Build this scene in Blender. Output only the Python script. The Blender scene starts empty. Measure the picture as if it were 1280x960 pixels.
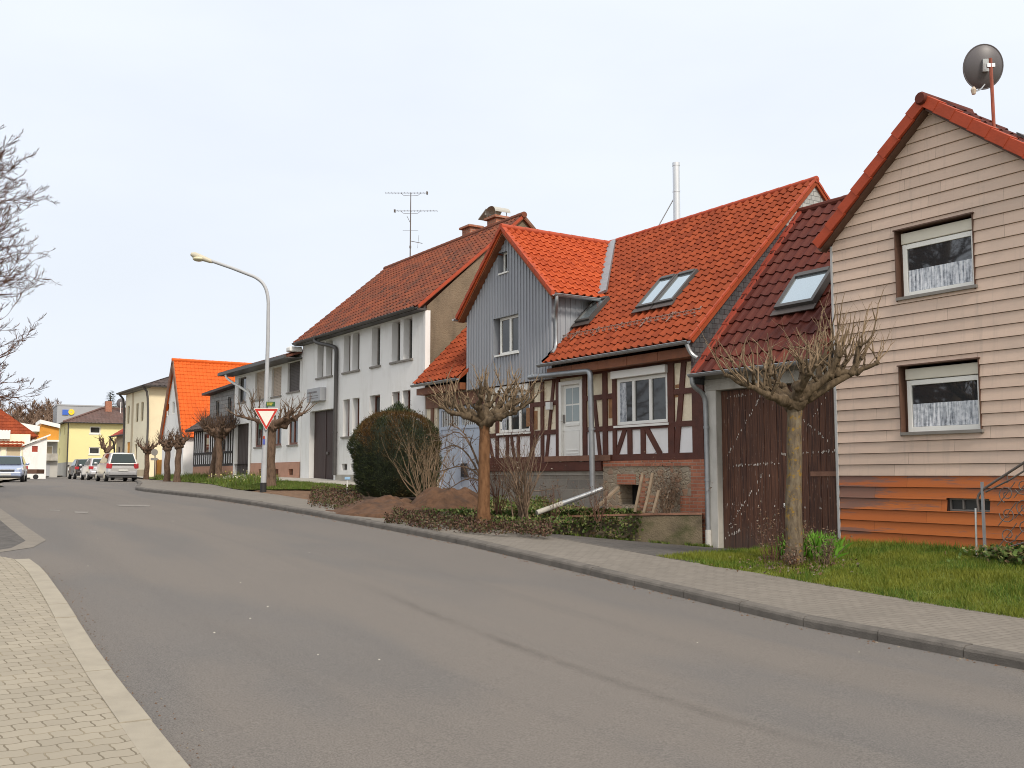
import bpy, math, random
import numpy as np
from mathutils import Vector, noise as mnoise
R = random.Random(7)
scn = bpy.context.scene
COL = scn.collection
PI = math.pi

# ------------------------------------------------------------------ camera model
F, HZ, VX = 1250.0, 594.0, -175.0
PITCH = math.atan((HZ - 480) / F)
TH = PI / 2 - math.atan((640 - VX) * math.cos(PITCH) / F)
CAM = Vector((0, 0, 1.6))
FW = Vector((-math.sin(TH) * math.cos(PITCH), math.cos(TH) * math.cos(PITCH), math.sin(PITCH)))
RT = Vector((math.cos(TH), math.sin(TH), 0))
UP = RT.cross(FW)
FH = Vector((-math.sin(TH), math.cos(TH), 0))
def ray(px, py): return FW + RT * ((px - 640) / F) - UP * ((py - 480) / F)
def onY(px, py, y=14.9):
    d = ray(px, py); return CAM + d * (y / d.y)
def atD(px, py, D):
    d = ray(px, py); return CAM + d * (D / d.dot(FH))

# ------------------------------------------------------------------ ground heights
def interp(x, T): return float(np.interp(x, [a for a, b in T], [b for a, b in T]))
ZK = [(-40,-.35),(-20,-.3),(0,-.15),(5,-.1),(8,-.02),(15.3,.33),(19,.48),(23,.63),(31,.88),(34.5,.94),(38,1.0),(45,1.1),(62,1.22),(95,1.38),(300,2.6),(700,9)]
def G(x, y):
    s = -x
    z = interp(s, ZK)
    return z - max(0, min(1, (16 - s) / 8)) * .12 * max(0, min(1, (y - 2) / 7))
YK = sorted([(30,9.25),(-20,9.2),(-27,9.2),(-33,8.95),(-38,8.75),(-40.3,8.9),(-42,9.3),(-50,11.2),(-58,12.9),(-66,14.4),(-78,15.8),(-95,20),(-140,33)])
YP = sorted([(30,11.6),(-9,11.5),(-12,11.2),(-17,10.9),(-20,10.75),(-25,10.8),(-32,11.2),(-37,11.6),(-44,12.9),(-54,14.0),(-62,14.6),(-70,15.6),(-78,16.6),(-95,20.8),(-140,34)])
YL = sorted([(30,1.2),(-2,1.45),(-5.6,1.6),(-9,1.76),(-12,1.95),(-14.5,2.08),(-15.6,2.06),(-16.2,1.85),(-16.6,1.5),(-16.85,.9),(-16.9,-.2)])
YL2 = sorted([(-45,5.0),(-55,5.6),(-75,9),(-100,14.5),(-140,26)])
ZF = sorted([(30,.45),(-8,.42),(-11.9,.36),(-12.6,.3),(-15.8,.72),(-20,.85),(-25,.9),(-28,1.15),(-37,1.41),(-46,1.55),(-54,1.5),(-62,1.42),(-140,1.9)])
yk = lambda x: interp(x, YK); yp = lambda x: interp(x, YP)
yl = lambda x: interp(x, YL); yl2 = lambda x: interp(x, YL2); zf = lambda x: interp(x, ZF)
def H(x, y):
    g = G(x, y)
    if y <= yk(x): return g
    if y <= yp(x): return g + .1
    if -21.6 < x < -12: return g - .12
    t = min(1, (y - yp(x)) / max(.4, 14.9 - yp(x)))
    return (g + .13) * (1 - t) + max(zf(x), g + .1) * t

# ------------------------------------------------------------------ mesh builder
class MB:
    def __init__(s): s.v = []; s.f = []; s.uv = []; s.anyuv = False
    def add(s, pts, faces, uv=None):
        b = len(s.v); s.v.extend([tuple(p) for p in pts])
        for f in faces:
            s.f.append(tuple(b + i for i in f)); s.uv.append(uv)
        if uv is not None: s.anyuv = True
    def quad(s, a, b, c, d, uv=None): s.add([a, b, c, d], [(0, 1, 2, 3)], uv)
    def hexa(s, p):   # 8 points: bottom 0-3, top 4-7
        s.add(p, [(3, 2, 1, 0), (4, 5, 6, 7), (0, 1, 5, 4), (1, 2, 6, 5), (2, 3, 7, 6), (3, 0, 4, 7)])
    def box(s, x0, x1, y0, y1, z0, z1):
        s.hexa([(x0,y0,z0),(x1,y0,z0),(x1,y1,z0),(x0,y1,z0),(x0,y0,z1),(x1,y0,z1),(x1,y1,z1),(x0,y1,z1)])
    def fbox(s, fr, u0, u1, n0, n1, z0, z1):
        P = fr.p
        s.hexa([P(u0,n0,z0),P(u1,n0,z0),P(u1,n1,z0),P(u0,n1,z0),P(u0,n0,z1),P(u1,n0,z1),P(u1,n1,z1),P(u0,n1,z1)])
    def bar(s, a, b, w, t, up=(0, 0, 1)):   # box beam from a to b, w across (perp to up), t along up
        a = Vector(a); b = Vector(b); d = (b - a).normalized(); u = Vector(up)
        sd = d.cross(u).normalized() * w / 2; u2 = sd.cross(d).normalized() * t / 2
        s.hexa([a-sd-u2, a+sd-u2, b+sd-u2, b-sd-u2, a-sd+u2, a+sd+u2, b+sd+u2, b-sd+u2])
    def prism(s, poly, off):
        n = len(poly); off = Vector(off); p = [Vector(q) for q in poly]
        s.add(p + [q + off for q in p], [tuple(range(n))[::-1], tuple(range(n, 2 * n))] + [(i, (i + 1) % n, n + (i + 1) % n, n + i) for i in range(n)])
    def tube(s, pts, r, n=6, cap=True):
        pts = [Vector(p) for p in pts]
        if not isinstance(r, (list, tuple)): r = [r] * len(pts)
        b = len(s.v); prev = None
        for i, p in enumerate(pts):
            d = (pts[min(i + 1, len(pts) - 1)] - pts[max(i - 1, 0)])
            d = d.normalized() if d.length > 1e-9 else Vector((0, 0, 1))
            if prev is None:
                a = Vector((0, 0, 1)) if abs(d.z) < .9 else Vector((1, 0, 0))
                e1 = d.cross(a).normalized()
            else:
                e1 = (prev - d * prev.dot(d)); e1 = e1.normalized() if e1.length > 1e-6 else d.orthogonal().normalized()
            prev = e1; e2 = d.cross(e1)
            for k in range(n):
                t = 2 * PI * k / n
                s.v.append(tuple(p + (e1 * math.cos(t) + e2 * math.sin(t)) * r[i]))
        for i in range(len(pts) - 1):
            for k in range(n):
                k2 = (k + 1) % n
                s.f.append((b + i*n + k, b + i*n + k2, b + (i+1)*n + k2, b + (i+1)*n + k)); s.uv.append(None)
        if cap and n > 2:
            s.f.append(tuple(b + k for k in range(n))[::-1]); s.uv.append(None)
            s.f.append(tuple(b + (len(pts)-1)*n + k for k in range(n))); s.uv.append(None)
    def lathe(s, c, prof, n=16):
        b = len(s.v); c = Vector(c)
        for r, z in prof:
            for k in range(n):
                t = 2*PI*k/n; s.v.append((c.x + r*math.cos(t), c.y + r*math.sin(t), c.z + z))
        for i in range(len(prof) - 1):
            for k in range(n):
                k2 = (k+1) % n
                s.f.append((b+i*n+k, b+i*n+k2, b+(i+1)*n+k2, b+(i+1)*n+k)); s.uv.append(None)
        s.f.append(tuple(b+k for k in range(n))[::-1]); s.uv.append(None)
        s.f.append(tuple(b+(len(prof)-1)*n+k for k in range(n))); s.uv.append(None)
    def blob(s, c, rx, ry, rz, rough=.15, seed=0, nu=12, nv=8):
        b = len(s.v); c = Vector(c)
        for i in range(nv + 1):
            ph = PI * i / nv
            for k in range(nu):
                t = 2*PI*k/nu
                d = Vector((math.sin(ph)*math.cos(t), math.sin(ph)*math.sin(t), math.cos(ph)))
                q = 1 + rough * mnoise.noise(d * 2.2 + Vector((seed, seed*.7, 3)))
                s.v.append((c.x + d.x*rx*q, c.y + d.y*ry*q, c.z + d.z*rz*q))
        for i in range(nv):
            for k in range(nu):
                k2 = (k+1) % nu
                s.f.append((b+i*nu+k, b+(i+1)*nu+k, b+(i+1)*nu+k2, b+i*nu+k2)); s.uv.append(None)
    def build(s, name, mat, parent=None, base=None, smooth=None, bevel=0):
        me = bpy.data.meshes.new(name)
        bs = base if base is not None else (BASE.get(parent.name, (0, 0, 0)) if parent else (0, 0, 0))
        v = np.array(s.v, dtype=float).reshape(-1, 3) - np.array(bs)
        me.from_pydata(v.tolist(), [], s.f)
        if s.anyuv:
            ul = me.uv_layers.new(name='UVMap'); i = 0
            arr = np.zeros(len(me.loops) * 2)
            for f, u in zip(s.f, s.uv):
                for k in range(len(f)):
                    if u is not None:
                        q = u[k] if isinstance(u, list) else u
                        arr[2*i] = q[0]; arr[2*i+1] = q[1]
                    i += 1
            ul.data.foreach_set('uv', arr)
        if mat: me.materials.append(mat)
        if smooth is not None:
            me.shade_smooth()
            if smooth > 0: me.set_sharp_from_angle(angle=math.radians(smooth))
        o = bpy.data.objects.new(name, me); COL.objects.link(o)
        BASE[o.name] = tuple(bs)
        if parent: o.parent = parent
        else: o.location = bs
        if bevel:
            md = o.modifiers.new('bevel', 'BEVEL'); md.width = bevel; md.segments = 2; md.limit_method = 'ANGLE'
        return o
BASE = {}
def tag(o, label=None, cat=None, group=None, kind=None):
    if label: o['label'] = label
    if cat: o['category'] = cat
    if group: o['group'] = group
    if kind: o['kind'] = kind
    return o
def thing(name, loc, label, cat, group=None):
    o = bpy.data.objects.new(name, None); COL.objects.link(o); o.empty_display_size = .3
    o.location = loc; BASE[o.name] = tuple(loc)
    return tag(o, label, cat, group)
class Frame:
    def __init__(s, o, a=0):
        s.o = Vector(o); s.U = Vector((math.cos(a), math.sin(a), 0)); s.N = Vector((math.sin(a), -math.cos(a), 0))
    def p(s, u, n, z): return Vector((s.o.x, s.o.y, 0)) + s.U * u + s.N * n + Vector((0, 0, z))
ST = Frame((0, 14.9, 0))            # street facade: u = x, n towards the street
def ywall(y): return Frame((0, y, 0))

# ------------------------------------------------------------------ materials
def newmat(name):
    m = bpy.data.materials.new(name); m.use_nodes = True
    nt = m.node_tree; b = nt.nodes['Principled BSDF']
    return m, nt, b
class NT:
    def __init__(s, nt): s.nt = nt
    def n(s, t, **k):
        o = s.nt.nodes.new('ShaderNode' + t)
        for a, v in k.items():
            if a.startswith('i_'):
                key = a[2:]; key = int(key) if key.isdigit() else key.replace('_', ' ')
                if hasattr(v, 'is_output') or type(v).__name__.startswith('NodeSocket'): s.nt.links.new(v, o.inputs[key])
                else: o.inputs[key].default_value = v
            else: setattr(o, a, v)
        return o
    def l(s, a, b): s.nt.links.new(a, b)
    def obj(s): return s.n('NewGeometry').outputs['Position']
    def noise(s, vec, scale, detail=4, rough=.55, out='Fac'):
        return s.n('TexNoise', i_Vector=vec, i_Scale=scale, i_Detail=detail, i_Roughness=rough).outputs[out]
    def ramp(s, fac, stops):
        r = s.n('ValToRGB', i_Fac=fac); e = r.color_ramp.elements
        while len(e) < len(stops): e.new(.5)
        for q, (p, c) in zip(e, stops):
            q.position = p; q.color = c if len(c) == 4 else (*c, 1)
        return r.outputs['Color']
    def sc(s, vec, v): return s.n('VectorMath', operation='MULTIPLY', i_0=vec, i_1=v).outputs[0]
    def mix(s, f, a, b, mode='MIX'):
        o = s.n('Mix', data_type='RGBA', blend_type=mode)
        for i, v in ((0, f), (6, a), (7, b)):
            if type(v).__name__.startswith('NodeSocket'): s.l(v, o.inputs[i])
            else: o.inputs[i].default_value = v if i == 0 or len(v) == 4 else (*v, 1)
        return o.outputs[2]
    def math(s, op, a, b=0, c=0):
        o = s.n('Math', operation=op)
        for i, v in enumerate((a, b, c)):
            if type(v).__name__.startswith('NodeSocket'): s.l(v, o.inputs[i])
            else: o.inputs[i].default_value = v
        return o.outputs[0]
    def mr(s, v, a, b, c=0, d=1):
        return s.n('MapRange', i_Value=v, i_1=a, i_2=b, i_3=c, i_4=d).outputs[0]
    def bump(s, h, st, dist, b):
        o = s.n('Bump', i_Height=h, i_Strength=st, i_Distance=dist); s.l(o.outputs[0], b.inputs['Normal']); return o
def k3(c, f): return tuple(min(1, x * f) for x in c)
def plain(name, c, rough=.6, var=.15, scale=6, bump=.0, bscale=60, metal=0, spec=.5, dirt=None, streak=0, stretch=(1, 1, 1), d2=.0):
    m, nt, b = newmat(name); t = NT(nt); P = t.obj()
    V = t.sc(P, stretch)
    n1 = t.noise(V, scale, 5)
    col = t.ramp(n1, [(.25, k3(c, 1 - var)), (.5, c), (.75, k3(c, 1 + var * .8))])
    if dirt:
        nd = t.noise(t.sc(P, (1.3, 1.3, .35 if streak else 1.3)), 1.6, 6, .65)
        f = t.mr(nd, .5, .72, 0, d2 or .6)
        col = t.mix(f, col, dirt)
    t.l(col, b.inputs['Base Color'])
    b.inputs['Roughness'].default_value = rough; b.inputs['Metallic'].default_value = metal
    b.inputs['Specular IOR Level'].default_value = spec
    if bump: t.bump(t.noise(V, bscale, 4), bump, .02, b)
    return m
def tilemat(name, cols, rough=.55, dirt=(.05, .03, .025), dfac=.35, rowdark=.0):
    m, nt, b = newmat(name); t = NT(nt); P = t.obj()
    uv = t.n('UVMap').outputs[0]
    w = t.n('TexWhiteNoise', noise_dimensions='2D', i_Vector=uv).outputs['Value']
    st = [(i / max(1, len(cols) - 1), c) for i, c in enumerate(cols)]
    col = t.ramp(w, st)
    n = t.noise(P, .9, 6, .65); col = t.mix(t.mr(n, .45, .75, 0, dfac), col, dirt)
    n2 = t.noise(P, 14, 4); col = t.mix(t.mr(n2, .5, .8, 0, .3), col, k3(cols[0], .55))
    t.l(col, b.inputs['Base Color']); b.inputs['Roughness'].default_value = rough; b.inputs['Specular IOR Level'].default_value = .2
    t.bump(t.noise(P, 50, 3), .15, .01, b)
    return m
def leafmat(name, cols, rough=.6, ns=0, c2=None, up=None):
    m, nt, b = newmat(name); t = NT(nt)
    g = t.n('NewGeometry'); r = g.outputs['Random Per Island']
    col = t.ramp(r, [(i / max(1, len(cols) - 1), c) for i, c in enumerate(cols)])
    if c2:
        n = t.noise(g.outputs['Position'], ns, 3)
        col = t.mix(t.mr(n, .40, .6, 0, .85), col, c2)
    t.l(col, b.inputs['Base Color']); b.inputs['Roughness'].default_value = rough; b.inputs['Specular IOR Level'].default_value = .25
    return m
M = {}
def asphalt():
    m, nt, b = newmat('asphalt'); t = NT(nt); P = t.obj()
    big = t.noise(t.sc(P, (.07, .30, 1)), 1, 3, .5)
    col = t.ramp(big, [(.34, (.193, .170, .149)), (.46, (.184, .163, .144)), (.52, (.146, .138, .132)), (.64, (.172, .155, .141))])
    md = t.noise(t.sc(P, (.5, 1.6, 1)), 1.3, 6, .6); col = t.mix(t.mr(md, .5, .8, 0, .3), col, (.2, .172, .144))
    patch = t.noise(t.sc(P, (.35, .5, 1)), .9, 2, .4); col = t.mix(t.mr(patch, .6, .66, 0, .15), col, (.12, .11, .1))
    tr = t.noise(t.sc(P, (.04, 2.2, 1)), 1, 4, .6); col = t.mix(t.mr(tr, .5, .68, 0, .28), col, (.11, .103, .098))
    fine = t.noise(P, 75, 4, .75); col = t.mix(t.mr(fine, .36, .66, 0, .8), t.mix(.5, col, (.03, .028, .026)), t.mix(.42, col, (.30, .27, .24)))
    sp = t.n('TexVoronoi', i_Vector=P, i_Scale=55).outputs['Distance']; col = t.mix(t.mr(sp, .1, .16, .35, 0), col, (.3, .28, .25))
    t.l(col, b.inputs['Base Color']); b.inputs['Roughness'].default_value = .85; b.inputs['Specular IOR Level'].default_value = .3
    t.bump(t.noise(P, 170, 3, .7), .35, .008, b); return m
M['asphalt'] = asphalt()
M['asphalt_dark'] = plain('asphalt_dark', (.088, .08, .073), .9, .4, 7, .6, 90, dirt=(.14, .125, .105), d2=.5)
def paver(name, c, mortar, L, W, wave, bumpd=.006, varc=.12, joint=.006, dirtf=.3):
    m, nt, b = newmat(name); t = NT(nt); P = t.obj()
    sx = t.n('SeparateXYZ', i_0=P)
    x = t.math('ADD', sx.outputs[0], t.math('MULTIPLY', t.math('SINE', t.math('MULTIPLY', sx.outputs[1], 2*PI/L)), wave))
    y = t.math('ADD', sx.outputs[1], t.math('MULTIPLY', t.math('SINE', t.math('MULTIPLY', sx.outputs[0], 2*PI/W)), wave*.5))
    v = t.n('CombineXYZ', i_0=y, i_1=x).outputs[0]
    br = t.n('TexBrick', i_Vector=v, i_Scale=1, offset=.5)
    br.inputs['Brick Width'].default_value = L; br.inputs['Row Height'].default_value = W
    br.inputs['Mortar Size'].default_value = joint; br.inputs['Mortar Smooth'].default_value = .3
    br.inputs['Color1'].default_value = (*k3(c, 1 + varc), 1); br.inputs['Color2'].default_value = (*k3(c, 1 - varc), 1)
    br.inputs['Mortar'].default_value = (*mortar, 1)
    col = br.outputs['Color']
    n = t.noise(P, .8, 6, .65); col = t.mix(t.mr(n, .42, .7, 0, dirtf), col, k3(c, .62))
    f = t.noise(P, 140, 3, .7); col = t.mix(t.mr(f, .3, .8, 0, .35), t.mix(.2, col, (.05, .045, .04)), col)
    jn = t.noise(P, 3.5, 3); col = t.mix(t.math('MULTIPLY', br.outputs['Fac'], t.mr(jn, .45, .6, 0, .6)), col, k3(mortar, 1.6))
    t.l(col, b.inputs['Base Color']); b.inputs['Roughness'].default_value = .85; b.inputs['Specular IOR Level'].default_value = .25
    hgt = t.math('ADD', t.math('MULTIPLY', br.outputs['Fac'], -1), t.math('MULTIPLY', f, .15))
    t.bump(hgt, .7, bumpd, b); return m
M['paver_tan'] = paver('paver_tan', (.36, .318, .248), (.19, .16, .11), .175, .145, .009, varc=.07, dirtf=.2)
M['paver_grey'] = paver('paver_grey', (.232, .209, .180), (.125, .11, .092), .2, .1, .0, .004, .07, .006)
M['kerb_tan'] = plain('kerb_tan', (.315, .28, .22), .85, .12, 5, .3, 120)
M['kerb_grey'] = plain('kerb_grey', (.125, .112, .098), .9, .3, 4, .5, 60, dirt=(.05, .045, .04))
M['worn_paint'] = plain('worn_paint', (.205, .188, .168), .85, .3, 8)
M['gutter_stone'] = plain('gutter_stone', (.19, .168, .14), .9, .15, 4, .4, 60)
M['soil'] = plain('soil', (.15, .085, .046), .95, .35, 5, 1., 14, dirt=(.075, .05, .03))
M['soil_mound'] = plain('soil_mound', (.092, .045, .022), .95, .5, 6, 1., 18, dirt=(.042, .023, .014), d2=.85)
M['turf'] = plain('turf', (.115, .15, .02), .9, .4, 2.5, .8, 40, dirt=(.17, .165, .028))
M['field'] = plain('field', (.1, .12, .035), .9, .35, .15, .4, 3)
M['grass_blade'] = leafmat('grass_blade', [(.038, .082, .008), (.07, .13, .012), (.105, .165, .016), (.16, .165, .025), (.05, .1, .01)], .6, 1.1, (.165, .175, .02))
M['grass_far'] = leafmat('grass_far', [(.05, .095, .012), (.085, .14, .018), (.13, .155, .03), (.08, .075, .03)], .6)
def siding(name, c, dirt, z0):
    m, nt, b = newmat(name); t = NT(nt); P = t.obj()
    uv = t.n('UVMap').outputs[0]
    w = t.n('TexWhiteNoise', noise_dimensions='2D', i_Vector=uv).outputs['Value']
    col = t.ramp(w, [(0, k3(c, .9)), (.5, c), (1, k3(c, 1.07))])
    n = t.noise(t.sc(P, (1, 1, 1.6)), 1.1, 6, .65); col = t.mix(t.mr(n, .46, .74, 0, .48), col, dirt)
    n3 = t.noise(t.sc(P, (7, 1, .45)), 1.4, 5, .65); col = t.mix(t.mr(n3, .55, .75, 0, .4), col, k3(dirt, .85))
    n2 = t.noise(t.sc(P, (3, 3, 30)), 2, 4); col = t.mix(t.mr(n2, .55, .8, 0, .25), col, k3(c, .7))
    t.l(col, b.inputs['Base Color']); b.inputs['Roughness'].default_value = .7
    t.bump(t.noise(t.sc(P, (2, 2, 40)), 4, 3), .12, .01, b); return m
M['siding_beige'] = siding('siding_beige', (.62, .465, .37), (.42, .34, .285), 0)
def siding_rust():
    m, nt, b = newmat('siding_rust'); t = NT(nt); P = t.obj()
    uv = t.n('UVMap').outputs[0]
    w = t.n('TexWhiteNoise', noise_dimensions='2D', i_Vector=uv).outputs['Value']
    col = t.ramp(w, [(0, (.40, .098, .017)), (.5, (.47, .125, .02)), (1, (.5, .14, .024))])
    n = t.noise(t.sc(P, (.55, 1, 5)), 1.0, 5, .7)
    sx = t.n('SeparateXYZ', i_0=P)
    left = t.mr(sx.outputs[0], -12.1, -10.6, .13, 0); top = t.mr(sx.outputs[2], 1.1, 1.6, -.03, .1)
    f = t.mr(t.math('ADD', t.math('ADD', t.math('ADD', n, left), top), t.math('MULTIPLY', t.math('SUBTRACT', w, .5), .16)), .56, .63, 0, .82)
    col = t.mix(f, col, (.155, .1, .085))
    n2 = t.noise(t.sc(P, (4, 4, 40)), 2, 4); col = t.mix(t.mr(n2, .5, .8, 0, .3), col, (.3, .07, .02))
    t.l(col, b.inputs['Base Color']); b.inputs['Roughness'].default_value = .6
    return m
M['siding_rust'] = siding_rust()
M['gap_dark'] = plain('gap_dark', (.06, .03, .022), .9)
M['tile_orange'] = tilemat('tile_orange', [(.19, .034, .011), (.25, .048, .016), (.3, .06, .02), (.22, .041, .013)], .75, (.12, .025, .013), .5)
M['tile_orange_lit'] = tilemat('tile_orange_lit', [(.36, .058, .017), (.42, .072, .02), (.46, .084, .024)], .7, (.26, .042, .014), .35)  # same tile as tile_orange, the dormer's stronger sunlight painted into a brighter colour
M['tile_darkred'] = tilemat('tile_darkred', [(.07, .015, .011), (.1, .022, .014), (.085, .018, .012), (.13, .03, .017)], .65, (.05, .022, .02), .5)
M['tile_aged'] = tilemat('tile_aged', [(.07, .032, .024), (.155, .042, .024), (.195, .054, .028), (.225, .066, .031), (.115, .042, .028)], .7, (.07, .045, .035), .6)
M['tile_vivid'] = tilemat('tile_vivid', [(.6, .105, .016), (.68, .125, .02)], .7, (.5, .07, .008), .3)
M['tile_brown'] = tilemat('tile_brown', [(.12, .075, .062), (.15, .095, .08), (.17, .1, .085)], .6, (.07, .05, .045), .4)
M['tile_lowred'] = tilemat('tile_lowred', [(.09, .04, .03), (.13, .055, .038), (.16, .06, .04)], .75)
M['tile_black'] = tilemat('tile_black', [(.06, .05, .048), (.09, .07, .065)], .6, (.05, .04, .035), .4)
M['tile_red'] = tilemat('tile_red', [(.28, .05, .035), (.34, .065, .04)], .6, (.15, .04, .03), .4)
M['verge_orange'] = plain('verge_orange', (.36, .052, .014), .7, .2, 3, .2, 30)
M['verge_red'] = plain('verge_red', (.38, .05, .012), .7, .2, 3, .2, 30)
M['slate'] = None
def shingle(name, c1, c2, mort, L, W, axis='y', rough=.55, scl=1.0, bd=.01):
    m, nt, b = newmat(name); t = NT(nt); P = t.obj(); sx = t.n('SeparateXYZ', i_0=P)
    h = t.math('ADD', sx.outputs[0], sx.outputs[1])
    if axis == 'x': h = sx.outputs[0]
    if axis == 'y': h = sx.outputs[1]
    v = t.n('CombineXYZ', i_0=h, i_1=sx.outputs[2]).outputs[0]
    br = t.n('TexBrick', i_Vector=v, i_Scale=1, offset=.5)
    br.inputs['Brick Width'].default_value = L; br.inputs['Row Height'].default_value = W
    br.inputs['Mortar Size'].default_value = min(L, W) * .07 * scl; br.inputs['Mortar Smooth'].default_value = .2
    br.inputs['Color1'].default_value = (*c1, 1); br.inputs['Color2'].default_value = (*c2, 1); br.inputs['Mortar'].default_value = (*mort, 1)
    col = br.outputs['Color']; n = t.noise(P, 3, 5); col = t.mix(t.mr(n, .45, .75, 0, .4), col, k3(c1, .6))
    n3 = t.noise(P, 25, 4); col = t.mix(t.mr(n3, .4, .8, 0, .4), col, k3(c2, 1.3))
    t.l(col, b.inputs['Base Color']); b.inputs['Roughness'].default_value = rough
    t.bump(t.math('ADD', t.math('MULTIPLY', br.outputs['Fac'], -1), t.math('MULTIPLY', n3, .4)), .6, bd, b); return m
M['slate'] = shingle('slate', (.05, .053, .058), (.085, .088, .092), (.018, .018, .02), .15, .11, 'y', .36)
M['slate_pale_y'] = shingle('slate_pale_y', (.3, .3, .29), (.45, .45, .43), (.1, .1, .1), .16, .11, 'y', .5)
M['slate_pale'] = shingle('slate_pale', (.15, .15, .15), (.26, .26, .25), (.07, .07, .07), .3, .2, 'x', .6)
M['brick'] = shingle('brick', (.3, .095, .05), (.42, .16, .09), (.3, .25, .2), .24, .075, 'xy', .85, 1.6)
M['block'] = shingle('block', (.19, .175, .155), (.27, .245, .21), (.3, .27, .22), .5, .25, 'x', .9, .5)
def rubble():
    m, nt, b = newmat('rubble'); t = NT(nt); P = t.obj()
    V = t.n('VectorMath', operation='ADD', i_0=t.sc(P, (1, .3, 1.5)), i_1=t.sc(t.noise(P, 5, 3, out='Color'), (.12, .12, .12))).outputs[0]
    vo = t.n('TexVoronoi', i_Vector=V, i_Scale=5.5, feature='F1'); ve = t.n('TexVoronoi', i_Vector=V, i_Scale=5.5, feature='DISTANCE_TO_EDGE')
    col = t.ramp(t.n('SeparateColor', i_0=vo.outputs['Color']).outputs[0], [(0, (.28, .22, .16)), (.3, (.38, .31, .22)), (.55, (.38, .2, .12)), (.75, (.3, .25, .2)), (1, (.45, .38, .28))])
    col = t.mix(t.mr(ve.outputs['Distance'], .02, .07, 1, 0), col, (.32, .27, .2))
    n = t.noise(P, 1.7, 6, .65); col = t.mix(t.mr(n, .44, .6, 0, .85), col, (.33, .27, .19))
    n2 = t.noise(P, 30, 4); col = t.mix(t.mr(n2, .4, .8, 0, .4), col, (.12, .09, .07))
    t.l(col, b.inputs['Base Color']); b.inputs['Roughness'].default_value = .95
    t.bump(t.math('ADD', t.mr(ve.outputs['Distance'], 0, .12), t.math('MULTIPLY', n2, .5)), .8, .014, b); return m
M['rubble'] = rubble()
M['white_plaster'] = plain('white_plaster', (.8, .795, .785), .85, .035, .7, .25, 45, dirt=(.62, .605, .575), streak=1, d2=.5)
M['panel_white'] = plain('panel_white', (.8, .79, .8), .8, .03, 2, .2, 40, dirt=(.66, .64, .62), d2=.4)
M['panel_cream'] = plain('panel_cream', (.78, .69, .52), .9, .12, 2.2, .5, 30, dirt=(.47, .33, .2), d2=.7)
M['patch_brown'] = plain('patch_brown', (.3, .15, .07), .95, .3, 8, .7, 30)
M['roughcast'] = plain('roughcast', (.2, .155, .105), .95, .25, 1.4, 1.2, 22, dirt=(.11, .085, .06), streak=1, d2=.7)
M['cream_plaster'] = plain('cream_plaster', (.72, .63, .43), .85, .05, .6, dirt=(.6, .52, .37), d2=.4)
M['pale_plaster'] = plain('pale_plaster', (.82, .76, .58), .85, .05, .6)
M['yellow_plaster'] = plain('yellow_plaster', (.8, .72, .36), .85, .04, .6)
M['tan_plaster'] = plain('tan_plaster', (.5, .42, .29), .85, .12, .8)
M['pink_plinth'] = plain('pink_plinth', (.46, .25, .175), .9, .12, 1.5, .4, 40, dirt=(.33, .18, .12))
M['grey_plaster'] = plain('grey_plaster', (.42, .41, .38), .9, .12, .8)
M['jamb'] = plain('jamb', (.52, .5, .46), .85, .15, 3, .4, 40, dirt=(.3, .28, .25), streak=1, d2=.7)
M['trim_grey'] = plain('trim_grey', (.42, .42, .42), .5, .1, 4)
M['concrete'] = plain('concrete', (.38, .36, .32), .9, .2, 2, .4, 40, dirt=(.2, .18, .14), streak=1)
M['mossy_concrete'] = plain('mossy_concrete', (.135, .108, .07), .95, .4, 3.5, .9, 30, dirt=(.05, .055, .018), d2=.95)
M['timber_red'] = plain('timber_red', (.088, .025, .0145), .65, .3, 4, .35, 40, stretch=(1, 1, 1))
M['timber_orange'] = plain('timber_orange', (.21, .068, .024), .6, .3, 3, .2, 30)
M['timber_brown'] = plain('timber_brown', (.1, .035, .02), .7, .3, 4)
M['old_beam'] = plain('old_beam', (.2, .1, .065), .85, .35, 3, .4, 30)
M['weathered'] = plain('weathered', (.21, .155, .105), .9, .3, 5, .3, 30)
M['pallet_wood'] = plain('pallet_wood', (.2, .105, .065), .9, .4, 5, .3, 30)
M['black_timber'] = plain('black_timber', (.03, .024, .022), .7, .3)
M['grey_boards'] = plain('grey_boards', (.30, .315, .345), .6, .06, 2, stretch=(3, 3, .3))
M['grey_boards_side'] = M['grey_boards']
M['white_frame'] = plain('white_frame', (.8, .79, .75), .4, .04, 3)
M['cream_box'] = plain('cream_box', (.66, .62, .52), .5, .05, 3)
M['sill_grey'] = plain('sill_grey', (.22, .2, .18), .7, .15, 4)
M['reveal_brown'] = plain('reveal_brown', (.11, .055, .035), .6, .2, 4)
M['brown_frame'] = plain('brown_frame', (.13, .04, .022), .5, .2, 4)
M['shutter_beige'] = plain('shutter_beige', (.46, .37, .29), .6, .05, 3)
M['shutter_dark'] = plain('shutter_dark', (.07, .055, .05), .6, .1, 3)
M['dark_opening'] = plain('dark_opening', (.012, .011, .01), .9)
M['zinc'] = plain('zinc', (.33, .345, .36), .42, .15, 5, metal=.6)
M['gutter_dark'] = plain('gutter_dark', (.065, .06, .058), .5, .15, 5)
M['white_metal'] = plain('white_metal', (.7, .7, .68), .4, .08, 4)
M['steel'] = plain('steel', (.62, .63, .64), .3, .05, 3, metal=.8)
M['lamp_paint'] = plain('lamp_paint', (.40, .41, .43), .5, .1, 3, .0)
M['black_rubber'] = plain('black_rubber', (.02, .02, .021), .7)
M['iron'] = plain('iron', (.12, .1, .09), .6, .25, 8)
M['rust_iron'] = plain('rust_iron', (.26, .055, .025), .6, .3, 9)
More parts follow.
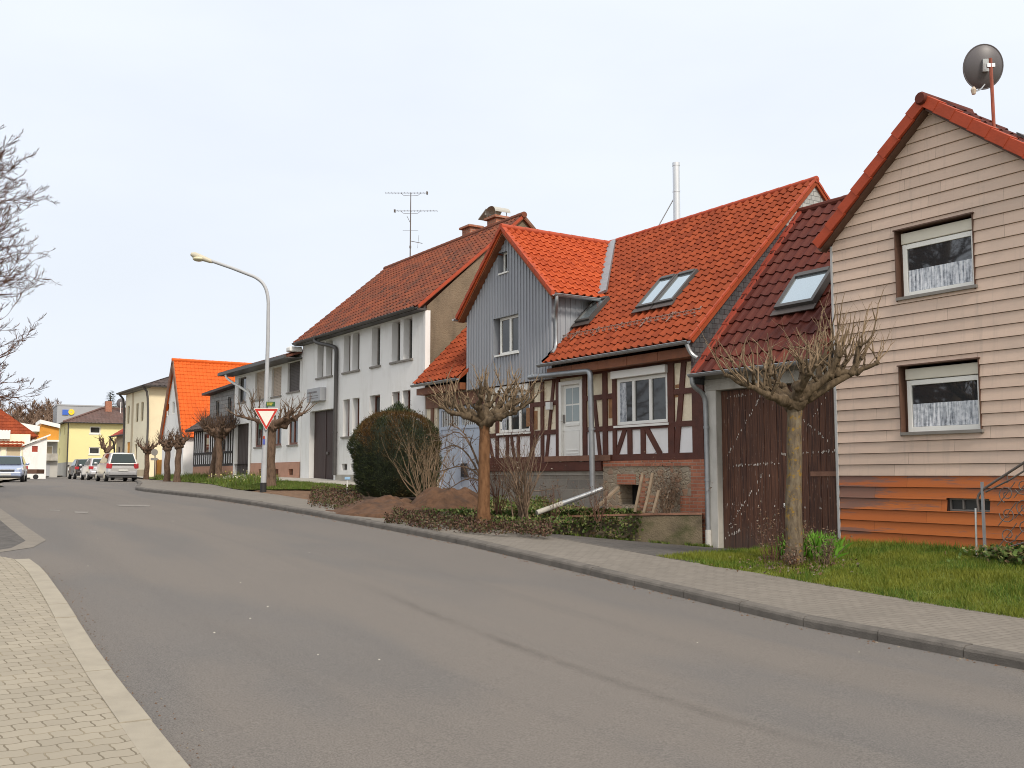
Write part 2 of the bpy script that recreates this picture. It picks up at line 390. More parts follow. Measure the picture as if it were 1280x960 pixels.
M['snow_iron'] = plain('snow_iron', (.24, .15, .12), .5, .3, 9)
M['dish_grey'] = plain('dish_grey', (.10, .09, .095), .45, .08, 3)
M['lamp_head'] = plain('lamp_head', (.5, .46, .36), .5, .08, 3)
M['lamp_glass'] = plain('lamp_glass', (.62, .58, .4), .25, .05, 3)
M['sign_white'] = plain('sign_white', (.78, .76, .68), .4, .03, 3)
M['sign_red'] = plain('sign_red', (.5, .03, .02), .4, .06, 3)
M['sign_green'] = plain('sign_green', (.02, .09, .035), .4, .06, 3)
M['sign_yellow'] = plain('sign_yellow', (.6, .5, .05), .4)
M['sticker_blue'] = plain('sticker_blue', (.08, .1, .38), .4)
M['blue_metal'] = plain('blue_metal', (.50, .57, .68), .5, .05, 1.5, dirt=(.42, .46, .54), d2=.4)
M['mail_blue'] = plain('mail_blue', (.3, .5, .72), .4)
M['logo_blue'] = plain('logo_blue', (.04, .12, .5), .5)
M['logo_yellow'] = plain('logo_yellow', (.85, .6, .02), .5)
M['clad_grey'] = plain('clad_grey', (.33, .34, .36), .5, .04, 1)
M['orange_boards'] = plain('orange_boards', (.62, .27, .03), .7, .2, 1.5)
M['door_wood'] = plain('door_wood', (.045, .022, .018), .6, .25, 3, stretch=(6, 6, .4))
M['bark'] = None
def bark(name, c, c2, lichen=None):
    m, nt, b = newmat(name); t = NT(nt); P = t.obj()
    n = t.noise(t.sc(P, (1, 1, .35)), 16, 6, .65); col = t.ramp(n, [(.3, k3(c, .5)), (.5, c), (.7, c2)])
    if lichen:
        n2 = t.noise(P, 11, 6, .75); col = t.mix(t.mr(n2, .555, .6, 0, .75), col, lichen)
    t.l(col, b.inputs['Base Color']); b.inputs['Roughness'].default_value = .9; b.inputs['Specular IOR Level'].default_value = .2
    t.bump(n, .8, .02, b); return m
M['bark'] = bark('bark', (.1, .072, .045), (.155, .115, .073))
M['bark_lichen'] = bark('bark_lichen', (.13, .1, .068), (.19, .155, .105), (.27, .16, .022))
M['bark_brown'] = bark('bark_brown', (.15, .075, .036), (.2, .105, .052))
M['bark_far'] = bark('bark_far', (.13, .085, .06), (.18, .12, .085))
M['twig'] = bark('twig', (.215, .152, .095), (.31, .23, .155))
M['twig_dark'] = bark('twig_dark', (.16, .11, .075), (.24, .17, .12))
M['twig_red'] = bark('twig_red', (.12, .062, .042), (.2, .11, .072))
M['twig_far'] = bark('twig_far', (.1, .065, .045), (.16, .1, .07))
M['wood_bare'] = plain('wood_bare', (.17, .11, .075), .95, .3, .06)
def yewmat():
    m, nt, b = newmat('yew'); t = NT(nt); g = t.n('NewGeometry'); P = g.outputs['Position']
    col = t.ramp(g.outputs['Random Per Island'], [(0, (.016, .026, .013)), (.5, (.03, .042, .018)), (1, (.055, .065, .024))])
    n = t.noise(P, 1.5, 4, .6); z = t.n('SeparateXYZ', i_0=P).outputs[2]
    f = t.math('MULTIPLY', t.mr(t.math('ADD', n, t.mr(z, 1.5, 3.1, -.12, .12)), .45, .66, 0, .72), t.mr(z, 3.34, 3.44, 1, 0))
    col = t.mix(f, col, t.ramp(g.outputs['Random Per Island'], [(0, (.08, .036, .013)), (1, (.16, .075, .024))]))
    t.l(col, b.inputs['Base Color']); b.inputs['Roughness'].default_value = .7; b.inputs['Specular IOR Level'].default_value = .2
    return m
M['yew'] = yewmat()
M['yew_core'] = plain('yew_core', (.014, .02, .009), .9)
M['conifer'] = leafmat('conifer', [(.02, .035, .018), (.04, .06, .03)])
M['heather'] = leafmat('heather', [(.05, .026, .022), (.09, .045, .033), (.14, .08, .05), (.05, .055, .02), (.08, .09, .03)])
M['ivy'] = leafmat('ivy', [(.03, .06, .015), (.06, .1, .02), (.1, .15, .03), (.14, .09, .05), (.2, .24, .08)])
M['daffodil'] = leafmat('daffodil', [(.08, .2, .015), (.12, .29, .025), (.17, .36, .04)])
M['bloom'] = leafmat('bloom', [(.7, .6, .08), (.75, .72, .55)])
M['dry_leaf'] = leafmat('dry_leaf', [(.1, .06, .04), (.17, .1, .06), (.09, .06, .045), (.22, .19, .15)])
M['glass'] = None
def glassmat(name, c, rough=.04, spec=.5, var=0):
    m, nt, b = newmat(name); t = NT(nt)
    if var:
        n = t.noise(t.obj(), 1.3, 3); t.l(t.ramp(n, [(.35, c), (.65, k3(c, 1 + var))]), b.inputs['Base Color'])
    else: b.inputs['Base Color'].default_value = (*c, 1)
    b.inputs['Roughness'].default_value = rough; b.inputs['Specular IOR Level'].default_value = spec
    return m
M['glass'] = glassmat('glass', (.025, .026, .026), .03, .6, 1.2)
M['glass_front'] = glassmat('glass_front', (.03, .032, .035), .03, 1.0); M['glass_front'].node_tree.nodes['Principled BSDF'].inputs['Coat Weight'].default_value = 1; M['glass_front'].node_tree.nodes['Principled BSDF'].inputs['Coat Roughness'].default_value = .02
M['glass_sky'] = glassmat('glass_sky', (.52, .6, .64), .05, .8); M['glass_sky'].node_tree.nodes['Principled BSDF'].inputs['Metallic'].default_value = .8
M['glass_car'] = glassmat('glass_car', (.02, .035, .035), .03, .6)
M['glass_door'] = glassmat('glass_door', (.3, .35, .36), .15, .5, .2)
M['curtain'] = None
def curtain():
    m, nt, b = newmat('curtain'); t = NT(nt); P = t.obj()
    n = t.noise(t.sc(P, (26, 1, 2.2)), 1, 4, .65); n2 = t.noise(P, 16, 4, .6)
    f = t.math('ADD', t.math('MULTIPLY', n, .75), t.math('MULTIPLY', n2, .35))
    col = t.ramp(f, [(.40, (.08, .09, .11)), (.52, (.42, .45, .5)), (.62, (.72, .74, .78))])
    t.l(col, b.inputs['Base Color']); b.inputs['Roughness'].default_value = .25; return m
M['curtain'] = curtain()
def gatewood():
    m, nt, b = newmat('gate_wood'); t = NT(nt); P = t.obj()
    uv = t.n('UVMap').outputs[0]
    w = t.n('TexWhiteNoise', noise_dimensions='2D', i_Vector=uv).outputs['Value']
    col = t.ramp(w, [(0, (.036, .013, .008)), (.5, (.054, .021, .012)), (1, (.08, .032, .018))])
    n = t.noise(t.sc(P, (14, 1, .7)), 2.4, 5, .65); col = t.mix(t.mr(n, .44, .62, 0, .7), col, (.15, .06, .03))
    n2 = t.noise(t.sc(P, (20, 1, 3)), 1.5, 5, .7); col = t.mix(t.mr(n2, .63, .67, 0, .75), col, (.3, .22, .18))
    z = t.n('SeparateXYZ', i_0=P).outputs[2]
    col = t.mix(t.mr(t.math('ADD', z, t.math('MULTIPLY', n, .8)), .6, 1.1, .55, 0), col, (.085, .06, .05))
    t.l(col, b.inputs['Base Color']); b.inputs['Roughness'].default_value = .75
    t.bump(n, .3, .01, b); return m
M['gate_wood'] = gatewood()
M['flake'] = plain('flake', (.62, .56, .5), .8, .2, 20)
M['seam'] = None
def seam():
    m, nt, b = newmat('seam'); t = NT(nt); P = t.obj()
    b.inputs['Base Color'].default_value = (.055, .05, .047, 1); b.inputs['Roughness'].default_value = .8
    u = t.n('SeparateXYZ', i_0=t.n('UVMap').outputs[0]); n = t.noise(P, 6, 5, .65); n2 = t.noise(P, .8, 3)
    e = t.math('MULTIPLY', t.mr(t.math('ABSOLUTE', t.math('SUBTRACT', u.outputs[0], .5)), .05, .5, 1, 0), t.mr(n, .35, .7, .2, 1))
    a = t.math('MULTIPLY', t.math('MULTIPLY', e, t.mr(n2, .3, .65, .35, 1)), t.mr(t.math('ABSOLUTE', t.math('SUBTRACT', u.outputs[1], .5)), .3, .5, .27, 0))
    t.l(a, b.inputs['Alpha']); return m
M['seam'] = seam()
def paint(name, c, metal=.4):
    m, nt, b = newmat(name); b.inputs['Base Color'].default_value = (*c, 1); b.inputs['Metallic'].default_value = metal
    b.inputs['Roughness'].default_value = .32; b.inputs['Coat Weight'].default_value = .6; b.inputs['Coat Roughness'].default_value = .08; return m
M['car_silver'] = paint('car_silver', (.52, .51, .5)); M['car_white'] = paint('car_white', (.6, .6, .62))
M['car_black'] = paint('car_black', (.035, .03, .03)); M['car_blue'] = paint('car_blue', (.36, .42, .58))
M['car_trim'] = plain('car_trim', (.05, .05, .052), .6); M['car_bumper'] = plain('car_bumper', (.3, .3, .31), .5)
M['tail'] = plain('tail', (.42, .02, .025), .25); M['headlight'] = plain('headlight', (.72, .74, .76), .15)
M['plate'] = plain('plate', (.55, .55, .52), .5); M['chrome'] = plain('chrome', (.7, .7, .72), .2, metal=.9)
# ------------------------------------------------------------------ setting
def frange(a, b, st):
    n = max(1, int(round(abs(b - a) / st))); return [a + (b - a) * i / n for i in range(n + 1)]
def sheet(name, xs, lo, hi, ny, zfun, mat, kind='structure'):
    mb = MB(); W = ny + 1
    for x in xs:
        a, c = lo(x), hi(x)
        for j in range(W):
            y = a + (c - a) * j / ny; mb.v.append((x, y, zfun(x, y)))
    for i in range(len(xs) - 1):
        for j in range(ny):
            q = i * W + j; mb.f.append((q, q + W, q + W + 1, q + 1) if xs[1] > xs[0] else (q, q + 1, q + W + 1, q + W)); mb.uv.append(None)
    o = mb.build(name, mat, smooth=60); o['kind'] = kind; return o
# wide terrain
mb = MB()
gx = sorted(set([-1500,-1000,-700,-500,-380,-300,-250,-200,-170] + frange(-150, 40, 4) + [60,100,200,400,800]))
gy = sorted(set([-1500,-800,-400,-200,-120,-80,-60] + frange(-40, 60, 2.5) + [80,120,200,350,600,1000,1500]))
for x in gx:
    for y in gy:
        z = H(max(-700, min(30, x)), max(-15, min(40, y))) - .16
        if x < -150: z += (-150 - x) * .012
        mb.v.append((x, y, z))
for i in range(len(gx) - 1):
    for j in range(len(gy) - 1):
        q = i * len(gy) + j; mb.f.append((q, q + len(gy), q + len(gy) + 1, q + 1)); mb.uv.append(None)
mb.build('ground', M['field'], smooth=60)['kind'] = 'structure'
xs = frange(30, -140, .6)
def road_lo(x):
    if x > -16.9: return yl(x) - .02
    if x > -46: return -40
    return yl2(x) - .02
sheet('road', [x for x in xs if x > -16.9] + [-16.9], lambda x: yl(x) - .02, yk, 14, lambda x, y: G(x, y), M['asphalt'])
sheet('road_junction', [-16.9] + [x for x in xs if -46 < x < -16.9] + [-46], lambda x: -40, yk, 40, lambda x, y: G(x, y), M['asphalt'])
sheet('road_far', [-46] + [x for x in xs if x < -46], lambda x: yl2(x) - .02, yk, 14, lambda x, y: G(x, y), M['asphalt'])
sheet('pavement_right', xs, lambda x: yk(x) + .12, lambda x: yp(x) + .05, 5, lambda x, y: G(x, y) + .105, M['paver_grey'])
sheet('pavement_left', [x for x in frange(30, -16.88, .25)], lambda x: -14 if x < 6 else -4, lambda x: yl(x) - .16, 14, lambda x, y: G(x, y) + .085, M['paver_tan'])
sheet('pavement_far', [x for x in xs if x < -46], lambda x: yl2(x) - 16, lambda x: yl2(x) - .1, 6, lambda x, y: G(x, y) + .1, M['paver_tan'])
def kerb(name, xs, fy, w0, w1, h, mat, seg=1.0, rnd=True):
    mb = MB(); L = 0; pts = []
    for x in xs: pts.append(Vector((x, fy(x), 0)))
    # resample into stones of about one metre
    cur = pts[0]; out = [cur]
    for p in pts[1:]:
        if (p - out[-1]).length >= seg * .999: out.append(p)
    for a, b in zip(out[:-1], out[1:]):
        d = (b - a).normalized(); nrm = Vector((d.y, -d.x, 0))
        if nrm.y < 0: nrm = -nrm
        if w1 < w0: pass
        g = d * .004; a2, b2 = a + g, b - g
        jit = R.uniform(-.006, .006)
        prof = [(w0, -.15), (w0, h - .045), (w0 + (.012 if w1 > w0 else -.012), h - .018), (w0 + (.04 if w1 > w0 else -.04), h), (w1, h + .003), (w1, -.15)] if rnd else [(w0, -.15), (w0, h - .012), (w0 - .012, h), (w1, h), (w1, -.15)]
        P = []
        for q in (a2, b2):
            for w, z in prof: 
                r = q + nrm * w; P.append((r.x, r.y, G(r.x, q.y) + z + jit))
        n = len(prof)
        mb.add(P, [(i, i + 1, n + i + 1, n + i) for i in range(n - 1)] + [tuple(range(n)), tuple(range(n, 2 * n))[::-1]])
    o = mb.build(name, mat); o['kind'] = 'structure'; return o
kerb('kerb_right', frange(30, -40, .1), yk, -.02, .15, .12, M['kerb_grey'])
kerb('kerb_right_far', frange(-40, -138, .5), yk, -.02, .15, .12, M['kerb_grey'], 2)
kerb('kerb_left', frange(30, -16.2, .05), yl, .0, -.2, .09, M['kerb_tan'], .8, False)
kerb('kerb_left_end', frange(-16.2, -16.89, .01), yl, .0, -.2, .06, M['kerb_tan'], .3, False)
# mouth of the side street on the left: darker re-laid asphalt behind a pale gutter line
gy_ = lambda x: interp(x, sorted([(-16.95, -.3), (-17.0, .6), (-17.3, 1.5), (-17.9, 2.1), (-19, 2.45), (-22, 2.5), (-30, 2.7), (-40, 3.4), (-45, 4.4)]))
gxs = frange(-16.95, -18, .1) + frange(-18, -45, .5)[1:]
sheet('gutter_strip', gxs, lambda x: gy_(x) - .02, lambda x: gy_(x) + .3, 2, lambda x, y: G(x, y) + .005, M['gutter_stone'])
sheet('side_road', gxs, lambda x: -40, lambda x: gy_(x) - .02, 30, lambda x, y: G(x, y) + .004, M['asphalt_dark'])
# long dark tyre trace on the carriageway
def onG(px, py, off=0):
    d = ray(px, py); t = 2.0
    while t < 300:
        p = CAM + d * t
        if p.z < G(p.x, p.y) + off: break
        t += .02
    return p
tp = [onG(*p) for p in [(436, 721), (520, 761), (620, 799), (700, 828), (800, 864), (900, 898), (1017, 932), (1120, 958)]]
cat_ = []
for i in range(len(tp) - 1):
    for k in range(10): cat_.append(tp[i].lerp(tp[i + 1], k / 10))
cat_.append(tp[-1])
cat_ = [sum((cat_[max(0, min(len(cat_) - 1, i + k))] for k in range(-5, 6)), Vector()) / 11 for i in range(len(cat_))]
mb = MB(); L = len(cat_)
for i in range(L - 1):
    d = (cat_[i + 1] - cat_[i]).normalized(); n = Vector((-d.y, d.x, 0)) * .12
    q = [cat_[i] - n, cat_[i] + n, cat_[i + 1] + n, cat_[i + 1] - n]
    mb.quad(*[(p.x, p.y, G(p.x, p.y) + .005) for p in q], uv=[(0, i / L), (1, i / L), (1, (i + 1) / L), (0, (i + 1) / L)])
mb.build('tyre_trace', M['seam'])['kind'] = 'structure'
for pts_ in ([(145, 631), (188, 631.5), (186, 633.5), (150, 633)], [(93, 639.5), (111, 640), (109, 642), (94, 641.3)], [(62, 637.5), (75, 637.8), (75, 638.8), (62, 638.5)]):
    q_ = [onG(*p) for p in pts_][::-1]; mb = MB(); mb.quad(*[(p.x, p.y, G(p.x, p.y) + .006) for p in q_]); mb.build('worn_marking', M['worn_paint'])['kind'] = 'structure'
# plots in front of the houses
def lerp(a, b, t): return a + (b - a) * t
def plot_z(x, y):
    t = max(0, min(1.2, (y - yp(x)) / (14.9 - yp(x)))); return lerp(G(x, yp(x)) + .075, zf(x), t)
sheet('lawn', frange(6, -12.6, .3), lambda x: yp(x) + .03 * math.sin(x * 5), lambda x: 15.0, 12, lambda x, y: plot_z(x, y) + .02 + .03 * mnoise.noise((x, y, 0)), M['turf'])
WALLP = [(-15.45, 14.75), (-16.6, 13.5), (-17.2, 12.6), (-17.55, 11.55), (-18.6, 11.15), (-21.5, 11.0)]
def drive_z(x, y):
    t = max(0, min(1.1, (y - yp(x)) / (14.9 - yp(x)))); return lerp(G(x, yp(x)) + .108, .11 + .03 * max(0, (x + 13.5)), t)
def wall_y(x):
    return interp(x, sorted(WALLP))
sheet('driveway', frange(-12.0, -21.5, .3), lambda x: yp(x) - .02, lambda x: 14.95 if x > -15.45 else wall_y(x), 8, drive_z, M['asphalt_dark'])
def bed_z(x, y):
    z = plot_z(x, y)
    if x > -21.5: z = max(.60 + .02 * (-x - 16), z)
    return z + .05 * mnoise.noise((x * 1.3, y * 1.3, 2))
sheet('garden_bed', frange(-15.5, -36.5, .3), lambda x: (wall_y(x) if x > -21.5 else yp(x)) + .05, lambda x: 15.2, 10, bed_z, M['soil'])
fl_ = lambda x: yp(x) + .05 + max(0, (x + 35.5) * .38)
sheet('front_lawn', frange(-29.5, -38, .4), fl_, lambda x: 14.0, 8, lambda x, y: plot_z(x, y) + .05, M['turf'])
sheet('front_path', frange(-28.5, -48, .5), lambda x: 14.0, lambda x: 15.0, 3, lambda x, y: plot_z(x, y) + .06, M['concrete'])
sheet('verge', frange(-38, -64, .5), lambda x: yp(x) + .05, lambda x: 14.0 if x > -46 else 15.4, 6, lambda x, y: plot_z(x, y) + .04, M['turf'])
sheet('yard', frange(-48, -100, 1), lambda x: max(14.0 if x > -60 else 15.3, yp(x)), lambda x: 32, 6, lambda x, y: max(H(x, y), plot_z(x, min(y, 15))) + .02, M['concrete'])

# ------------------------------------------------------------------ building helpers
def wall(mb, fr, prof, zb, ops=(), n=0, rev=.2):
    """prof: [(u, ztop)...]; ops: (u0,u1,z0,z1) openings with reveals going inwards"""
    us = sorted(set([p[0] for p in prof] + [o[0] for o in ops] + [o[1] for o in ops]))
    us = [u for u in us if prof[0][0] - 1e-6 <= u <= prof[-1][0] + 1e-6]
    zt = lambda u: interp(u, prof)
    for a, b in zip(us[:-1], us[1:]):
        m = (a + b) / 2
        oo = sorted([(o[2], o[3]) for o in ops if o[0] < m < o[1]])
        z = zb
        for z0, z1 in oo:
            if z0 > z + 1e-6: mb.quad(fr.p(a, n, z), fr.p(b, n, z), fr.p(b, n, z0), fr.p(a, n, z0))
            z = z1
        mb.quad(fr.p(a, n, z), fr.p(b, n, z), fr.p(b, n, zt(b)), fr.p(a, n, zt(a)))
    for u0, u1, z0, z1 in ops:
        q = n - rev
        mb.quad(fr.p(u0, n, z0), fr.p(u0, n, z1), fr.p(u0, q, z1), fr.p(u0, q, z0))
        mb.quad(fr.p(u1, n, z0), fr.p(u1, q, z0), fr.p(u1, q, z1), fr.p(u1, n, z1))
        mb.quad(fr.p(u0, n, z1), fr.p(u1, n, z1), fr.p(u1, q, z1), fr.p(u0, q, z1))
        mb.quad(fr.p(u0, n, z0), fr.p(u0, q, z0), fr.p(u1, q, z0), fr.p(u1, n, z0))
def window(par, fr, u0, u1, z0, z1, n=-.12, mat=None, cols=1, rows=1, fw=.06, glass=None, sill=None, sillw=.06, silln=.05, curtain=0, name='window', bar=.045, split=None):
    mat = mat or M['white_frame']; m = MB()
    m.fbox(fr, u0, u0 + fw, n - .05, n, z0, z1); m.fbox(fr, u1 - fw, u1, n - .05, n, z0, z1)
    m.fbox(fr, u0 + fw, u1 - fw, n - .05, n, z0, z0 + fw); m.fbox(fr, u0 + fw, u1 - fw, n - .05, n, z1 - fw, z1)
    for i in range(1, cols):
        u = u0 + (u1 - u0) * (split[i - 1] if split else i / cols); m.fbox(fr, u - bar, u + bar, n - .05, n + .008, z0 + fw, z1 - fw)
    for i in range(1, rows):
        z = z0 + (z1 - z0) * i / rows; m.fbox(fr, u0 + fw, u1 - fw, n - .045, n + .004, z - bar * .5, z + bar * .5)
    w = m.build(name, mat, par, bevel=.006 if (u1 - u0) > .7 else 0)
    p = MB(); p.fbox(fr, u0 + fw * .6, u1 - fw * .6, n - .04, n - .028, z0 + fw * .6, z1 - fw * .6); p.build('pane', glass or M['glass'], w)
    if sill:
        s = MB(); s.fbox(fr, u0 - .06, u1 + .06, n, silln, z0 - sillw - .01, z0 - .004); s.build('sill', sill, w)
    if curtain:
        c = MB(); nn = 60; a = u0 + fw * 1.1; b = u1 - fw * 1.1
        for i in range(nn):
            q0, q1 = a + (b - a) * i / nn, a + (b - a) * (i + 1) / nn
            d0, d1 = .006 * math.sin(i * 1.7), .006 * math.sin((i + 1) * 1.7)
            za = z0 + fw + .005; zb_ = z0 + fw + (z1 - z0 - 2 * fw) * curtain
            c.quad(fr.p(q0, n - .018 + d0, za), fr.p(q1, n - .018 + d1, za), fr.p(q1, n - .018 + d1, zb_), fr.p(q0, n - .018 + d0, zb_))
        c.build('curtain', M['curtain'], w)
    return w
def tiles(mb, O, U, V, ulen, vlen, tw, th, amp=.035, step=.022, sub=8, umin=None, umax=None, thick=.1):
    O = Vector(O); U = Vector(U).normalized(); V = Vector(V).normalized(); N = U.cross(V).normalized()
    if N.z < 0: N = -N
    nr = max(1, round(vlen / th)); th = vlen / nr; nc = max(1, round(ulen / tw)); tw = ulen / nc
    lo = umin or (lambda v: 0); hi = umax or (lambda v: ulen)
    def hgt(k):
        t = (k % sub) / sub
        return amp * math.sin(PI * t / .5) if t < .5 else -.012 * math.sin(PI * (t - .5) / .5)
    for j in range(nr):
        v0, v1 = j * th, (j + 1) * th
        for i in range(nc):
            if (i + 1) * tw <= min(lo(v0), lo(v1)) or i * tw >= max(hi(v0), hi(v1)): continue
            js = R.uniform(-.004, .004)
            P = []
            for k in range(sub + 1):
                u = (i + k / sub) * tw; h = hgt(k)
                ua = min(max(u, lo(v0)), hi(v0)); ub = min(max(u, lo(v1)), hi(v1))
                P.append(O + U * ua + V * v0 + N * (h * .9 - .004))
                P.append(O + U * ua + V * (v0 - .006) + N * (h + step + js))
                P.append(O + U * ub + V * v1 + N * (h + js * .3))
            F_ = []
            for k in range(sub):
                a = 3 * k; F_ += [(a, a + 3, a + 4, a + 1), (a + 1, a + 4, a + 5, a + 2)]
            mb.add(P, F_, (i + .5, j + .5))
    # underside slab
    if thick:
        c = [O + U * lo(0), O + U * hi(0), O + U * hi(vlen) + V * vlen, O + U * lo(vlen) + V * vlen]
        d = [p - N * thick for p in c]; c = [p - N * .012 for p in c]
        mb.add(c + d, [(0, 1, 2, 3), (7, 6, 5, 4), (0, 4, 5, 1), (1, 5, 6, 2), (2, 6, 7, 3), (3, 7, 4, 0)], (.5, .5))
def ridge_tiles(mb, a, b, r=.11, L=.38):
    a = Vector(a); b = Vector(b); n = max(1, int((b - a).length / L))
    for i in range(n):
        p = a.lerp(b, i / n); q = a.lerp(b, (i + 1.06) / n)
        mb.tube([p, p.lerp(q, .5), q], [r * 1.06, r, r * .97], 10)
def gutter(mb, a, b, r=.07):
    a = Vector(a); b = Vector(b); d = (b - a).normalized(); s = d.cross(Vector((0, 0, 1))); n = 8
    for i in range(n):
        t0, t1 = PI + PI * i / n, PI + PI * (i + 1) / n
        o = lambda t, rr: s * math.cos(t) * rr + Vector((0, 0, 1)) * math.sin(t) * rr
        mb.quad(a + o(t0, r), b + o(t0, r), b + o(t1, r), a + o(t1, r)); mb.quad(a + o(t0, r - .012), a + o(t1, r - .012), b + o(t1, r - .012), b + o(t0, r - .012))
    mb.tube([a + s * r, b + s * r], .012, 6); mb.tube([a - s * r, b - s * r], .012, 6)
def smoothpath(pts, it=2):
    pts = [Vector(p) for p in pts]
    for _ in range(it):
        q = [pts[0]]
        for a, b in zip(pts[:-1], pts[1:]): q += [a.lerp(b, .25), a.lerp(b, .75)]
        q.append(pts[-1]); pts = q
    return pts
def pipe(mb, pts, r=.05, it=2, clips=()):
    mb.tube(smoothpath(pts, it), r, 10)
    for c in clips: mb.tube([Vector(c) - Vector((0, 0, .025)), Vector(c) + Vector((0, 0, .025))], r * 1.25, 10)
def boards(mb, fr, clip, u0, u1, z0, z1, bh, lap=.022, seamp=2.4, n=0, ops=(), shift=0, base=0):
    """lap siding: clip(z) -> (ulo, uhi)"""
    k = 0; z = z0
    while z < z1 - 1e-4:
        zt = min(z + bh, z1)
        zs = [z, zt]
        for o in ops:
            for q in (o[2], o[3]):
                if z + .002 < q < zt - .002: zs.append(q)
        zs.sort()
        joints = [u0]; u = u0 + R.uniform(.7, seamp)
        while u < u1: joints.append(u); u += R.uniform(1.6, seamp * 1.3)
        joints.append(u1)
        for zi, (za, zb) in enumerate(zip(zs[:-1], zs[1:])):
            zm = (za + zb) / 2
            us = sorted(set(joints + [o[0] for o in ops if o[2] < zm < o[3]] + [o[1] for o in ops if o[2] < zm < o[3]]))
            ca, cb = clip(za), clip(zb)
            for a, b in zip(us[:-1], us[1:]):
                m = (a + b) / 2
                if any(o[0] < m < o[1] and o[2] < zm < o[3] for o in ops): continue
                bi = sum(1 for q in joints if q <= m)
                ga = .003 if a in joints and a != u0 else 0
                a0, b0 = max(a + ga, ca[0]), min(b, ca[1]); a1, b1 = max(a + ga, cb[0]), min(b, cb[1])
                if b0 <= a0 and b1 <= a1: continue
                b0 = max(a0, b0); b1 = max(a1, b1)
                fa = lap * (1 - (za - z) / bh); fb = lap * (1 - (zb - z) / bh)
                uv = (bi + 17 * k + .5, k + .5 + base)
                mb.quad(fr.p(a0, n + fa, za + (.008 if za == z else 0)), fr.p(b0, n + fa, za + (.008 if za == z else 0)), fr.p(b1, n + fb, zb), fr.p(a1, n + fb, zb), uv)
                if za == z: mb.quad(fr.p(a0, n - .002, za + .006), fr.p(b0, n - .002, za + .006), fr.p(b0, n + fa, za + .008), fr.p(a0, n + fa, za + .008), uv)
        z = zt; k += 1
def roof_hit(px, py, y0, z0, sl):
    d = ray(px, py); n = Vector((0, -sl, 1)); t = (Vector((0, y0, z0)) - CAM).dot(n) / d.dot(n); return CAM + d * t
def roof_window(par, x0, x1, ya, yb, y0, z0, sl, name='roof_window', fr=.07, h=.1, glass=None):
    """roof light lying on a slope facing the street"""
    V = Vector((0, 1, sl)).normalized(); N = Vector((0, -sl, 1)).normalized()
    P = lambda x, y, q: Vector((x, y, z0 + (y - y0) * sl)) + N * q
    def slab(mb, a0, a1, b0, b1, q0, q1):
        mb.hexa([P(a0, b0, q0), P(a1, b0, q0), P(a1, b1, q0), P(a0, b1, q0), P(a0, b0, q1), P(a1, b0, q1), P(a1, b1, q1), P(a0, b1, q1)])
    f = fr * V.y; m = MB()
    slab(m, x0, x0 + fr, ya, yb, 0, h); slab(m, x1 - fr, x1, ya, yb, 0, h)
    slab(m, x0 + fr, x1 - fr, ya, ya + f, 0, h); slab(m, x0 + fr, x1 - fr, yb - f * 1.3, yb, 0, h + .02)
    w = m.build(name, M['gutter_dark'], par)
    g = MB(); slab(g, x0 + fr * .7, x1 - fr * .7, ya + f * .7, yb - f, .03, h - .025); g.build('pane', glass or M['glass_sky'], w)
    a = MB(); slab(a, x0 - .06, x1 + .06, ya - .16 * V.y, ya - .005, .035, .055); a.build('apron', M['shutter_dark'], w)
    return w
def slope(name, par, mat, x0, x1, y0, z0, y1, z1, tw=.3, th=.34, lo=None, hi=None, **k):
    mb = MB(); V = Vector((0, y1 - y0, z1 - z0)); tiles(mb, (x0, y0, z0), (1, 0, 0), V, x1 - x0, V.length, tw, th, umin=lo, umax=hi, **k)
    return mb.build(name, mat, par)
def boxwalls(mb, x0, x1, y0, y1, z0, z1, yr=None, zr=None, front=False):
    """left, right and back walls; gables when yr, zr given"""
    for x in (x0, x1):
        mb.quad((x, y0, z0), (x, y1, z0), (x, y1, z1), (x, y0, z1))
        if yr: mb.add([(x, y0, z1), (x, y1, z1), (x, yr, zr)], [(0, 1, 2)])
    mb.quad((x0, y1, z0), (x1, y1, z0), (x1, y1, z1), (x0, y1, z1))
    if front: mb.quad((x0, y0, z0), (x1, y0, z0), (x1, y0, z1), (x0, y0, z1))

# ================================================================== beige clad house (right)
bh = thing('clad_house', (-8, 14.9, .3), 'beige clad gable house with rust orange boards along its base and two curtained windows', 'house')
XL, XA, XR, ZA = -12.05, -9.93, -4.9, 7.74
SLL, SLR = .885, .80
top = lambda x: ZA - (XA - x) * SLL if x < XA else ZA - (x - XA) * SLR
def clipb(z):
    return (max(XL, XA - (ZA - z) / SLL), min(XR, XA + (ZA - z) / SLR)) if z < ZA else (XA, XA)
W1 = (-10.69, -9.25, 4.60, 5.82); W2 = (-10.70, -9.25, 2.28, 3.46); WV = (-9.9, -9.16, 1.02, 1.23)
mb = MB(); wall(mb, ST, [(XL, top(XL) - .02), (XA, ZA - .02), (XR, top(XR) - .02)], -.4, [W1, W2, WV], n=-.006, rev=.19)
boxwalls(mb, XL, XR, 14.906, 15.9, -.4, 3.6)
mb.quad((XL, 14.906, 3.6), (XL, 15.9, 3.6), (XL, 15.9, top(XL)), (XL, 14.906, top(XL))); mb.add([(XL, 15.9, 3.6), (XR, 15.9, 3.6), (XA, 15.9, ZA), (XL, 15.9, top(XL))], [(0, 1, 2, 3)])
mb.build('wall', M['gap_dark'], bh)
mb = MB(); boards(mb, ST, clipb, XL, XR, 1.585, ZA, .1965, ops=[W1, W2], lap=.025); mb.build('siding', M['siding_beige'], bh)
mb = MB(); boards(mb, ST, clipb, XL, XR, -.18, 1.585, .1965, ops=[WV], base=100, lap=.032); mb.build('base_boards', M['siding_rust'], bh)
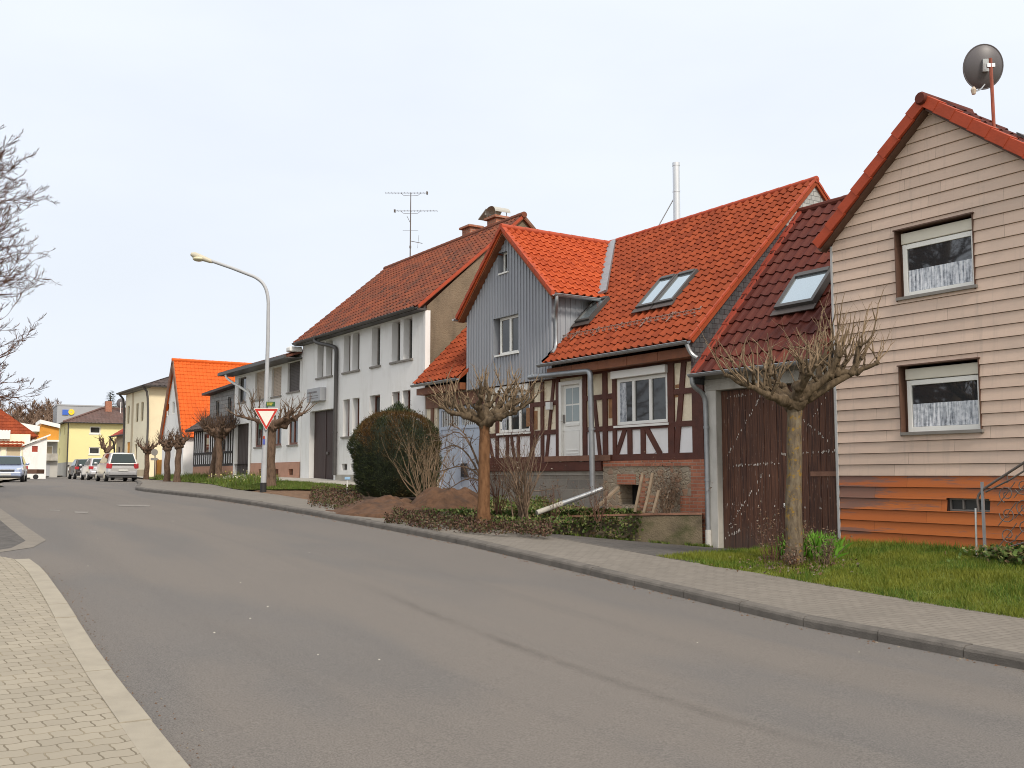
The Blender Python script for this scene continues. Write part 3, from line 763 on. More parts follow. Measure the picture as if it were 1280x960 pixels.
mb = MB(); mb.fbox(ST, XL - .03, XL + .012, -.03, .035, .1, top(XL) - .05); mb.build('corner_trim', M['trim_grey'], bh)
mb = MB(); V = Vector((XA + 12.25, 0, (XA + 12.25) * SLL)); tiles(mb, (-12.25, 16.0, 7.93 - V.z), (0, -1, 0), V, 1.3, V.length, .3, .34)
V = Vector((XA - XR - .25, 0, (XR + .25 - XA) * SLR)); tiles(mb, (XR + .25, 14.72, 7.93 + V.z * -1), (0, 1, 0), V, 1.25, V.length, .3, .34, amp=.05)
rf = mb.build('roof', M['tile_darkred'], bh)
mb = MB()
for xe, s in ((-12.28, SLL), (XR + .28, SLR)):
    a = Vector((xe, 14.7, 7.97 - abs(XA - xe) * s)); b = Vector((XA, 14.7, 7.97)); n = int((b - a).length / .4); d = (b - a).normalized(); nn = Vector((-d.z, 0, d.x)) if d.x > 0 else Vector((d.z, 0, -d.x))
    for i in range(n + 1):
        p = a + d * (i * (b - a).length / (n + 1)); q = a + d * ((i + 1.04) * (b - a).length / (n + 1))
        mb.hexa([p - nn*.15 + Vector((0,-.05,0)), q - nn*.165 + Vector((0,-.04,0)), q - nn*.165 + Vector((0,.02,0)), p - nn*.15 + Vector((0,.02,0)),
                 p + nn*.045 + Vector((0,-.05,0)), q + nn*.025 + Vector((0,-.04,0)), q + nn*.025 + Vector((0,.18,0)), p + nn*.045 + Vector((0,.18,0))])
mb.build('verge_tiles', M['verge_red'], rf, bevel=.008)
mb = MB(); mb.tube([(XA, 14.6, 7.91), (XA, 14.63, 7.91), (XA, 16.0, 7.91)], [.09, .11, .10], 10); mb.build('ridge_tile', M['tile_darkred'], rf, smooth=40)
mb = MB(); mb.box(XL, XR, 15.91, 23, -.3, 4.6); mb.build('rear_wing', M['pale_plaster'], bh); mb = MB(); mb.prism([(XL - .1, 15.95, 4.605), (XL - .1, 23.3, 4.605), (XL - .1, 19.6, 5.3)], (XR - XL + .3, 0, 0)); mb.build('rear_roof', M['tile_darkred'], bh)
mb = MB()
for xe, s in ((-12.22, SLL), (XR + .2, SLR)):
    a = Vector((xe, 14.815, 7.79 - abs(XA - xe) * s)); b = Vector((XA, 14.815, 7.79)); mb.bar(a, b, .17, .1, up=(-(b-a).z, 0, (b-a).x) if b.x > a.x else ((b-a).z, 0, -(b-a).x))
mb.build('barge_board', M['reveal_brown'], bh)
for (u0, u1, z0, z1), cv in ((W1, .50), (W2, .55)):
    w = window(bh, ST, u0 + .06, u1 - .015, z0 + .05, z1 - .25, n=-.08, fw=.085, sill=M['sill_grey'], sillw=.045, silln=.07, curtain=cv, glass=M['glass_front'])
    m = MB(); m.fbox(ST, u0 + .05, u1 - .01, -.17, -.06, z1 - .24, z1 - .05); m.build('shutter_box', M['cream_box'], w, bevel=.01)
    m = MB(); m.fbox(ST, u0 + .0, u0 + .055, -.19, -.12, z0, z1); m.fbox(ST, u0 - .012, u0 + .004, -.15, .04, z0 - .02, z1 + .01); m.fbox(ST, u1 - .004, u1 + .012, -.15, .036, z0 - .02, z1 + .01); m.fbox(ST, u0 - .03, u1 + .03, -.15, .055, z1 - .005, z1 + .016)
    m.build('trim', M['reveal_brown'], w)
window(bh, ST, *WV, n=-.05, fw=.03, cols=3, bar=.016, mat=M['sill_grey'], name='cellar_window')
mb = MB(); xa, xb = -8.75, -5.6; zz = lambda x: 7.93 - (x - XA) * SLR + .09
mb.hexa([(xa, 15.4, zz(xa)), (xb, 15.4, zz(xb)), (xb, 15.9, zz(xb)), (xa, 15.9, zz(xa)), (xa, 15.4, zz(xa) + .05), (xb, 15.4, zz(xb) + .05), (xb, 15.9, zz(xb) + .05), (xa, 15.9, zz(xa) + .05)]); mb.build('roof_panel', M['gutter_dark'], rf)
# satellite dish on the roof, its mast clamped to the gable side
sp = atD(1243, 168, 15.6)
sd = thing('satellite_dish', sp, 'large dark grey satellite dish on a rusty red mast above the beige clad house', 'satellite dish')
mb = MB(); pt = atD(1238, 73, 15.6); mb.tube([sp - Vector((0, 0, .35)), sp.lerp(pt, .5), pt], .028, 8); mb.build('mast', M['rust_iron'], sd, smooth=40)
mb = MB(); mb.tube([sp - Vector((0, 0, .05)), sp + Vector((0, 0, .1))], [.09, .05], 10); mb.build('mast_collar', M['gutter_dark'], sd)
dc = atD(1231.5, 82, 15.82); face = (FH * 1 + RT * .12 + Vector((0, 0, .2))).normalized()
e1 = face.cross(Vector((0, 0, 1))).normalized(); e2 = e1.cross(face)
mb = MB(); nr, nk = 7, 36; rad = .345
for side in (0, 1):
    b = len(mb.v)
    for i in range(nr + 1):
        r = rad * i / nr
        for k in range(nk):
            t = 2*PI*k/nk; q = dc + (e1*math.cos(t)*.9 + e2*math.sin(t)*1.04)*r + face*((r/rad)**2*.09 + side*.012 + (.012 if i == nr else 0))
            mb.v.append(tuple(q))
    for i in range(nr):
        for k in range(nk):
            k2 = (k+1) % nk; mb.f.append((b+i*nk+k, b+i*nk+k2, b+(i+1)*nk+k2, b+(i+1)*nk+k)); mb.uv.append(None)
rim = [dc + (e1*math.cos(2*PI*k/nk)*.9 + e2*math.sin(2*PI*k/nk)*1.04)*rad + face*.1 for k in range(nk+1)]
mb.tube(rim, .012, 6); mb.build('reflector', M['dish_grey'], sd, smooth=50)
mb = MB(); mb.bar(dc - face*.02 - e2*.1, dc - face*.02 + e2*.1, .1, .05, up=tuple(face)); mb.bar(pt - Vector((.0,0,.12)) - e1*.06, pt - Vector((0,0,.12)) + e1*.06, .05, .06); mb.build('bracket', M['steel'], sd)
ln = atD(1217, 114, 15.6); mb = MB(); mb.tube(smoothpath([dc - e2*.3, (dc - e2*.36).lerp(ln, .5) - Vector((0,0,.02)), ln]), .012, 6); mb.build('feed_arm', M['steel'], sd)
mb = MB(); mb.tube([ln + Vector((0,0,.07)), ln + Vector((0,0,.02)), ln - Vector((0,0,.05))], [.02, .045, .03], 8); mb.build('feed_horn', M['shutter_beige'], sd)
# wrought iron stair railing at the right edge
pr = onY(1224, 690, 14.3)
rl = thing('stair_railing', (pr.x, 14.3, .35), 'curly wrought iron stair railing climbing before the rust orange boards', 'railing')
mb = MB(); A = lambda px, py, y=14.3: onY(px, py, y)
hand = smoothpath([A(1224, 640), A(1221, 622), A(1228, 612), A(1245, 601), A(1262, 590), A(1300, 565), A(1345, 535)], 2)
mb.tube(hand, .02, 8); mb.tube([A(1232, 615), A(1262, 600), A(1345, 548)], .014, 6); mb.tube([A(1238, 690), A(1345, 660)], .012, 6)
for px in (1259, 1280, 1302, 1325): mb.tube([A(px, 591 - (px-1262)*.64), A(px, 602 - (px-1262)*.64)], .009, 5)
def spiral(cx, cz, r, s, t0, turns=1.4):
    return [Vector((cx + s*r*(1-.75*k/14)*math.cos(t0 + turns*2*PI*k/14), 14.3, cz + r*(1-.75*k/14)*math.sin(t0 + turns*2*PI*k/14))) for k in range(15)]
c0 = A(1250, 650); c1 = A(1335, 600)
for i in range(5):
    for j in range(3):
        cx = c0.x + .12 + i*.26; cz = .72 + j*.3 + i*.115
        mb.tube(spiral(cx, cz, .13, 1 if (i+j) % 2 else -1, R.uniform(0, 6)), .008, 5)
        mb.tube([(cx - .15, 14.3, cz - .17), (cx, 14.3, cz), (cx + .14, 14.3, cz + .18)], .007, 5)
mb.build('scrollwork', M['iron'], rl)
mb = MB(); a = A(1226, 640); mb.box(a.x + .025, a.x + .06, 14.28, 14.315, .3, 1.5); mb.build('post', M['zinc'], rl)
mb = MB(); a = A(1222, 690); mb.tube([(a.x, 14.27, .3), (a.x + .015, 14.27, 1.1)], .016, 8); mb.build('post_sleeve', M['steel'], rl)
st = thing('entrance_steps', (-7.0, 14.4, .3), 'brown concrete entrance steps low beside the iron railing at the right edge', 'steps')
mb = MB()
for i in range(4): mb.box(-8.05 + i*.32, -6.5, 14.36, 14.86, .2, .62 + i*.17)
mb.build('stair_flight', M['old_beam'], st, bevel=.01)

# ================================================================== garage with the big worn gate
gg = thing('garage', (-13.7, 14.9, .1), 'low garage with dark red tiled roof and large peeling brown plank gate', 'garage')
GX0, GX1 = -15.44, -12.09; GS = 1.157
mb = MB(); wall(mb, ST, [(GX0, 3.72), (GX1, 3.72)], -.3, [(-15.12, -12.12, -.3, 3.36)], rev=.25); boxwalls(mb, GX0 + .01, GX1, 14.9, 21, -.3, 3.6); mb.build('wall', M['concrete'], gg)
mb = MB(); mb.fbox(ST, GX0, GX1, .004, .03, 3.36, 3.6); mb.build('lintel', M['concrete'], gg, bevel=.01)
mb = MB(); mb.fbox(ST, GX0 + .02, -15.12, .003, .022, -.1, 3.36); mb.build('door_jamb', M['jamb'], gg)
mb = MB(); x = -15.11; k = 0
while x < -12.13:
    w = R.uniform(.13, .19); x2 = min(x + w, -12.125)
    if x < -13.62 < x2: x2 = -13.62
    d = R.uniform(-.006, .006)
    b0 = len(mb.f); mb.fbox(ST, x + .004, x2 - .004, -.17, -.13 + d, .06 + R.uniform(0, .03), 3.345)
    for q in range(b0, len(mb.f)): mb.uv[q] = (k + .5, .5)
    mb.anyuv = True; x = x2; k += 1
dg = mb.build('gate_leaf', M['gate_wood'], gg)
mb = MB(); mb.fbox(ST, -12.8, -12.13, -.125, -.112, 1.58, 1.67); mb.build('cross_batten', M['old_beam'], gg)
mb = MB()     # flaking white nail rows where braces lie behind the boards
def flakes(a, b, n):
    for i in range(n):
        t = R.random(); u = lerp(a[0], b[0], t) + R.uniform(-.012, .012); z = lerp(a[1], b[1], t) + R.uniform(-.02, .02); s = R.uniform(.004, .013); h = R.uniform(.01, .045)
        mb.add([ST.p(u - s, -.116, z), ST.p(u + s * .6, -.116, z - h * .4), ST.p(u + s, -.116, z + h * .6), ST.p(u - s * .4, -.116, z + h)], [(0, 1, 2, 3)])
for a, b, n in (((-15.0, 3.2), (-13.7, 3.25), 22), ((-13.9, 3.3), (-14.95, 2.0), 38), ((-14.9, 1.78), (-13.65, 1.83), 34), ((-14.0, 1.62), (-14.95, .55), 30), ((-13.55, 2.0), (-12.2, 2.03), 34), ((-13.1, 2.75), (-12.35, 2.2), 22), ((-13.5, 3.1), (-12.2, 3.15), 12), ((-15, .4), (-12.2, 3.2), 20), ((-15, 1), (-12.2, 1), 12), ((-15.05, .3), (-14.6, .5), 14)): flakes(a, b, n)
mb.build('flaking_paint', M['flake'], dg)
mb = MB(); mb.fbox(ST, -13.45, -13.2, -.118, -.08, .98, 1.06); mb.build('handle', M['white_metal'], dg, bevel=.008)
gr = slope('roof', gg, M['tile_darkred'], GX0 - .0, GX1 + .02, 14.55, 3.72, 17.95, 3.72 + 3.4*GS, .27, .36, amp=.045, step=.03)
mb = MB(); ridge_tiles(mb, (GX0, 17.97, 7.68), (GX1, 17.97, 7.68), .085); mb.quad((GX0, 17.95, 7.62), (GX1, 17.95, 7.62), (GX1, 21.5, 3.6), (GX0, 21.5, 3.6)); mb.build('ridge_tiles', M['tile_darkred'], gr)
mb = MB()
for i in range(11):
    y = 14.5 + i * .31; z = 3.74 + (y - 14.55) * GS
    mb.hexa([(GX0-.02, y, z-.02), (GX0+.13, y, z-.02), (GX0+.13, y+.33, z-.02+.33*GS), (GX0-.02, y+.33, z-.02+.33*GS), (GX0-.02, y, z+.085), (GX0+.13, y, z+.085), (GX0+.13, y+.33, z+.06+.33*GS), (GX0-.02, y+.33, z+.06+.33*GS)])
mb.build('verge_tiles', M['tile_red'], gr)
a = roof_hit(971, 390, 14.55, 3.78, GS); b = roof_hit(1042, 339, 14.55, 3.78, GS)
roof_window(gg, a.x, min(b.x + .08, -12.4), a.y, b.y, 14.55, 3.78, GS, fr=.085, h=.13)
mb = MB(); gutter(mb, (GX0 - .05, 14.5, 3.70), (GX1, 14.5, 3.70), .065); mb.build('gutter', M['zinc'], gg, smooth=40)
mb = MB(); pipe(mb, [(-15.42, 14.5, 3.64), (-15.42, 14.52, 3.45), (-15.36, 14.78, 3.3), (-15.36, 14.83, 3.0), (-15.36, 14.83, .45)], .05, clips=[(-15.36, 14.83, 2.6), (-15.36, 14.83, 1.5)]); dp = mb.build('downpipe', M['zinc'], gg, smooth=40)
mb = MB(); mb.tube([(-15.36, 14.83, .0), (-15.36, 14.83, .47)], .065, 12); mb.build('standpipe', M['jamb'], dp, smooth=40)

# ================================================================== half-timbered house
hh = thing('half_timbered_house', (-21.5, 14.9, .7), 'half timbered house with orange tiled roof and grey boarded dormer gable', 'house')
HX0, HX1 = -27.95, -15.5
DOOR = (-20.72, -19.74, 1.93, 3.97); WR = (-18.42, -16.64, 2.76, 4.04); WLf = (-23.62, -22.08, 2.76, 4.04); GD = (-27.25, -24.6, .5, 3.68)
mb = MB(); wall(mb, ST, [(HX0, 4.25), (HX1, 4.25)], 2.71, [DOOR, WR, WLf, GD], n=-.03, rev=.16); up_ = mb.build('plaster_panel', M['panel_cream'], hh)
mb = MB(); wall(mb, ST, [(-24.6, 2.71), (HX1, 2.71)], 1.94, [(DOOR[0], DOOR[1], 1.94, 2.71)], n=-.03); mb.build('plaster_panel', M['panel_white'], hh)
mb = MB(); boxwalls(mb, HX0, HX1 + .02, 14.94, 22.5, 0, 4.3); 
for x in (HX0,): mb.add([(x, 14.93, 4.3), (x, 22.5, 4.3), (x, 18.52, 8.4)], [(0, 1, 2)])
mb.build('wall', M['roughcast'], hh)
mb = MB(); mb.add([(HX1 + .04, 14.55, 3.5), (HX1 + .04, 22.5, 3.5), (HX1 + .04, 22.5, 4.3), (HX1 + .04, 18.52, 8.42), (HX1 + .04, 14.5, 4.36)], [(0, 1, 2, 3, 4)]); mb.build('slate_gable', M['slate'], hh)
mb = MB(); gx_ = HX1 + .046; mb.prism([(gx_, 17.35, 7.3), (gx_, 19.6, 7.3), (gx_, 18.52, 8.40)], (.014, 0, 0)); mb.build('gable_pale_top', M['slate_pale_y'], hh)  # paler shingle pattern laid over the top of the slate gable
tb = MB()
def post(u, w, z0, z1, n=.012): tb.fbox(ST, u - w/2, u + w/2, -.04, n, z0, z1)
def rail(u0, u1, z0, z1, n=.008): tb.fbox(ST, u0, u1, -.04, n, z0, z1)
def brace(u0, z0, u1, z1, w=.13): tb.bar(ST.p(u0, -.0205, z0), ST.p(u1, -.0205, z1), w, .048, up=tuple(ST.N))
rail(-24.6, HX1, 1.94, 2.085, .018); rail(-24.6, DOOR[0], 2.65, 2.77); rail(DOOR[1], HX1, 2.65, 2.77); rail(-24.6, HX1, 4.05, 4.25, .016)
rail(-22.0, DOOR[0], 3.40, 3.52); rail(DOOR[1], -18.5, 3.42, 3.54); rail(-16.6, HX1, 3.36, 3.48)
for u, w in ((-24.5, .2), (-23.72, .14), (-21.98, .16), (-21.5, .13), (-20.8, .15), (-19.66, .15), (-18.86, .17), (-18.5, .13), (-16.52, .2), (-15.68, .34)): post(u, w, 2.07, 4.07)
for u in (-23.2, -22.65): post(u, .12, 2.07, 2.68, .009)
for u in (-17.95, -17.48): post(u, .15, 2.07, 2.68, .009)
brace(-20.98, 4.06, -21.32, 2.06, .11); brace(-21.72, 2.68, -22.1, 2.06); brace(-19.28, 3.44, -19.08, 2.06, .11); brace(-18.12, 2.68, -18.45, 2.06)
brace(-17.38, 2.68, -16.9, 2.06, .14); brace(-16.1, 4.06, -16.38, 2.06, .15); brace(-24.2, 2.68, -23.95, 2.06); brace(-23.0, 2.68, -22.85, 2.06, .1)
tb.build('timber_frame', M['timber_red'], hh)
mb = MB()
for u0, u1, z0, z1 in ((-18.75, -18.6, 2.95, 3.45), (-22.28, -22.1, 2.9, 3.4), (-16.42, -16.2, 3.36, 3.3), (-16.4, -16.1, 3.5, 3.58), (-21.9, -21.75, 2.8, 3.3)):
    mb = MB(); mb.fbox(ST, u0, u1, -.04, -.022, min(z0, z1), max(z0, z1)); mb.build('bare_patch', M['patch_brown'], hh)
# plinth: concrete blocks left, rubble and brick right
mb = MB(); mb.fbox(ST, -24.55, -18.95, -.5, -.06, 0, 1.60); mb.build('block_wall', M['block'], hh)
mb = MB(); mb.fbox(ST, -24.55, -18.95, -.3, -.04, 1.60, 1.70); mb.build('ledge', M['concrete'], hh)
mb = MB(); mb.fbox(ST, -24.58, -18.97, -.3, .05, 1.705, 1.935); mb.build('sill_beam', M['timber_red'], hh, bevel=.01)
mb = MB(); mb.fbox(ST, -21.3, -18.6, .052, .075, 1.945, 2.08); mb.build('weathered_sill', M['old_beam'], hh)
HOLE = (-18.35, -17.6, .92, 1.38)
mb = MB(); wall(mb, ST, [(-18.95, 1.80), (HX1, 1.80)], -.2, [HOLE], n=-.0, rev=.4); mb.quad(ST.p(-18.95, 0, -.2), ST.p(-18.95, 0, 1.8), ST.p(-18.95, -.4, 1.8), ST.p(-18.95, -.4, -.2)); mb.build('rubble_plinth', M['rubble'], hh)
mb = MB(); mb.fbox(ST, HOLE[0] - .1, HOLE[1] + .1, -.42, -.4, .8, 1.5); mb.build('plinth_opening', M['dark_opening'], hh)
mb = MB(); mb.fbox(ST, -18.93, HX1, -.1, .02, 1.80, 1.935); mb.fbox(ST, -18.4, -17.75, -.05, .018, 1.39, 1.62); mb.fbox(ST, -17.6, -17.42, -.05, .017, .85, 1.6); mb.fbox(ST, -15.9, HX1 + .01, -.05, .02, -.1, 1.80); mb.fbox(ST, -16.25, -15.9, -.05, .015, .6, 1.15); mb.build('brick_course', M['brick'], hh)
# eave, roof
mb = MB()
for a, b in ((HX0, -25.2), (-20.8, HX1)):
    n = int((b - a) / .9); 
    for i in range(n): mb.box(a + (b-a)*i/n + .006, a + (b-a)*(i+1)/n - .006, 14.56, 14.9, 4.10, 4.30)
    mb.build('eave_board', M['timber_orange'], hh); mb = MB()
RS = (8.53 - 4.44) / (18.52 - 14.45); Z0 = 4.44
vl = math.hypot(18.52 - 14.45, 8.53 - 4.44)
dl = lambda v: (-20.80 - HX0) if 14.45 + v * 4.07 / vl < 14.98 else (-22.85 - HX0)
slope('roof', hh, M['tile_orange'], HX0, HX1 + .12, 14.45, Z0, 18.52, 8.53, .24, .275, lo=dl, amp=.05, step=.032)
slope('roof', hh, M['tile_orange'], HX0, HX1, 14.45, Z0, 18.52, 8.53, .24, .275, hi=lambda v: (-25.2 - HX0) if 14.45 + v * 4.07 / vl < 14.98 else (-22.85 - HX0), amp=.05, step=.032)
mb = MB(); V = Vector((0, -4.2, 4.1)); tiles(mb, (HX1 + .12, 22.72, 4.43), (-1, 0, 0), V, HX1 + .12 - HX0, V.length, .3, .34, sub=3); mb.build('roof', M['tile_orange'], hh)
mb = MB(); ridge_tiles(mb, (HX1 + .14, 18.52, 8.53), (HX0, 18.52, 8.53), .08); mb.build('ridge_tiles', M['verge_red'], hh, smooth=50)
mb = MB()
for i in range(17):
    a = i / 17; b = (i + 1.03) / 17; ya, yb = lerp(14.42, 18.5, a), lerp(14.42, 18.5, b); za, zb = lerp(4.42, 8.52, a), lerp(4.42, 8.52, b); x0, x1 = HX1 + .08, HX1 + .14
    mb.hexa([(x0, ya, za), (x1, ya, za), (x1, yb, zb-.01), (x0, yb, zb-.01), (x0, ya, za+.07), (x1, ya, za+.07), (x1, yb, zb+.055), (x0, yb, zb+.055)])
    ya, yb = lerp(22.75, 18.5, a), lerp(22.75, 18.5, b)
    mb.hexa([(x0, ya, za), (x1, ya, za), (x1, yb, zb-.01), (x0, yb, zb-.01), (x0, ya, za+.07), (x1, ya, za+.07), (x1, yb, zb+.055), (x0, yb, zb+.055)])
mb.build('verge_tiles', M['verge_orange'], hh)
mb = MB(); gutter(mb, (-20.95, 14.40, 4.40), (HX1 + .1, 14.40, 4.40), .065); mb.build('gutter', M['zinc'], hh, smooth=40); mb = MB(); gutter(mb, (HX0, 14.40, 4.40), (-25.1, 14.40, 4.40), .065); mb.build('gutter', M['zinc'], hh, smooth=40)
mb = MB(); mb.tube(smoothpath([(HX1 + .05, 14.4, 4.34), (HX1 + .07, 14.45, 4.2), (HX1 + .12, 14.5, 4.1), (HX1 + .2, 14.55, 4.04)]), .045, 8); mb.build('gutter_spout', M['zinc'], hh, smooth=40)
for (x0, x1, a, b, o) in ((-18.33, -17.72, 15.5, 16.3, 0), (-17.68, -17.02, 15.5, 16.3, 0), (-20.72, -20.1, 15.45, 16.1, 0)): roof_window(hh, x0, x1, a, b, 14.45, Z0 + .06, RS)
mb = MB()
for x in frange(-21.2, -15.8, .9): 
    y, z = 15.05, Z0 + .6*RS + .1; mb.bar((x, y, z - .05), (x, y + .12, z + .12), .03, .02); mb.bar((x, y - .1, z - .12), (x, y + .2, z + .14), .03, .012)
for dz in (.03, .11): mb.tube([(-21.4, 15.05 + dz*.5, Z0 + .6*RS + .05 + dz), (-15.75, 15.05 + dz*.5, Z0 + .6*RS + .05 + dz)], .012, 5)
for i in range(46):
    x = -21.35 + i*.12; mb.tube([(x, 15.06, Z0 + .6*RS + .05), (x + .06, 15.09, Z0 + .6*RS + .18)], .008, 4)
mb.build('snow_guard', M['snow_iron'], hh)
# dormer
dm = MB(); DW = ywall(14.75); DX0, DX1, DC = -25.12, -20.82, -22.9; DZ = 6.22; dtop = lambda u: 8.28 - abs(u - DC) * .905
DW1 = (-23.68, -22.40, 4.93, 5.97); DW2 = (-23.46, -22.93, 7.22, 7.80)
wall(dm, DW, [(DX0, dtop(DX0)), (DC, 8.28), (DX1, dtop(DX1))], 4.08, [DW1, DW2], rev=.24)
for i, u in enumerate(frange(DX0 + .02, DX1 - .02, .145)):
    segs = [(4.07, dtop(u))]
    for o in (DW1, DW2):
        if o[0] - .03 < u < o[1] + .03:
            segs = [q for s in segs for q in ((s[0], min(s[1], o[2] - .03)), (max(s[0], o[3]), s[1])) if q[1] - q[0] > .02]
    for a, b in segs: dm.fbox(DW, u - .026, u + .026, 0, .024, a, b - .01)
for x, sgn in ((DX1, 1), (DX0, -1)):
    dm.quad((x, 14.75, 4.08), (x, 17.2, 4.08), (x, 17.2, dtop(DX1)), (x, 14.75, dtop(DX1)))
    for y in frange(14.85, 16.9, .17): dm.box(min(x, x + sgn*.02), max(x, x + sgn*.02), y - .022, y + .022, 4.3, dtop(DX1) - .02)
dm.quad((DX0, 14.75, 4.08), (DX1, 14.75, 4.08), (DX1, 15.1, 4.08), (DX0, 15.1, 4.08))
dmo = dm.build('dormer', M['grey_boards'], hh)
window(dmo.parent, DW, DW1[0] + .2, DW1[1], DW1[2], DW1[3], n=-.1, cols=2, fw=.07, sill=M['white_frame'], silln=.06, sillw=.04, name='dormer_window')
window(dmo.parent, DW, DW2[0] + .16, DW2[1], DW2[2], DW2[3], n=-.1, fw=.05, sill=M['white_frame'], silln=.05, sillw=.035, name='dormer_window')
mb = MB(); D1 = Vector((DC + .0, 0, 0)); zr = 8.42
vR = Vector((DC + 2.42 - DC, 0, 0)); V = Vector((-2.42, 0, 2.19)); Lv = V.length
ye = lambda v: 14.45 + (zr - 2.19 + v / Lv * 2.19 - Z0) / RS + .05      # meets the main roof
tiles(mb, (DC + 2.42, 14.52, zr - 2.19), (0, 1, 0), V, 4.2, Lv, .24, .275, amp=.05, step=.032, umax=lambda v: min(4.2, ye(v) - 14.52))
V = Vector((2.42, 0, 2.19)); tiles(mb, (DC - 2.42, 18.72, zr - 2.19), (0, -1, 0), V, 4.2, Lv, .29, .33, sub=4, umin=lambda v: max(0, 18.72 - ye(v)))
dr = mb.build('dormer_roof', M['tile_orange_lit'], hh)
mb = MB(); ridge_tiles(mb, (DC, 14.49, zr + .02), (DC, 18.5, zr + .02), .085); mb.build('ridge_tiles', M['verge_orange'], dr, smooth=50)
mb = MB()
for sgn in (1, -1):
    a = Vector((DC + sgn*2.45, 14.50, zr - 2.2)); b = Vector((DC, 14.50, zr + .03)); 
    for i in range(9):
        p = a.lerp(b, i/9); q = a.lerp(b, (i+1.03)/9)
        mb.hexa([p + Vector((0,-.03,-.07)), q + Vector((0,-.02,-.08)), q + Vector((0,.04,-.08)), p + Vector((0,.04,-.07)), p + Vector((0,-.03,.06)), q + Vector((0,-.02,.04)), q + Vector((0,.12,.04)), p + Vector((0,.12,.06))])
mb.build('verge_tiles', M['verge_orange'], dr)
mb = MB()
for sgn in (1, -1): mb.bar((DC + sgn*2.4, 14.64, zr - 2.33), (DC, 14.64, zr - .15), .2, .05, up=(-sgn*-2.18, 0, 2.4) if sgn < 0 else (2.18*1, 0, 2.4))
mb.build('soffit', M['timber_orange'], dr)
mb = MB(); gutter(mb, (DC + 2.5, 14.5, 6.18), (DC + 2.5, 16.25, 6.18), .065); mb.build('gutter', M['zinc'], dr, smooth=40); mb = MB(); gutter(mb, (DC - 2.5, 14.42, 6.18), (DC - 2.5, 16.25, 6.18), .065); mb.build('gutter', M['zinc'], dr, smooth=40)
mb = MB(); a = ye(0); mb.bar((DC + 2.36, a - .1, zr - 2.02), (DC + .05, 18.38, zr + .09), .24, .07, up=(0, -.6, 1)); mb.build('valley_flashing', M['zinc'], dr)
mb = MB(); pipe(mb, [(DC + 2.5, 14.6, 6.14), (DC + 2.5, 14.6, 5.95), (DX1 + .1, 14.8, 5.7), (DX1 + .08, 14.82, 5.4), (DX1 + .08, 14.82, 4.95), (DX1 + .16, 14.72, 4.78), (DX1 + .2, 14.6, 4.7)], .045); mb.build('downpipe', M['zinc'], hh, smooth=40)
mb = MB(); pipe(mb, [(-21.5, 14.5, 4.14), (-19.2, 14.55, 4.1), (-18.98, 14.56, 4.08), (-18.97, 14.56, 3.85), (-18.97, 14.6, 1.2)], .068, 3, clips=[(-18.97, 14.59, 2.7)]); mb.build('downpipe', M['zinc'], hh, smooth=40)
mb = MB(); mb.bar((-21.3, 14.8, 4.05), (-21.3, 14.45, 4.2), .05, .05); mb.build('pipe_bracket', M['zinc'], hh)
# door and windows
m = MB(); u0, u1, z0, z1 = DOOR; m.fbox(ST, u0, u0 + .1, -.14, .03, z0, z1); m.fbox(ST, u1 - .1, u1, -.14, .03, z0, z1); m.fbox(ST, u0 + .1, u1 - .1, -.14, .03, z1 - .1, z1); m.fbox(ST, u0 + .1, u1 - .1, -.09, -.05, z0 + .02, z1 - .1)
for a, b, c, d in ((u0 + .2, u1 - .2, z0 + .14, z0 + .78), (u0 + .2, u1 - .2, z0 + .9, z0 + .98)): m.fbox(ST, a, b, -.05, -.034, c, d)
for z in (z0 + .2, z0 + .28): m.fbox(ST, u0 + .24, u1 - .24, -.034, -.022, z, z + .03)
do = m.build('door', M['white_frame'], hh, bevel=.006)
for i in range(2):
    for j in range(2):
        p = MB(); a = u0 + .22 + i*.29; c = z0 + 1.02 + j*.44; p.fbox(ST, a, a + .26, -.055, -.042, c, c + .4); p.build('pane', M['glass_door'], do)
m = MB(); m.tube([ST.p(u0 + .16, -.02, z0 + .98), ST.p(u0 + .16, -.02, z0 + 1.2)], .018, 6); m.build('handle', M['iron'], do)
for W_ in (WR, WLf):
    w = window(hh, ST, W_[0], W_[1], W_[2], W_[3] - .18, n=-.03, cols=3, fw=.085, bar=.045, sill=M['white_frame'], silln=.05, sillw=.045)
    m = MB(); m.fbox(ST, W_[0] - .1, W_[1] + .04, -.12, .10, W_[3] - .175, W_[3] + .005); m.build('shutter_box', M['white_frame'], w, bevel=.01)
    m = MB(); a, b = W_[0] + .09, W_[0] + .32
    for i in range(6): m.tube([ST.p(a + .04*i, -.055, W_[2] + .08), ST.p(a + .04*i, -.055, W_[3] - .28)], .014, 5)
    m.build('curtain', M['curtain'], w)
m = MB(); m.fbox(ST, -21.18, -20.98, .015, .12, 3.28, 3.48); m.build('meter_box', M['white_metal'], hh, bevel=.01)
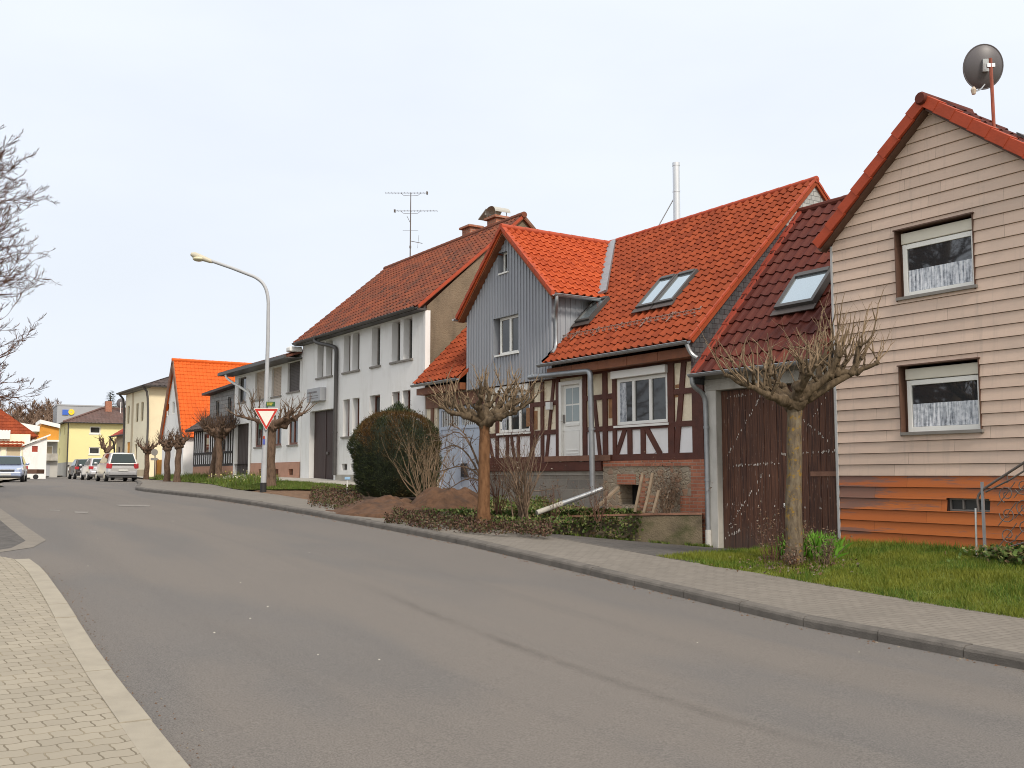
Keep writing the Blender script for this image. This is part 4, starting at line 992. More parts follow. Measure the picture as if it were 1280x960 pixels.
# pale blue sheet metal yard door on the left with a barred top
m = MB(); m.fbox(ST, -27.2, -24.62, -.14, -.10, .4, 3.0)
for u in (-27.2, -25.95, -24.72): m.fbox(ST, u, u + .1, -.15, -.07, .4, 3.66)
for z in (2.98, 3.56): m.fbox(ST, -27.2, -24.62, -.15, -.075, z, z + .1)
for u in (-26.4, -25.4): m.fbox(ST, u, u + .015, -.1, -.092, .4, 2.98)
yd = m.build('yard_door', M['blue_metal'], hh)
m = MB()
for u in frange(-27.05, -24.75, .11): m.fbox(ST, u - .018, u + .018, -.125, -.1, 3.08, 3.56)
m.build('bars', M['white_metal'], yd)
m = MB(); m.fbox(ST, -27.15, -24.65, -.6, -.58, 2.9, 3.6); m.build('dark_back', M['dark_opening'], yd)
m = MB(); m.fbox(ST, -25.78, -25.5, -.1, -.02, 1.55, 1.95); m.build('letter_box', M['black_rubber'], yd, bevel=.01)
m = MB(); m.fbox(ST, -27.9, -24.5, -.1, .03, 3.68, 4.06); m.fbox(ST, -27.6, -27.45, -.1, .02, .5, 3.68); m.build('lintel_beam', M['old_beam'], hh)
m = MB(); m.fbox(ST, -24.62, -24.44, -.1, .03, .5, 2.1); m.build('post', M['timber_red'], hh)
# steel flue behind the ridge
m = MB(); m.tube([(-21.8, 20, 6.4), (-21.8, 20, 10.86)], .105, 14); m.tube([(-21.8, 20, 10.8), (-21.8, 20, 10.9)], .115, 14); m.tube([(-21.8, 20, 10.0), (-21.8, 20, 10.05)], .114, 14); fl = m.build('flue', M['steel'], hh, smooth=40)
m = MB(); m.tube([(-21.8, 20, 9.95), (-23.6, 19.6, 7.6)], .018, 5); m.build('stay_rod', M['steel'], fl)
# ================================================================== long white house
wh = thing('white_house', (-33.3, 14.9, 1.3), 'long white plastered house with aged red roof, narrow paired windows and brown double gate', 'house')
WX0, WX1 = -38.62, -28.03
uw = [(-37.04, -36.42), (-36.16, -35.54), (-34.47, -33.86), (-33.68, -33.06), (-32.02, -31.34), (-30.43, -29.80), (-29.56, -28.93)]
ops = [(a, b, 5.40, 6.78) for a, b in uw]
lw = [(-34.45, -33.86), (-33.62, -33.0), (-32.15, -31.3), (-30.37, -29.8), (-29.6, -29.02)]
ops += [(a, b, 3.02, 4.38) for a, b in lw]
GT = (-37.72, -35.25, 1.42, 4.12)
mb = MB(); cel = [(-34.5, -34.0, 1.78, 2.02), (-33.7, -33.2, 1.78, 2.02)]
wall(mb, ST, [(WX0, 7.0), (WX1, 7.0)], .6, ops + [GT] + cel, rev=.26)
mb.quad((WX0, 14.9, .6), (WX0, 24, .6), (WX0, 24, 7), (WX0, 14.9, 7)); mb.quad((WX0, 23.9, .6), (WX1, 23.9, .6), (WX1, 23.9, 7), (WX0, 23.9, 7))
mb.box(WX1 - .1, WX1 + .06, 14.87, 15.05, .6, 6.85)
mb.build('wall', M['white_plaster'], wh)
mb = MB(); mb.add([(WX1, 14.95, .6), (WX1, 23.9, .6), (WX1, 23.9, 7.0), (WX1, 18.62, 10.38), (WX1, 14.95, 7.0)], [(0, 1, 2, 3, 4)]); mb.build('gable_wall', M['roughcast'], wh)
for a, b, c, d in ops:
    w = window(wh, ST, a, b, c, d, n=-.22, fw=.05, mat=M['brown_frame'] if c < 4 else M['sill_grey'])
for a, b in ((-37.04, -35.54), (-34.47, -33.06), (-32.02, -31.34), (-30.43, -28.93)):
    m = MB(); m.fbox(ST, a - .08, b + .08, -.2, .06, 5.33, 5.395); m.build('sill', M['sill_grey'], wh)
for a, b in ((-34.45, -33.0), (-32.15, -31.3), (-30.37, -29.02)):
    m = MB(); m.fbox(ST, a - .08, b + .08, -.2, .06, 2.95, 3.015); m.build('sill', M['sill_grey'], wh)
for o in cel: window(wh, ST, *o, n=-.12, fw=.03, name='cellar_window', mat=M['sill_grey'])
m = MB(); u = GT[0] + .01
while u < GT[1] - .02:
    u2 = min(u + .125, GT[1] - .01); m.fbox(ST, u + .003, u2 - .003, -.24, -.2 + (.02 if abs((u+u2)/2 - (GT[0]+GT[1])/2) < .07 else 0), GT[2], GT[3] - .02); u = u2
gl = m.build('gate', M['door_wood'], wh)
m = MB(); m.fbox(ST, -36.35, -36.2, -.2, -.15, 2.4, 2.5); m.build('handle', M['iron'], gl)
m = MB(); m.fbox(ST, -35.0, WX1, .003, .03, .8, 1.62); m.build('plinth', M['concrete'], wh)
sg = MB(); sg.fbox(ST, -37.5, -36.1, .003, .24, 4.46, 4.98); so = sg.build('sign_box', M['clad_grey'], wh, bevel=.015)
m = MB()
for z, (a, b), h in ((4.78, (-37.4, -36.45), .07), (4.66, (-37.4, -36.3), .025), (4.57, (-37.4, -36.3), .025)):
    u = a
    while u < b: q = R.uniform(.05, .1); m.fbox(ST, u, min(b, u + q), .241, .245, z, z + h); u += q + .03
m.build('lettering', M['dish_grey'], so)
slp = (10.47 - 6.95) / (18.62 - 14.55)
slope('roof', wh, M['tile_aged'], WX0 - .1, WX1 + .1, 14.55, 6.95, 18.62, 10.47, .24, .3, amp=.045, step=.03, sub=4)
mb = MB(); V = Vector((0, -4.07, 3.52)); tiles(mb, (WX1 + .1, 22.69, 6.95), (-1, 0, 0), V, 10.8, V.length, .3, .34, sub=3); mb.build('roof', M['tile_aged'], wh)
mb = MB(); ridge_tiles(mb, (WX0 - .1, 18.62, 10.48), (WX1 + .12, 18.62, 10.48), .11); mb.build('ridge_tiles', M['tile_aged'], wh)
mb = MB(); mb.bar((WX1 + .09, 14.6, 6.95), (WX1 + .09, 18.62, 10.44), .04, .09, up=(0, -1, 1)); mb.build('verge_board', M['verge_orange'], wh); mb = MB(); mb.bar((WX1 + .09, 22.69, 6.9), (WX1 + .09, 18.62, 10.44), .04, .09, up=(0, 1, 1)); mb.build('verge_board', M['old_beam'], wh)
mb = MB(); gutter(mb, (WX0, 14.5, 6.92), (WX1 + .1, 14.5, 6.92), .075); mb.box(WX0 - .1, WX1 + .08, 14.56, 14.9, 6.84, 6.90); mb.build('gutter', M['gutter_dark'], wh, smooth=40)
mb = MB(); pipe(mb, [(-36.35, 14.5, 6.86), (-36.3, 14.5, 6.7), (-35.1, 14.8, 6.45), (-34.95, 14.81, 6.3), (-34.95, 14.81, 6.0), (-34.95, 14.81, 1.6)], .075, 2, clips=[(-34.95, 14.81, 3.2)]); mb.build('downpipe', M['gutter_dark'], wh, smooth=40)
for x, top_, cowl in ((-31.8, 10.9, 0), (-30.0, 10.86, 1)):
    m = MB(); m.box(x - .3, x + .3, 18.6, 19.1, 9.8, top_ - .09); ch = m.build('chimney', M['brick'], wh)
    m = MB(); m.box(x - .38, x + .38, 18.5, 19.15, top_ - .085, top_); m.build('cap', M['brick'], ch, bevel=.01)
    if cowl:
        m = MB(); 
        for sx in (-.3, .3):
            for sy in (18.6, 19.05): m.tube([(x + sx, sy, top_), (x + sx, sy, top_ + .2)], .015, 5)
        n = 10
        for i in range(n):
            t0, t1 = PI*i/n, PI*(i+1)/n
            for r in (.36, .345): m.quad((x + .05 - r*math.cos(t0), 18.5, top_ + .12 + .24*math.sin(t0)*r/.36), (x + .05 - r*math.cos(t1), 18.5, top_ + .12 + .24*math.sin(t1)*r/.36), (x + .05 - r*math.cos(t1), 19.15, top_ + .12 + .24*math.sin(t1)*r/.36), (x + .05 - r*math.cos(t0), 19.15, top_ + .12 + .24*math.sin(t0)*r/.36))
        m.bar((x - .85, 18.8, top_ + .08), (x - .3, 18.8, top_ + .36), .5, .03); m.build('cowl', M['grey_plaster'], ch)
an = thing('tv_antenna', (-36.4, 18.62, 10.4), 'tall thin television antenna with two yagi booms on the ridge of the white house', 'antenna')
m = MB(); m.tube([(-36.4, 18.62, 10.1), (-36.4, 18.62, 12.1), (-36.4, 18.62, 13.3)], [.03, .026, .02], 6); m.tube([(-36.4, 18.62, 10.95), (-36.4, 18.62, 11.05)], .045, 6); m.build('mast', M['iron'], an)
def yagi(z, d0, L0, L1, n):
    m = MB(); c = Vector((-36.4, 18.62, z)); D = RT if d0 > 0 else -RT
    m.tube([c - D*L0, c + D*L1], .012, 5); q = D.cross(Vector((0,0,1)))
    for i in range(n):
        p = c + D*lerp(-L0, L1, i/(n-1)); h = .16 if i else .3; m.tube([p - q*h, p + q*h], .006, 4)
    for s in (-1, 1): m.tube([c + D*.42*s, c + D*.3*s - Vector((0,0,.1)), c - Vector((0,0,.12))], .008, 4)
    m.bar(c - D*L0 - Vector((0,0,.06)), c - D*L0 + Vector((0,0,.06)), .06, .07, up=tuple(D)); return m
yagi(13.28, -1, .68, 1.05, 14).build('yagi_boom', M['iron'], an); yagi(12.52, 1, .66, 1.1, 14).build('yagi_boom', M['iron'], an)
m = MB(); c = Vector((-36.4, 18.62, 11.7)); m.tube([c - RT*.32, c + RT*.32], .006, 4); c.z = 11.25; m.tube([c, c + RT*.5 - Vector((0,0,.1))], .014, 5); m.tube([c + RT*.35 + Vector((0,0,.25)), c + RT*.3 - Vector((0,0,.3))], .006, 4); m.tube([(-36.4, 18.62, 12.0), Vector((-36.4, 18.62, 12.3)) - RT*.15], .01, 4); m.build('dipole', M['iron'], an)

# ================================================================== lower white house
lh = thing('low_white_house', (-43, 14.9, 1.5), 'lower white house with pink plinth, beige roller shutters and dark carriage opening', 'house')
LX0, LX1 = -47.4, -38.66
up4 = [(-46.85, -45.75, 5.02, 6.2), (-44.45, -43.0, 5.0, 6.26), (-42.25, -41.05, 5.0, 6.26), (-40.3, -38.9, 5.06, 6.3)]
lo4 = [(-44.3, -43.0, 2.86, 4.0), (-42.05, -40.9, 2.86, 3.95), (-40.1, -39.0, 2.86, 3.92)]
LG = (-47.2, -45.1, 1.4, 4.0); vents = [(-43.6, -43.1, 1.6, 1.86), (-41.6, -41.1, 1.6, 1.86), (-39.9, -39.4, 1.6, 1.86)]
mb = MB(); wall(mb, ST, [(LX0, 6.6), (LX1, 6.6)], 2.12, up4 + lo4 + [(LG[0], LG[1], 2.12, LG[3])], rev=.2); wall(mb, ST, [(LX0, 2.12), (-45.0, 2.12)], .8, [(LG[0], LG[1], .8, 2.12)], rev=.2)
boxwalls(mb, LX0, LX1, 14.9, 23, .8, 6.6, 19, 7.9); mb.build('wall', M['white_plaster'], lh)
mb = MB(); wall(mb, ST, [(-45.0, 2.13), (LX1 + .02, 2.13)], .8, vents, n=.03, rev=.2); mb.quad(ST.p(-45, .03, .8), ST.p(-45, .03, 2.13), ST.p(-45, 0, 2.13), ST.p(-45, 0, .8)); mb.fbox(ST, -45, LX1, -.01, .03, 2.125, 2.14); mb.build('plinth', M['pink_plinth'], lh)
mb = MB()
for v in vents: mb.fbox(ST, v[0], v[1], -.16, -.14, v[2], v[3])
mb.build('vent', M['dark_opening'], lh)
for i, o in enumerate(up4):
    w = window(lh, ST, *o, n=-.1, mat=M['shutter_dark'] if i in (0, 3) else M['shutter_beige'], cols=1 if i == 0 else 2, rows=1, fw=.07, sill=M['sill_grey'])
    if i in (1, 2, 3):
        s = MB(); z = o[2] + .03
        while z < o[3] - .03: s.fbox(ST, o[0] + .03, o[1] - .03, -.095, -.085 + R.uniform(0, .003), z, z + .055); z += .062
        s.build('roller_shutter', M['shutter_dark'] if i == 3 else M['shutter_beige'], w)
for o in lo4: window(lh, ST, *o, n=-.06, mat=M['brown_frame'], cols=2, fw=.09, sill=M['sill_grey'], glass=M['glass'])
m = MB(); m.fbox(ST, LG[0], LG[1], -.19, -.15, 1.2, 4.0)
for u in frange(LG[0] + .1, LG[1] - .1, .2): m.fbox(ST, u, u + .015, -.15, -.14, 1.2, 3.98)
m.build('gate', M['shutter_dark'], lh)
slope('roof', lh, M['tile_lowred'], LX0 - .3, LX1 + .0, 14.2, 6.45, 19, 8.0, .3, .34, sub=3)
mb = MB(); mb.quad((LX0 - .3, 19, 8.0), (LX1, 19, 8.0), (LX1, 23.5, 6.45), (LX0 - .3, 23.5, 6.45)); mb.build('roof', M['tile_brown'], lh)
mb = MB(); mb.box(LX0 - .3, LX1, 14.22, 14.9, 6.33, 6.38); mb.box(LX0 - .32, LX1, 14.14, 14.22, 6.33, 6.46); mb.build('eave_board', M['gutter_dark'], lh)
mb = MB(); pipe(mb, [(-46.6, 14.2, 6.3), (-46.55, 14.25, 6.1), (-45.3, 14.75, 5.5), (-44.85, 14.82, 5.3), (-44.8, 14.83, 5.0), (-44.8, 14.83, 1.6)], .06); mb.build('downpipe', M['white_metal'], lh, smooth=40)
mb = MB(); mb.box(-39.1, -38.62, 14.35, 14.9, 6.6, 6.82); mb.build('eave_bracket', M['white_plaster'], lh, bevel=.06)

# ================================================================== small slate fronted house
sh = thing('slate_house', (-50.5, 14.9, 1.5), 'small house with grey slate upper floor above a black and white half timbered ground floor', 'house')
SW = ywall(15.35); 
mb = MB(); o2 = [(-51.9, -51.35, 4.65, 5.45), (-49.9, -49.3, 4.6, 5.5)]
wall(mb, SW, [(-53.0, 5.78), (-47.42, 5.95)], 4.0, o2, rev=.12); mb.quad((-53.0, 15.35, 1), (-53.0, 22, 1), (-53.0, 22, 5.7), (-53.0, 15.35, 5.78)); mb.quad((-53, 22, 1), (-47.4, 22, 1), (-47.4, 22, 5.8), (-53, 22, 5.8)); mb.build('slate_wall', M['slate_pale'], sh)
for o in o2: window(sh, SW, *o, n=-.06, mat=M['sill_grey'], fw=.05)
mb = MB(); mb.bar((-53.2, 15.2, 5.85), (-47.4, 15.2, 6.02), .5, .12); mb.quad((-53.2, 15.0, 5.9), (-47.4, 15.0, 6.07), (-47.4, 19, 6.9), (-53.2, 19, 6.75)); mb.quad((-53.2, 22.3, 5.9), (-47.4, 22.3, 6.0), (-47.4, 19, 6.9), (-53.2, 19, 6.75)); mb.build('roof', M['tile_black'], sh)
o3 = [(-52.4, -51.5, 2.75, 3.75), (-49.6, -48.7, 2.75, 3.75)]
mb = MB(); wall(mb, ST, [(-54.2, 4.0), (-47.42, 4.0)], 2.05, o3, n=-.02, rev=.1); mb.quad((-54.2, 14.92, .8), (-54.2, 18, .8), (-54.2, 18, 4), (-54.2, 14.92, 4)); mb.build('wall', M['panel_white'], sh)
for o in o3: window(sh, ST, *o, n=-.06, mat=M['brown_frame'], fw=.06)
mb = MB(); mb.fbox(ST, -54.2, -47.42, -.3, .02, .8, 2.05); mb.build('plinth', M['pink_plinth'], sh)
mb = MB()
for z in (2.06, 2.66, 3.86): mb.fbox(ST, -54.2, -47.42, -.02, .02, z, z + .11)
for u in frange(-54.15, -47.5, .36):
    if not any(o[0] - .1 < u < o[1] + .1 for o in o3): mb.fbox(ST, u - .05, u + .05, -.02, .015, 2.06, 3.9)
    else: mb.fbox(ST, u - .04, u + .04, -.02, .015, 2.06, 2.68)
mb.build('timber_frame', M['black_timber'], sh)
slope('lower_roof', sh, M['tile_black'], -54.4, -47.42, 14.45, 3.95, 15.9, 4.9, .3, .34, sub=3)

# ================================================================== steep vivid orange roof house
oh = thing('orange_roof_house', (-58.6, 14.9, 1.4), 'pale gabled house with very steep vivid orange roof', 'house')
OC, OW, OZ = -58.6, 2.3, 8.2; osl = (OZ - 4.05) / (OW + .05)
op = [(-60.1, -59.6, 5.05, 5.75), (-58.9, -58.4, 5.1, 5.8), (-59.9, -59.3, 2.6, 3.7), (-58.1, -57.4, 2.6, 3.7)]
mb = MB(); wall(mb, ST, [(OC - OW, OZ - osl*OW - .1), (OC, OZ - .1), (OC + OW, OZ - osl*OW - .1)], .8, op, rev=.1)
boxwalls(mb, OC - OW, OC + OW, 14.9, 26, .8, 3.9); mb.build('wall', M['white_plaster'], oh)
for o in op: window(oh, ST, *o, n=-.06, fw=.05)
for s in (1, -1):
    mb = MB(); V = Vector((-s*2.55, 0, 2.55*osl)); O_ = (OC + s*2.55, 14.74 if s > 0 else 26.2, OZ - 2.55*osl)
    tiles(mb, O_, (0, s, 0), V, 11.46, V.length, .22, .25, sub=3, amp=.035, step=.02); mb.build('roof', M['tile_vivid'], oh)
mb = MB(); ridge_tiles(mb, (OC, 14.72, OZ + .02), (OC, 26.2, OZ + .02), .1); mb.build('ridge_tiles', M['tile_vivid'], oh)
mb = MB()
for s in (1, -1): mb.bar((OC + s*2.52, 14.76, OZ - 2.62*osl - .12), (OC, 14.76, OZ - .12), .30 if False else .06, .3, up=(s*osl, 0, 1))
mb.build('barge_board', M['old_beam'], oh)
ob = thing('wooden_gate', (-62.6, 15.6, 1.4), 'orange wooden slatted gate beside the pale steep roofed house', 'gate')
m = MB()
for u in frange(-64.6, -62.0, .16): m.box(u, u + .13, 15.5, 15.54, 1.45, 2.55)
m.build('slat_panel', M['orange_boards'], ob)
m = MB(); 
for u in (-64.7, -61.95): m.box(u, u + .14, 15.46, 15.6, 1.3, 2.6)
m.build('gate_post', M['old_beam'], ob)
bs = thing('bus_stop_post', (-61.3, 14.6, 1.35), 'slim grey post with small round sign before the orange wooden gate', 'sign post')
m = MB(); m.tube([(-61.3, 14.6, 1.3), (-61.3, 14.6, 3.05)], .035, 6); m.build('post', M['iron'], bs)
m = MB(); m.tube([Vector((-61.3, 14.56, 2.95)) + FH*.02, Vector((-61.3, 14.56, 2.95)) - FH*.02], .2, 12); m.bar(Vector((-61.3, 14.55, 2.55)) - RT*.2, Vector((-61.3, 14.55, 2.55)) + RT*.2, .03, .15); m.build('sign_plate', M['sill_grey'], bs)

# ================================================================== cream house, red roofed cottage, yellow house
CY = 17.0; CF = ywall(CY)
ch_ = thing('cream_house', (-77, CY, 1.5), 'cream two storey house with dark hipped roof and brown wooden front door', 'house')
co = [(-80.5, -79.7, 5.5, 6.9), (-77.6, -76.8, 5.5, 6.9), (-76.0, -75.2, 5.5, 6.9), (-77.6, -76.8, 2.7, 3.9), (-80.2, -79.2, 1.3, 4.1)]
mb = MB(); wall(mb, CF, [(-81.1, 8.0), (-73.65, 8.0)], .8, co, rev=.12); mb.build('wall', M['pale_plaster'], ch_)
mb = MB(); boxwalls(mb, -81.1, -73.66, CY + .002, 27, .8, 8.0); mb.build('side_wall', M['cream_plaster'], ch_)
for o in co[:4]: window(ch_, CF, *o, n=-.08, fw=.07, mat=M['tan_plaster'])
m = MB(); m.fbox(CF, *co[4][:2], -.1, -.06, *co[4][2:]); m.build('door', M['orange_boards'], ch_)
m = MB(); m.fbox(CF, -79.0, -78.4, .003, .02, 1.2, 8.0); m.build('pilaster', M['tan_plaster'], ch_)
m = MB(); m.fbox(CF, -81.1, -73.64, .003, .03, .8, 2.0); m.build('plinth', M['tan_plaster'], ch_)
CR = [(-81.6, CY - .5, 7.95), (-73.1, CY - .5, 7.95), (-73.1, 27.5, 7.95), (-81.6, 27.5, 7.95)]
mb = MB(); V = Vector((0, 5.5, 2.1)); tiles(mb, CR[0], (1, 0, 0), V, 8.5, V.length, .32, .36, sub=3, umin=lambda v: 2.6*v/V.length, umax=lambda v: 8.5 - 2.6*v/V.length)
V2 = Vector((-2.6, 0, 2.1)); tiles(mb, CR[1], (0, 1, 0), V2, 11, V2.length, .32, .36, sub=3, umin=lambda v: 5.5*v/V2.length, umax=lambda v: 11 - 5.5*v/V2.length)
mb.quad(CR[3], (-79.0, CY + 5, 10.05), (-79.0, CY + 5.1, 10.05), CR[0]); mb.quad(CR[3], CR[2], (-75.7, CY + 5, 10.05), (-79.0, CY + 5, 10.05)); mb.build('roof', M['tile_black'], ch_)
mb = MB(); gutter(mb, (-81.6, CY - .55, 7.92), (-73.05, CY - .55, 7.92), .1); gutter(mb, (-73.05, CY - .5, 7.92), (-73.05, 27, 7.92), .1); mb.box(-81.5, -73.1, CY - .5, CY, 7.8, 7.9); pipe(mb, [(-73.3, CY - .5, 7.85), (-73.5, CY - .05, 7.3), (-73.55, CY - .06, 1.4)], .08); pipe(mb, [(-81.2, CY - .5, 7.85), (-81.1, CY - .06, 7.3), (-81.1, CY - .06, 1.4)], .08); mb.build('gutter', M['gutter_dark'], ch_, smooth=40)
RF = ywall(17.6)
rc = thing('red_roof_cottage', (-84.5, 17.6, 1.5), 'low tan cottage with dull red roof squeezed beside the cream house', 'house')
ro = [(-86.2, -85.5, 2.7, 3.9), (-84.4, -83.7, 2.7, 3.9), (-82.8, -82.1, 2.7, 3.9)]
mb = MB(); wall(mb, RF, [(-87, 4.9), (-81.2, 4.9)], .8, ro, rev=.1); boxwalls(mb, -87, -81.2, 17.6, 25, .8, 4.9, 21.3, 7.4); mb.build('wall', M['tan_plaster'], rc)
for o in ro: window(rc, RF, *o, n=-.06, fw=.07, mat=M['sill_grey'])
slope('roof', rc, M['tile_red'], -87.4, -81.15, 17.2, 4.8, 21.3, 7.5, .32, .36, sub=3)
mb = MB(); mb.quad((-87.4, 21.3, 7.5), (-81.15, 21.3, 7.5), (-81.15, 25.4, 4.8), (-87.4, 25.4, 4.8)); mb.build('roof', M['tile_red'], rc)
mb = MB(); gutter(mb, (-87.4, 17.12, 4.78), (-81.2, 17.12, 4.78), .09); pipe(mb, [(-87.2, 17.12, 4.7), (-87.1, 17.5, 4.2), (-87.1, 17.52, 1.4)], .07); mb.build('gutter', M['gutter_dark'], rc)
# yellow house across the end of the street
YD = 98.0; yo = atD(83, 597, YD); ya = math.atan2(RT.y, RT.x) + math.radians(30)
YF = Frame((yo.x, yo.y, 0), ya); zy = yo.z
yh = thing('yellow_house', (yo.x, yo.y, zy), 'pale yellow two storey house with brown hipped roof closing the view down the street', 'house')
yw = [(1.95, 2.95, zy + 2.3, zy + 3.0), (1.95, 2.95, zy + 4.35, zy + 5.05), (7.6, 8.6, zy + 2.3, zy + 3.0), (7.6, 8.6, zy + 4.35, zy + 5.05)]
mb = MB(); wall(mb, YF, [(0, zy + 5.45), (11, zy + 5.45)], zy + 1.5, yw, rev=.1)
SF = Frame(YF.p(0, -10.5, 0), ya - PI/2)
sw_ = [(3, 3.9, zy + 2.3, zy + 3.0), (3, 3.9, zy + 4.3, zy + 5.05), (7, 7.9, zy + 4.3, zy + 5.05)]
wall(mb, SF, [(0, zy + 5.45), (10.5, zy + 5.45)], zy + 1.5, sw_, rev=.1)
P = YF.p; mb.quad(P(11, 0, zy), P(11, -10.5, zy), P(11, -10.5, zy + 5.45), P(11, 0, zy + 5.45)); mb.quad(P(0, -10.5, zy), P(11, -10.5, zy), P(11, -10.5, zy + 5.45), P(0, -10.5, zy + 5.45)); mb.build('wall', M['yellow_plaster'], yh)
for o in yw: window(yh, YF, *o, n=-.06, fw=.09, sill=M['white_frame'], sillw=.1)
for o in sw_: window(yh, SF, *o, n=-.06, fw=.09)
mb = MB(); mb.fbox(YF, -.03, 11, -10.5, .03, zy - .5, zy + 1.5); mb.build('plinth', M['grey_plaster'], yh)
mb = MB(); e = .5; ze = zy + 5.4; zr_ = ze + 1.75
V = YF.N * -5.75 + Vector((0, 0, 1.75)); 
tiles(mb, P(-e, e, ze), YF.U, V, 12, V.length, .34, .37, sub=3, umin=lambda v: 4.2*v/V.length, umax=lambda v: 12 - 4.2*v/V.length)
mb.quad(P(-e, -11, ze), P(-e, e, ze), P(3.7, -5.25, zr_), P(3.7, -5.3, zr_)); mb.quad(P(11.5, e, ze), P(11.5, -11, ze), P(7.3, -5.3, zr_), P(7.3, -5.25, zr_)); mb.quad(P(11.5, -11, ze), P(-e, -11, ze), P(3.7, -5.3, zr_), P(7.3, -5.3, zr_)); mb.build('roof', M['tile_brown'], yh)
mb = MB(); mb.tube([P(-e, e, ze + .05), P(3.7, -5.25, zr_ + .08), P(7.3, -5.25, zr_ + .08), P(11.5, e, ze + .05)], .11, 6); mb.build('ridge_tiles', M['tile_brown'], yh)
mb = MB(); gutter(mb, P(-e, e + .05, ze), P(11.5, e + .05, ze), .09); gutter(mb, P(-e, -11, ze), P(-e, e, ze), .09); pipe(mb, [P(-.1, e, ze), P(.0, .08, ze - .5), P(.0, .08, zy)], .06); mb.build('gutter', M['gutter_dark'], yh)
mb = MB(); a = P(4.2, -4.4, zr_ - .5); mb.box(a.x - .3, a.x + .3, a.y - .3, a.y + .3, a.z, a.z + 1.25); mb.build('chimney', M['brick'], yh)
yd_ = thing('satellite_dish', P(5.3, -3.6, ze + 1.2), 'small satellite dish standing on the brown roof of the yellow house', 'satellite dish')
mb = MB(); a = P(5.3, -3.6, ze + 1.0); mb.tube([a, a + Vector((0, 0, 1.4))], .05, 6); mb.tube([a + Vector((-.25,0,.25)), a + Vector((.25,0,.25))], .04, 5); mb.build('mast', M['white_metal'], yd_)
mb = MB(); c = a + Vector((0, 0, 1.3)); mb.lathe((0, 0, 0), [(.05, 0), (.35, .03), (.52, .12)], 14)
rot = FH.to_track_quat('Z', 'Y').to_matrix(); mb.v = [tuple(rot @ Vector(q) + c) for q in mb.v]; mb.build('reflector', M['dish_grey'], yd_)

# ------------------------------------------------------------------ left end of the street
def camframe(px, D): 
    o = atD(px, 597, D); return Frame((o.x, o.y, 0), math.atan2(RT.y, RT.x) + .5), o.z
LFr, lz = camframe(27, 76); s_ = 76 / F
fh = thing('orange_roof_farmhouse', LFr.p(-3, 0, lz), 'farmhouse at the left edge with hipped orange roof and tiled porch roof', 'house')
P = LFr.p
mb = MB(); wall(mb, LFr, [(-8, lz + 2.6), (0, lz + 2.6)], lz - .3, [(-2.9, -1.45, lz + 1.2, lz + 2.35), (-1.15, -.12, lz + 1.2, lz + 2.35)], rev=.15); mb.quad(P(0, 0, lz - .3), P(0, -8, lz - .3), P(0, -8, lz + 2.6), P(0, 0, lz + 2.6)); mb.fbox(LFr, -8, .5, -8, -.5, lz + 2.4, lz + 3.3); mb.build('wall', M['pale_plaster'], fh)
for o in ((-2.9, -1.45), (-1.15, -.12)): window(fh, LFr, o[0], o[1], lz + 1.2, lz + 2.35, n=-.08, fw=.06, glass=M['tan_plaster'])
mb = MB(); mb.fbox(LFr, -1.6, -.9, -.4, -.3, lz + 2.9, lz + 3.55)
for i in range(6): mb.fbox(LFr, -2.0 + i*.2, -1.88 + i*.2, -.6, -.5, lz + 2.85, lz + 3.6)
mb.build('louvre', M['white_frame'], fh)
mb = MB(); V = LFr.N*-1.4 + Vector((0, 0, .6)); tiles(mb, P(-8, .3, lz + 2.4), LFr.U, V, 8.1, V.length, .3, .3, sub=3)
V = LFr.N*-3.9 + Vector((0, 0, 3.65)); tiles(mb, P(-8.5, -.6, lz + 3.15), LFr.U, V, 9.6, V.length, .3, .34, sub=3, umax=lambda v: 9.6 - 4.5*v/V.length)
mb.quad(P(1.1, -.6, lz + 3.15), P(1.1, -8.4, lz + 3.15), P(-3.4, -4.6, lz + 6.8), P(-3.4, -4.5, lz + 6.8)); mb.quad(P(1.1, -8.4, lz + 3.15), P(-8.5, -8.4, lz + 3.15), P(-8.5, -4.5, lz + 6.8), P(-3.4, -4.5, lz + 6.8)); mb.build('roof', M['tile_orange'], fh)
ax = thing('white_annex', P(.9, 0, lz), 'white lean-to annex with a small arched red window and sloping roof', 'outbuilding')
mb = MB(); wall(mb, LFr, [(.02, lz + 2.35), (1.65, lz + 3.05)], lz - .3, [(.62, 1.02, lz + 1.95, lz + 2.4)], n=.05, rev=.1); mb.quad(P(1.65, .05, lz - .3), P(1.65, -5, lz - .3), P(1.65, -5, lz + 3.05), P(1.65, .05, lz + 3.05)); mb.quad(P(.02, .05, lz - .3), P(.02, -5, lz - .3), P(.02, -5, lz + 2.35), P(.02, .05, lz + 2.35)); mb.build('wall', M['white_plaster'], ax)
mb = MB(); mb.fbox(LFr, .62, 1.02, -.04, 0, lz + 1.95, lz + 2.4); mb.build('window', M['tile_red'], ax)
mb = MB(); mb.prism([P(-.1, .3, lz + 2.35), P(1.85, .3, lz + 3.2), P(1.85, .3, lz + 3.32), P(-.1, .3, lz + 2.47)], LFr.N * -5.4); mb.build('roof', M['white_frame'], ax)
bf, bz = camframe(52, 92)
bb = thing('balcony_house', bf.p(1, 0, bz), 'grey rendered house with a balcony and an orange boarded gable under a pale roof', 'house')
P = bf.p
mb = MB(); mb.fbox(bf, -.9, 1.3, -6, 0, bz - .3, bz + 1.55); mb.fbox(bf, -.9, 1.3, -6, -1, bz + 1.55, bz + 3.4); mb.build('wall', M['grey_plaster'], bb)
mb = MB(); mb.fbox(bf, -.9, 1.25, -1, .5, bz + 1.55, bz + 1.7); mb.fbox(bf, -.9, 1.25, .42, .5, bz + 1.7, bz + 2.2); mb.build('balcony', M['concrete'], bb)
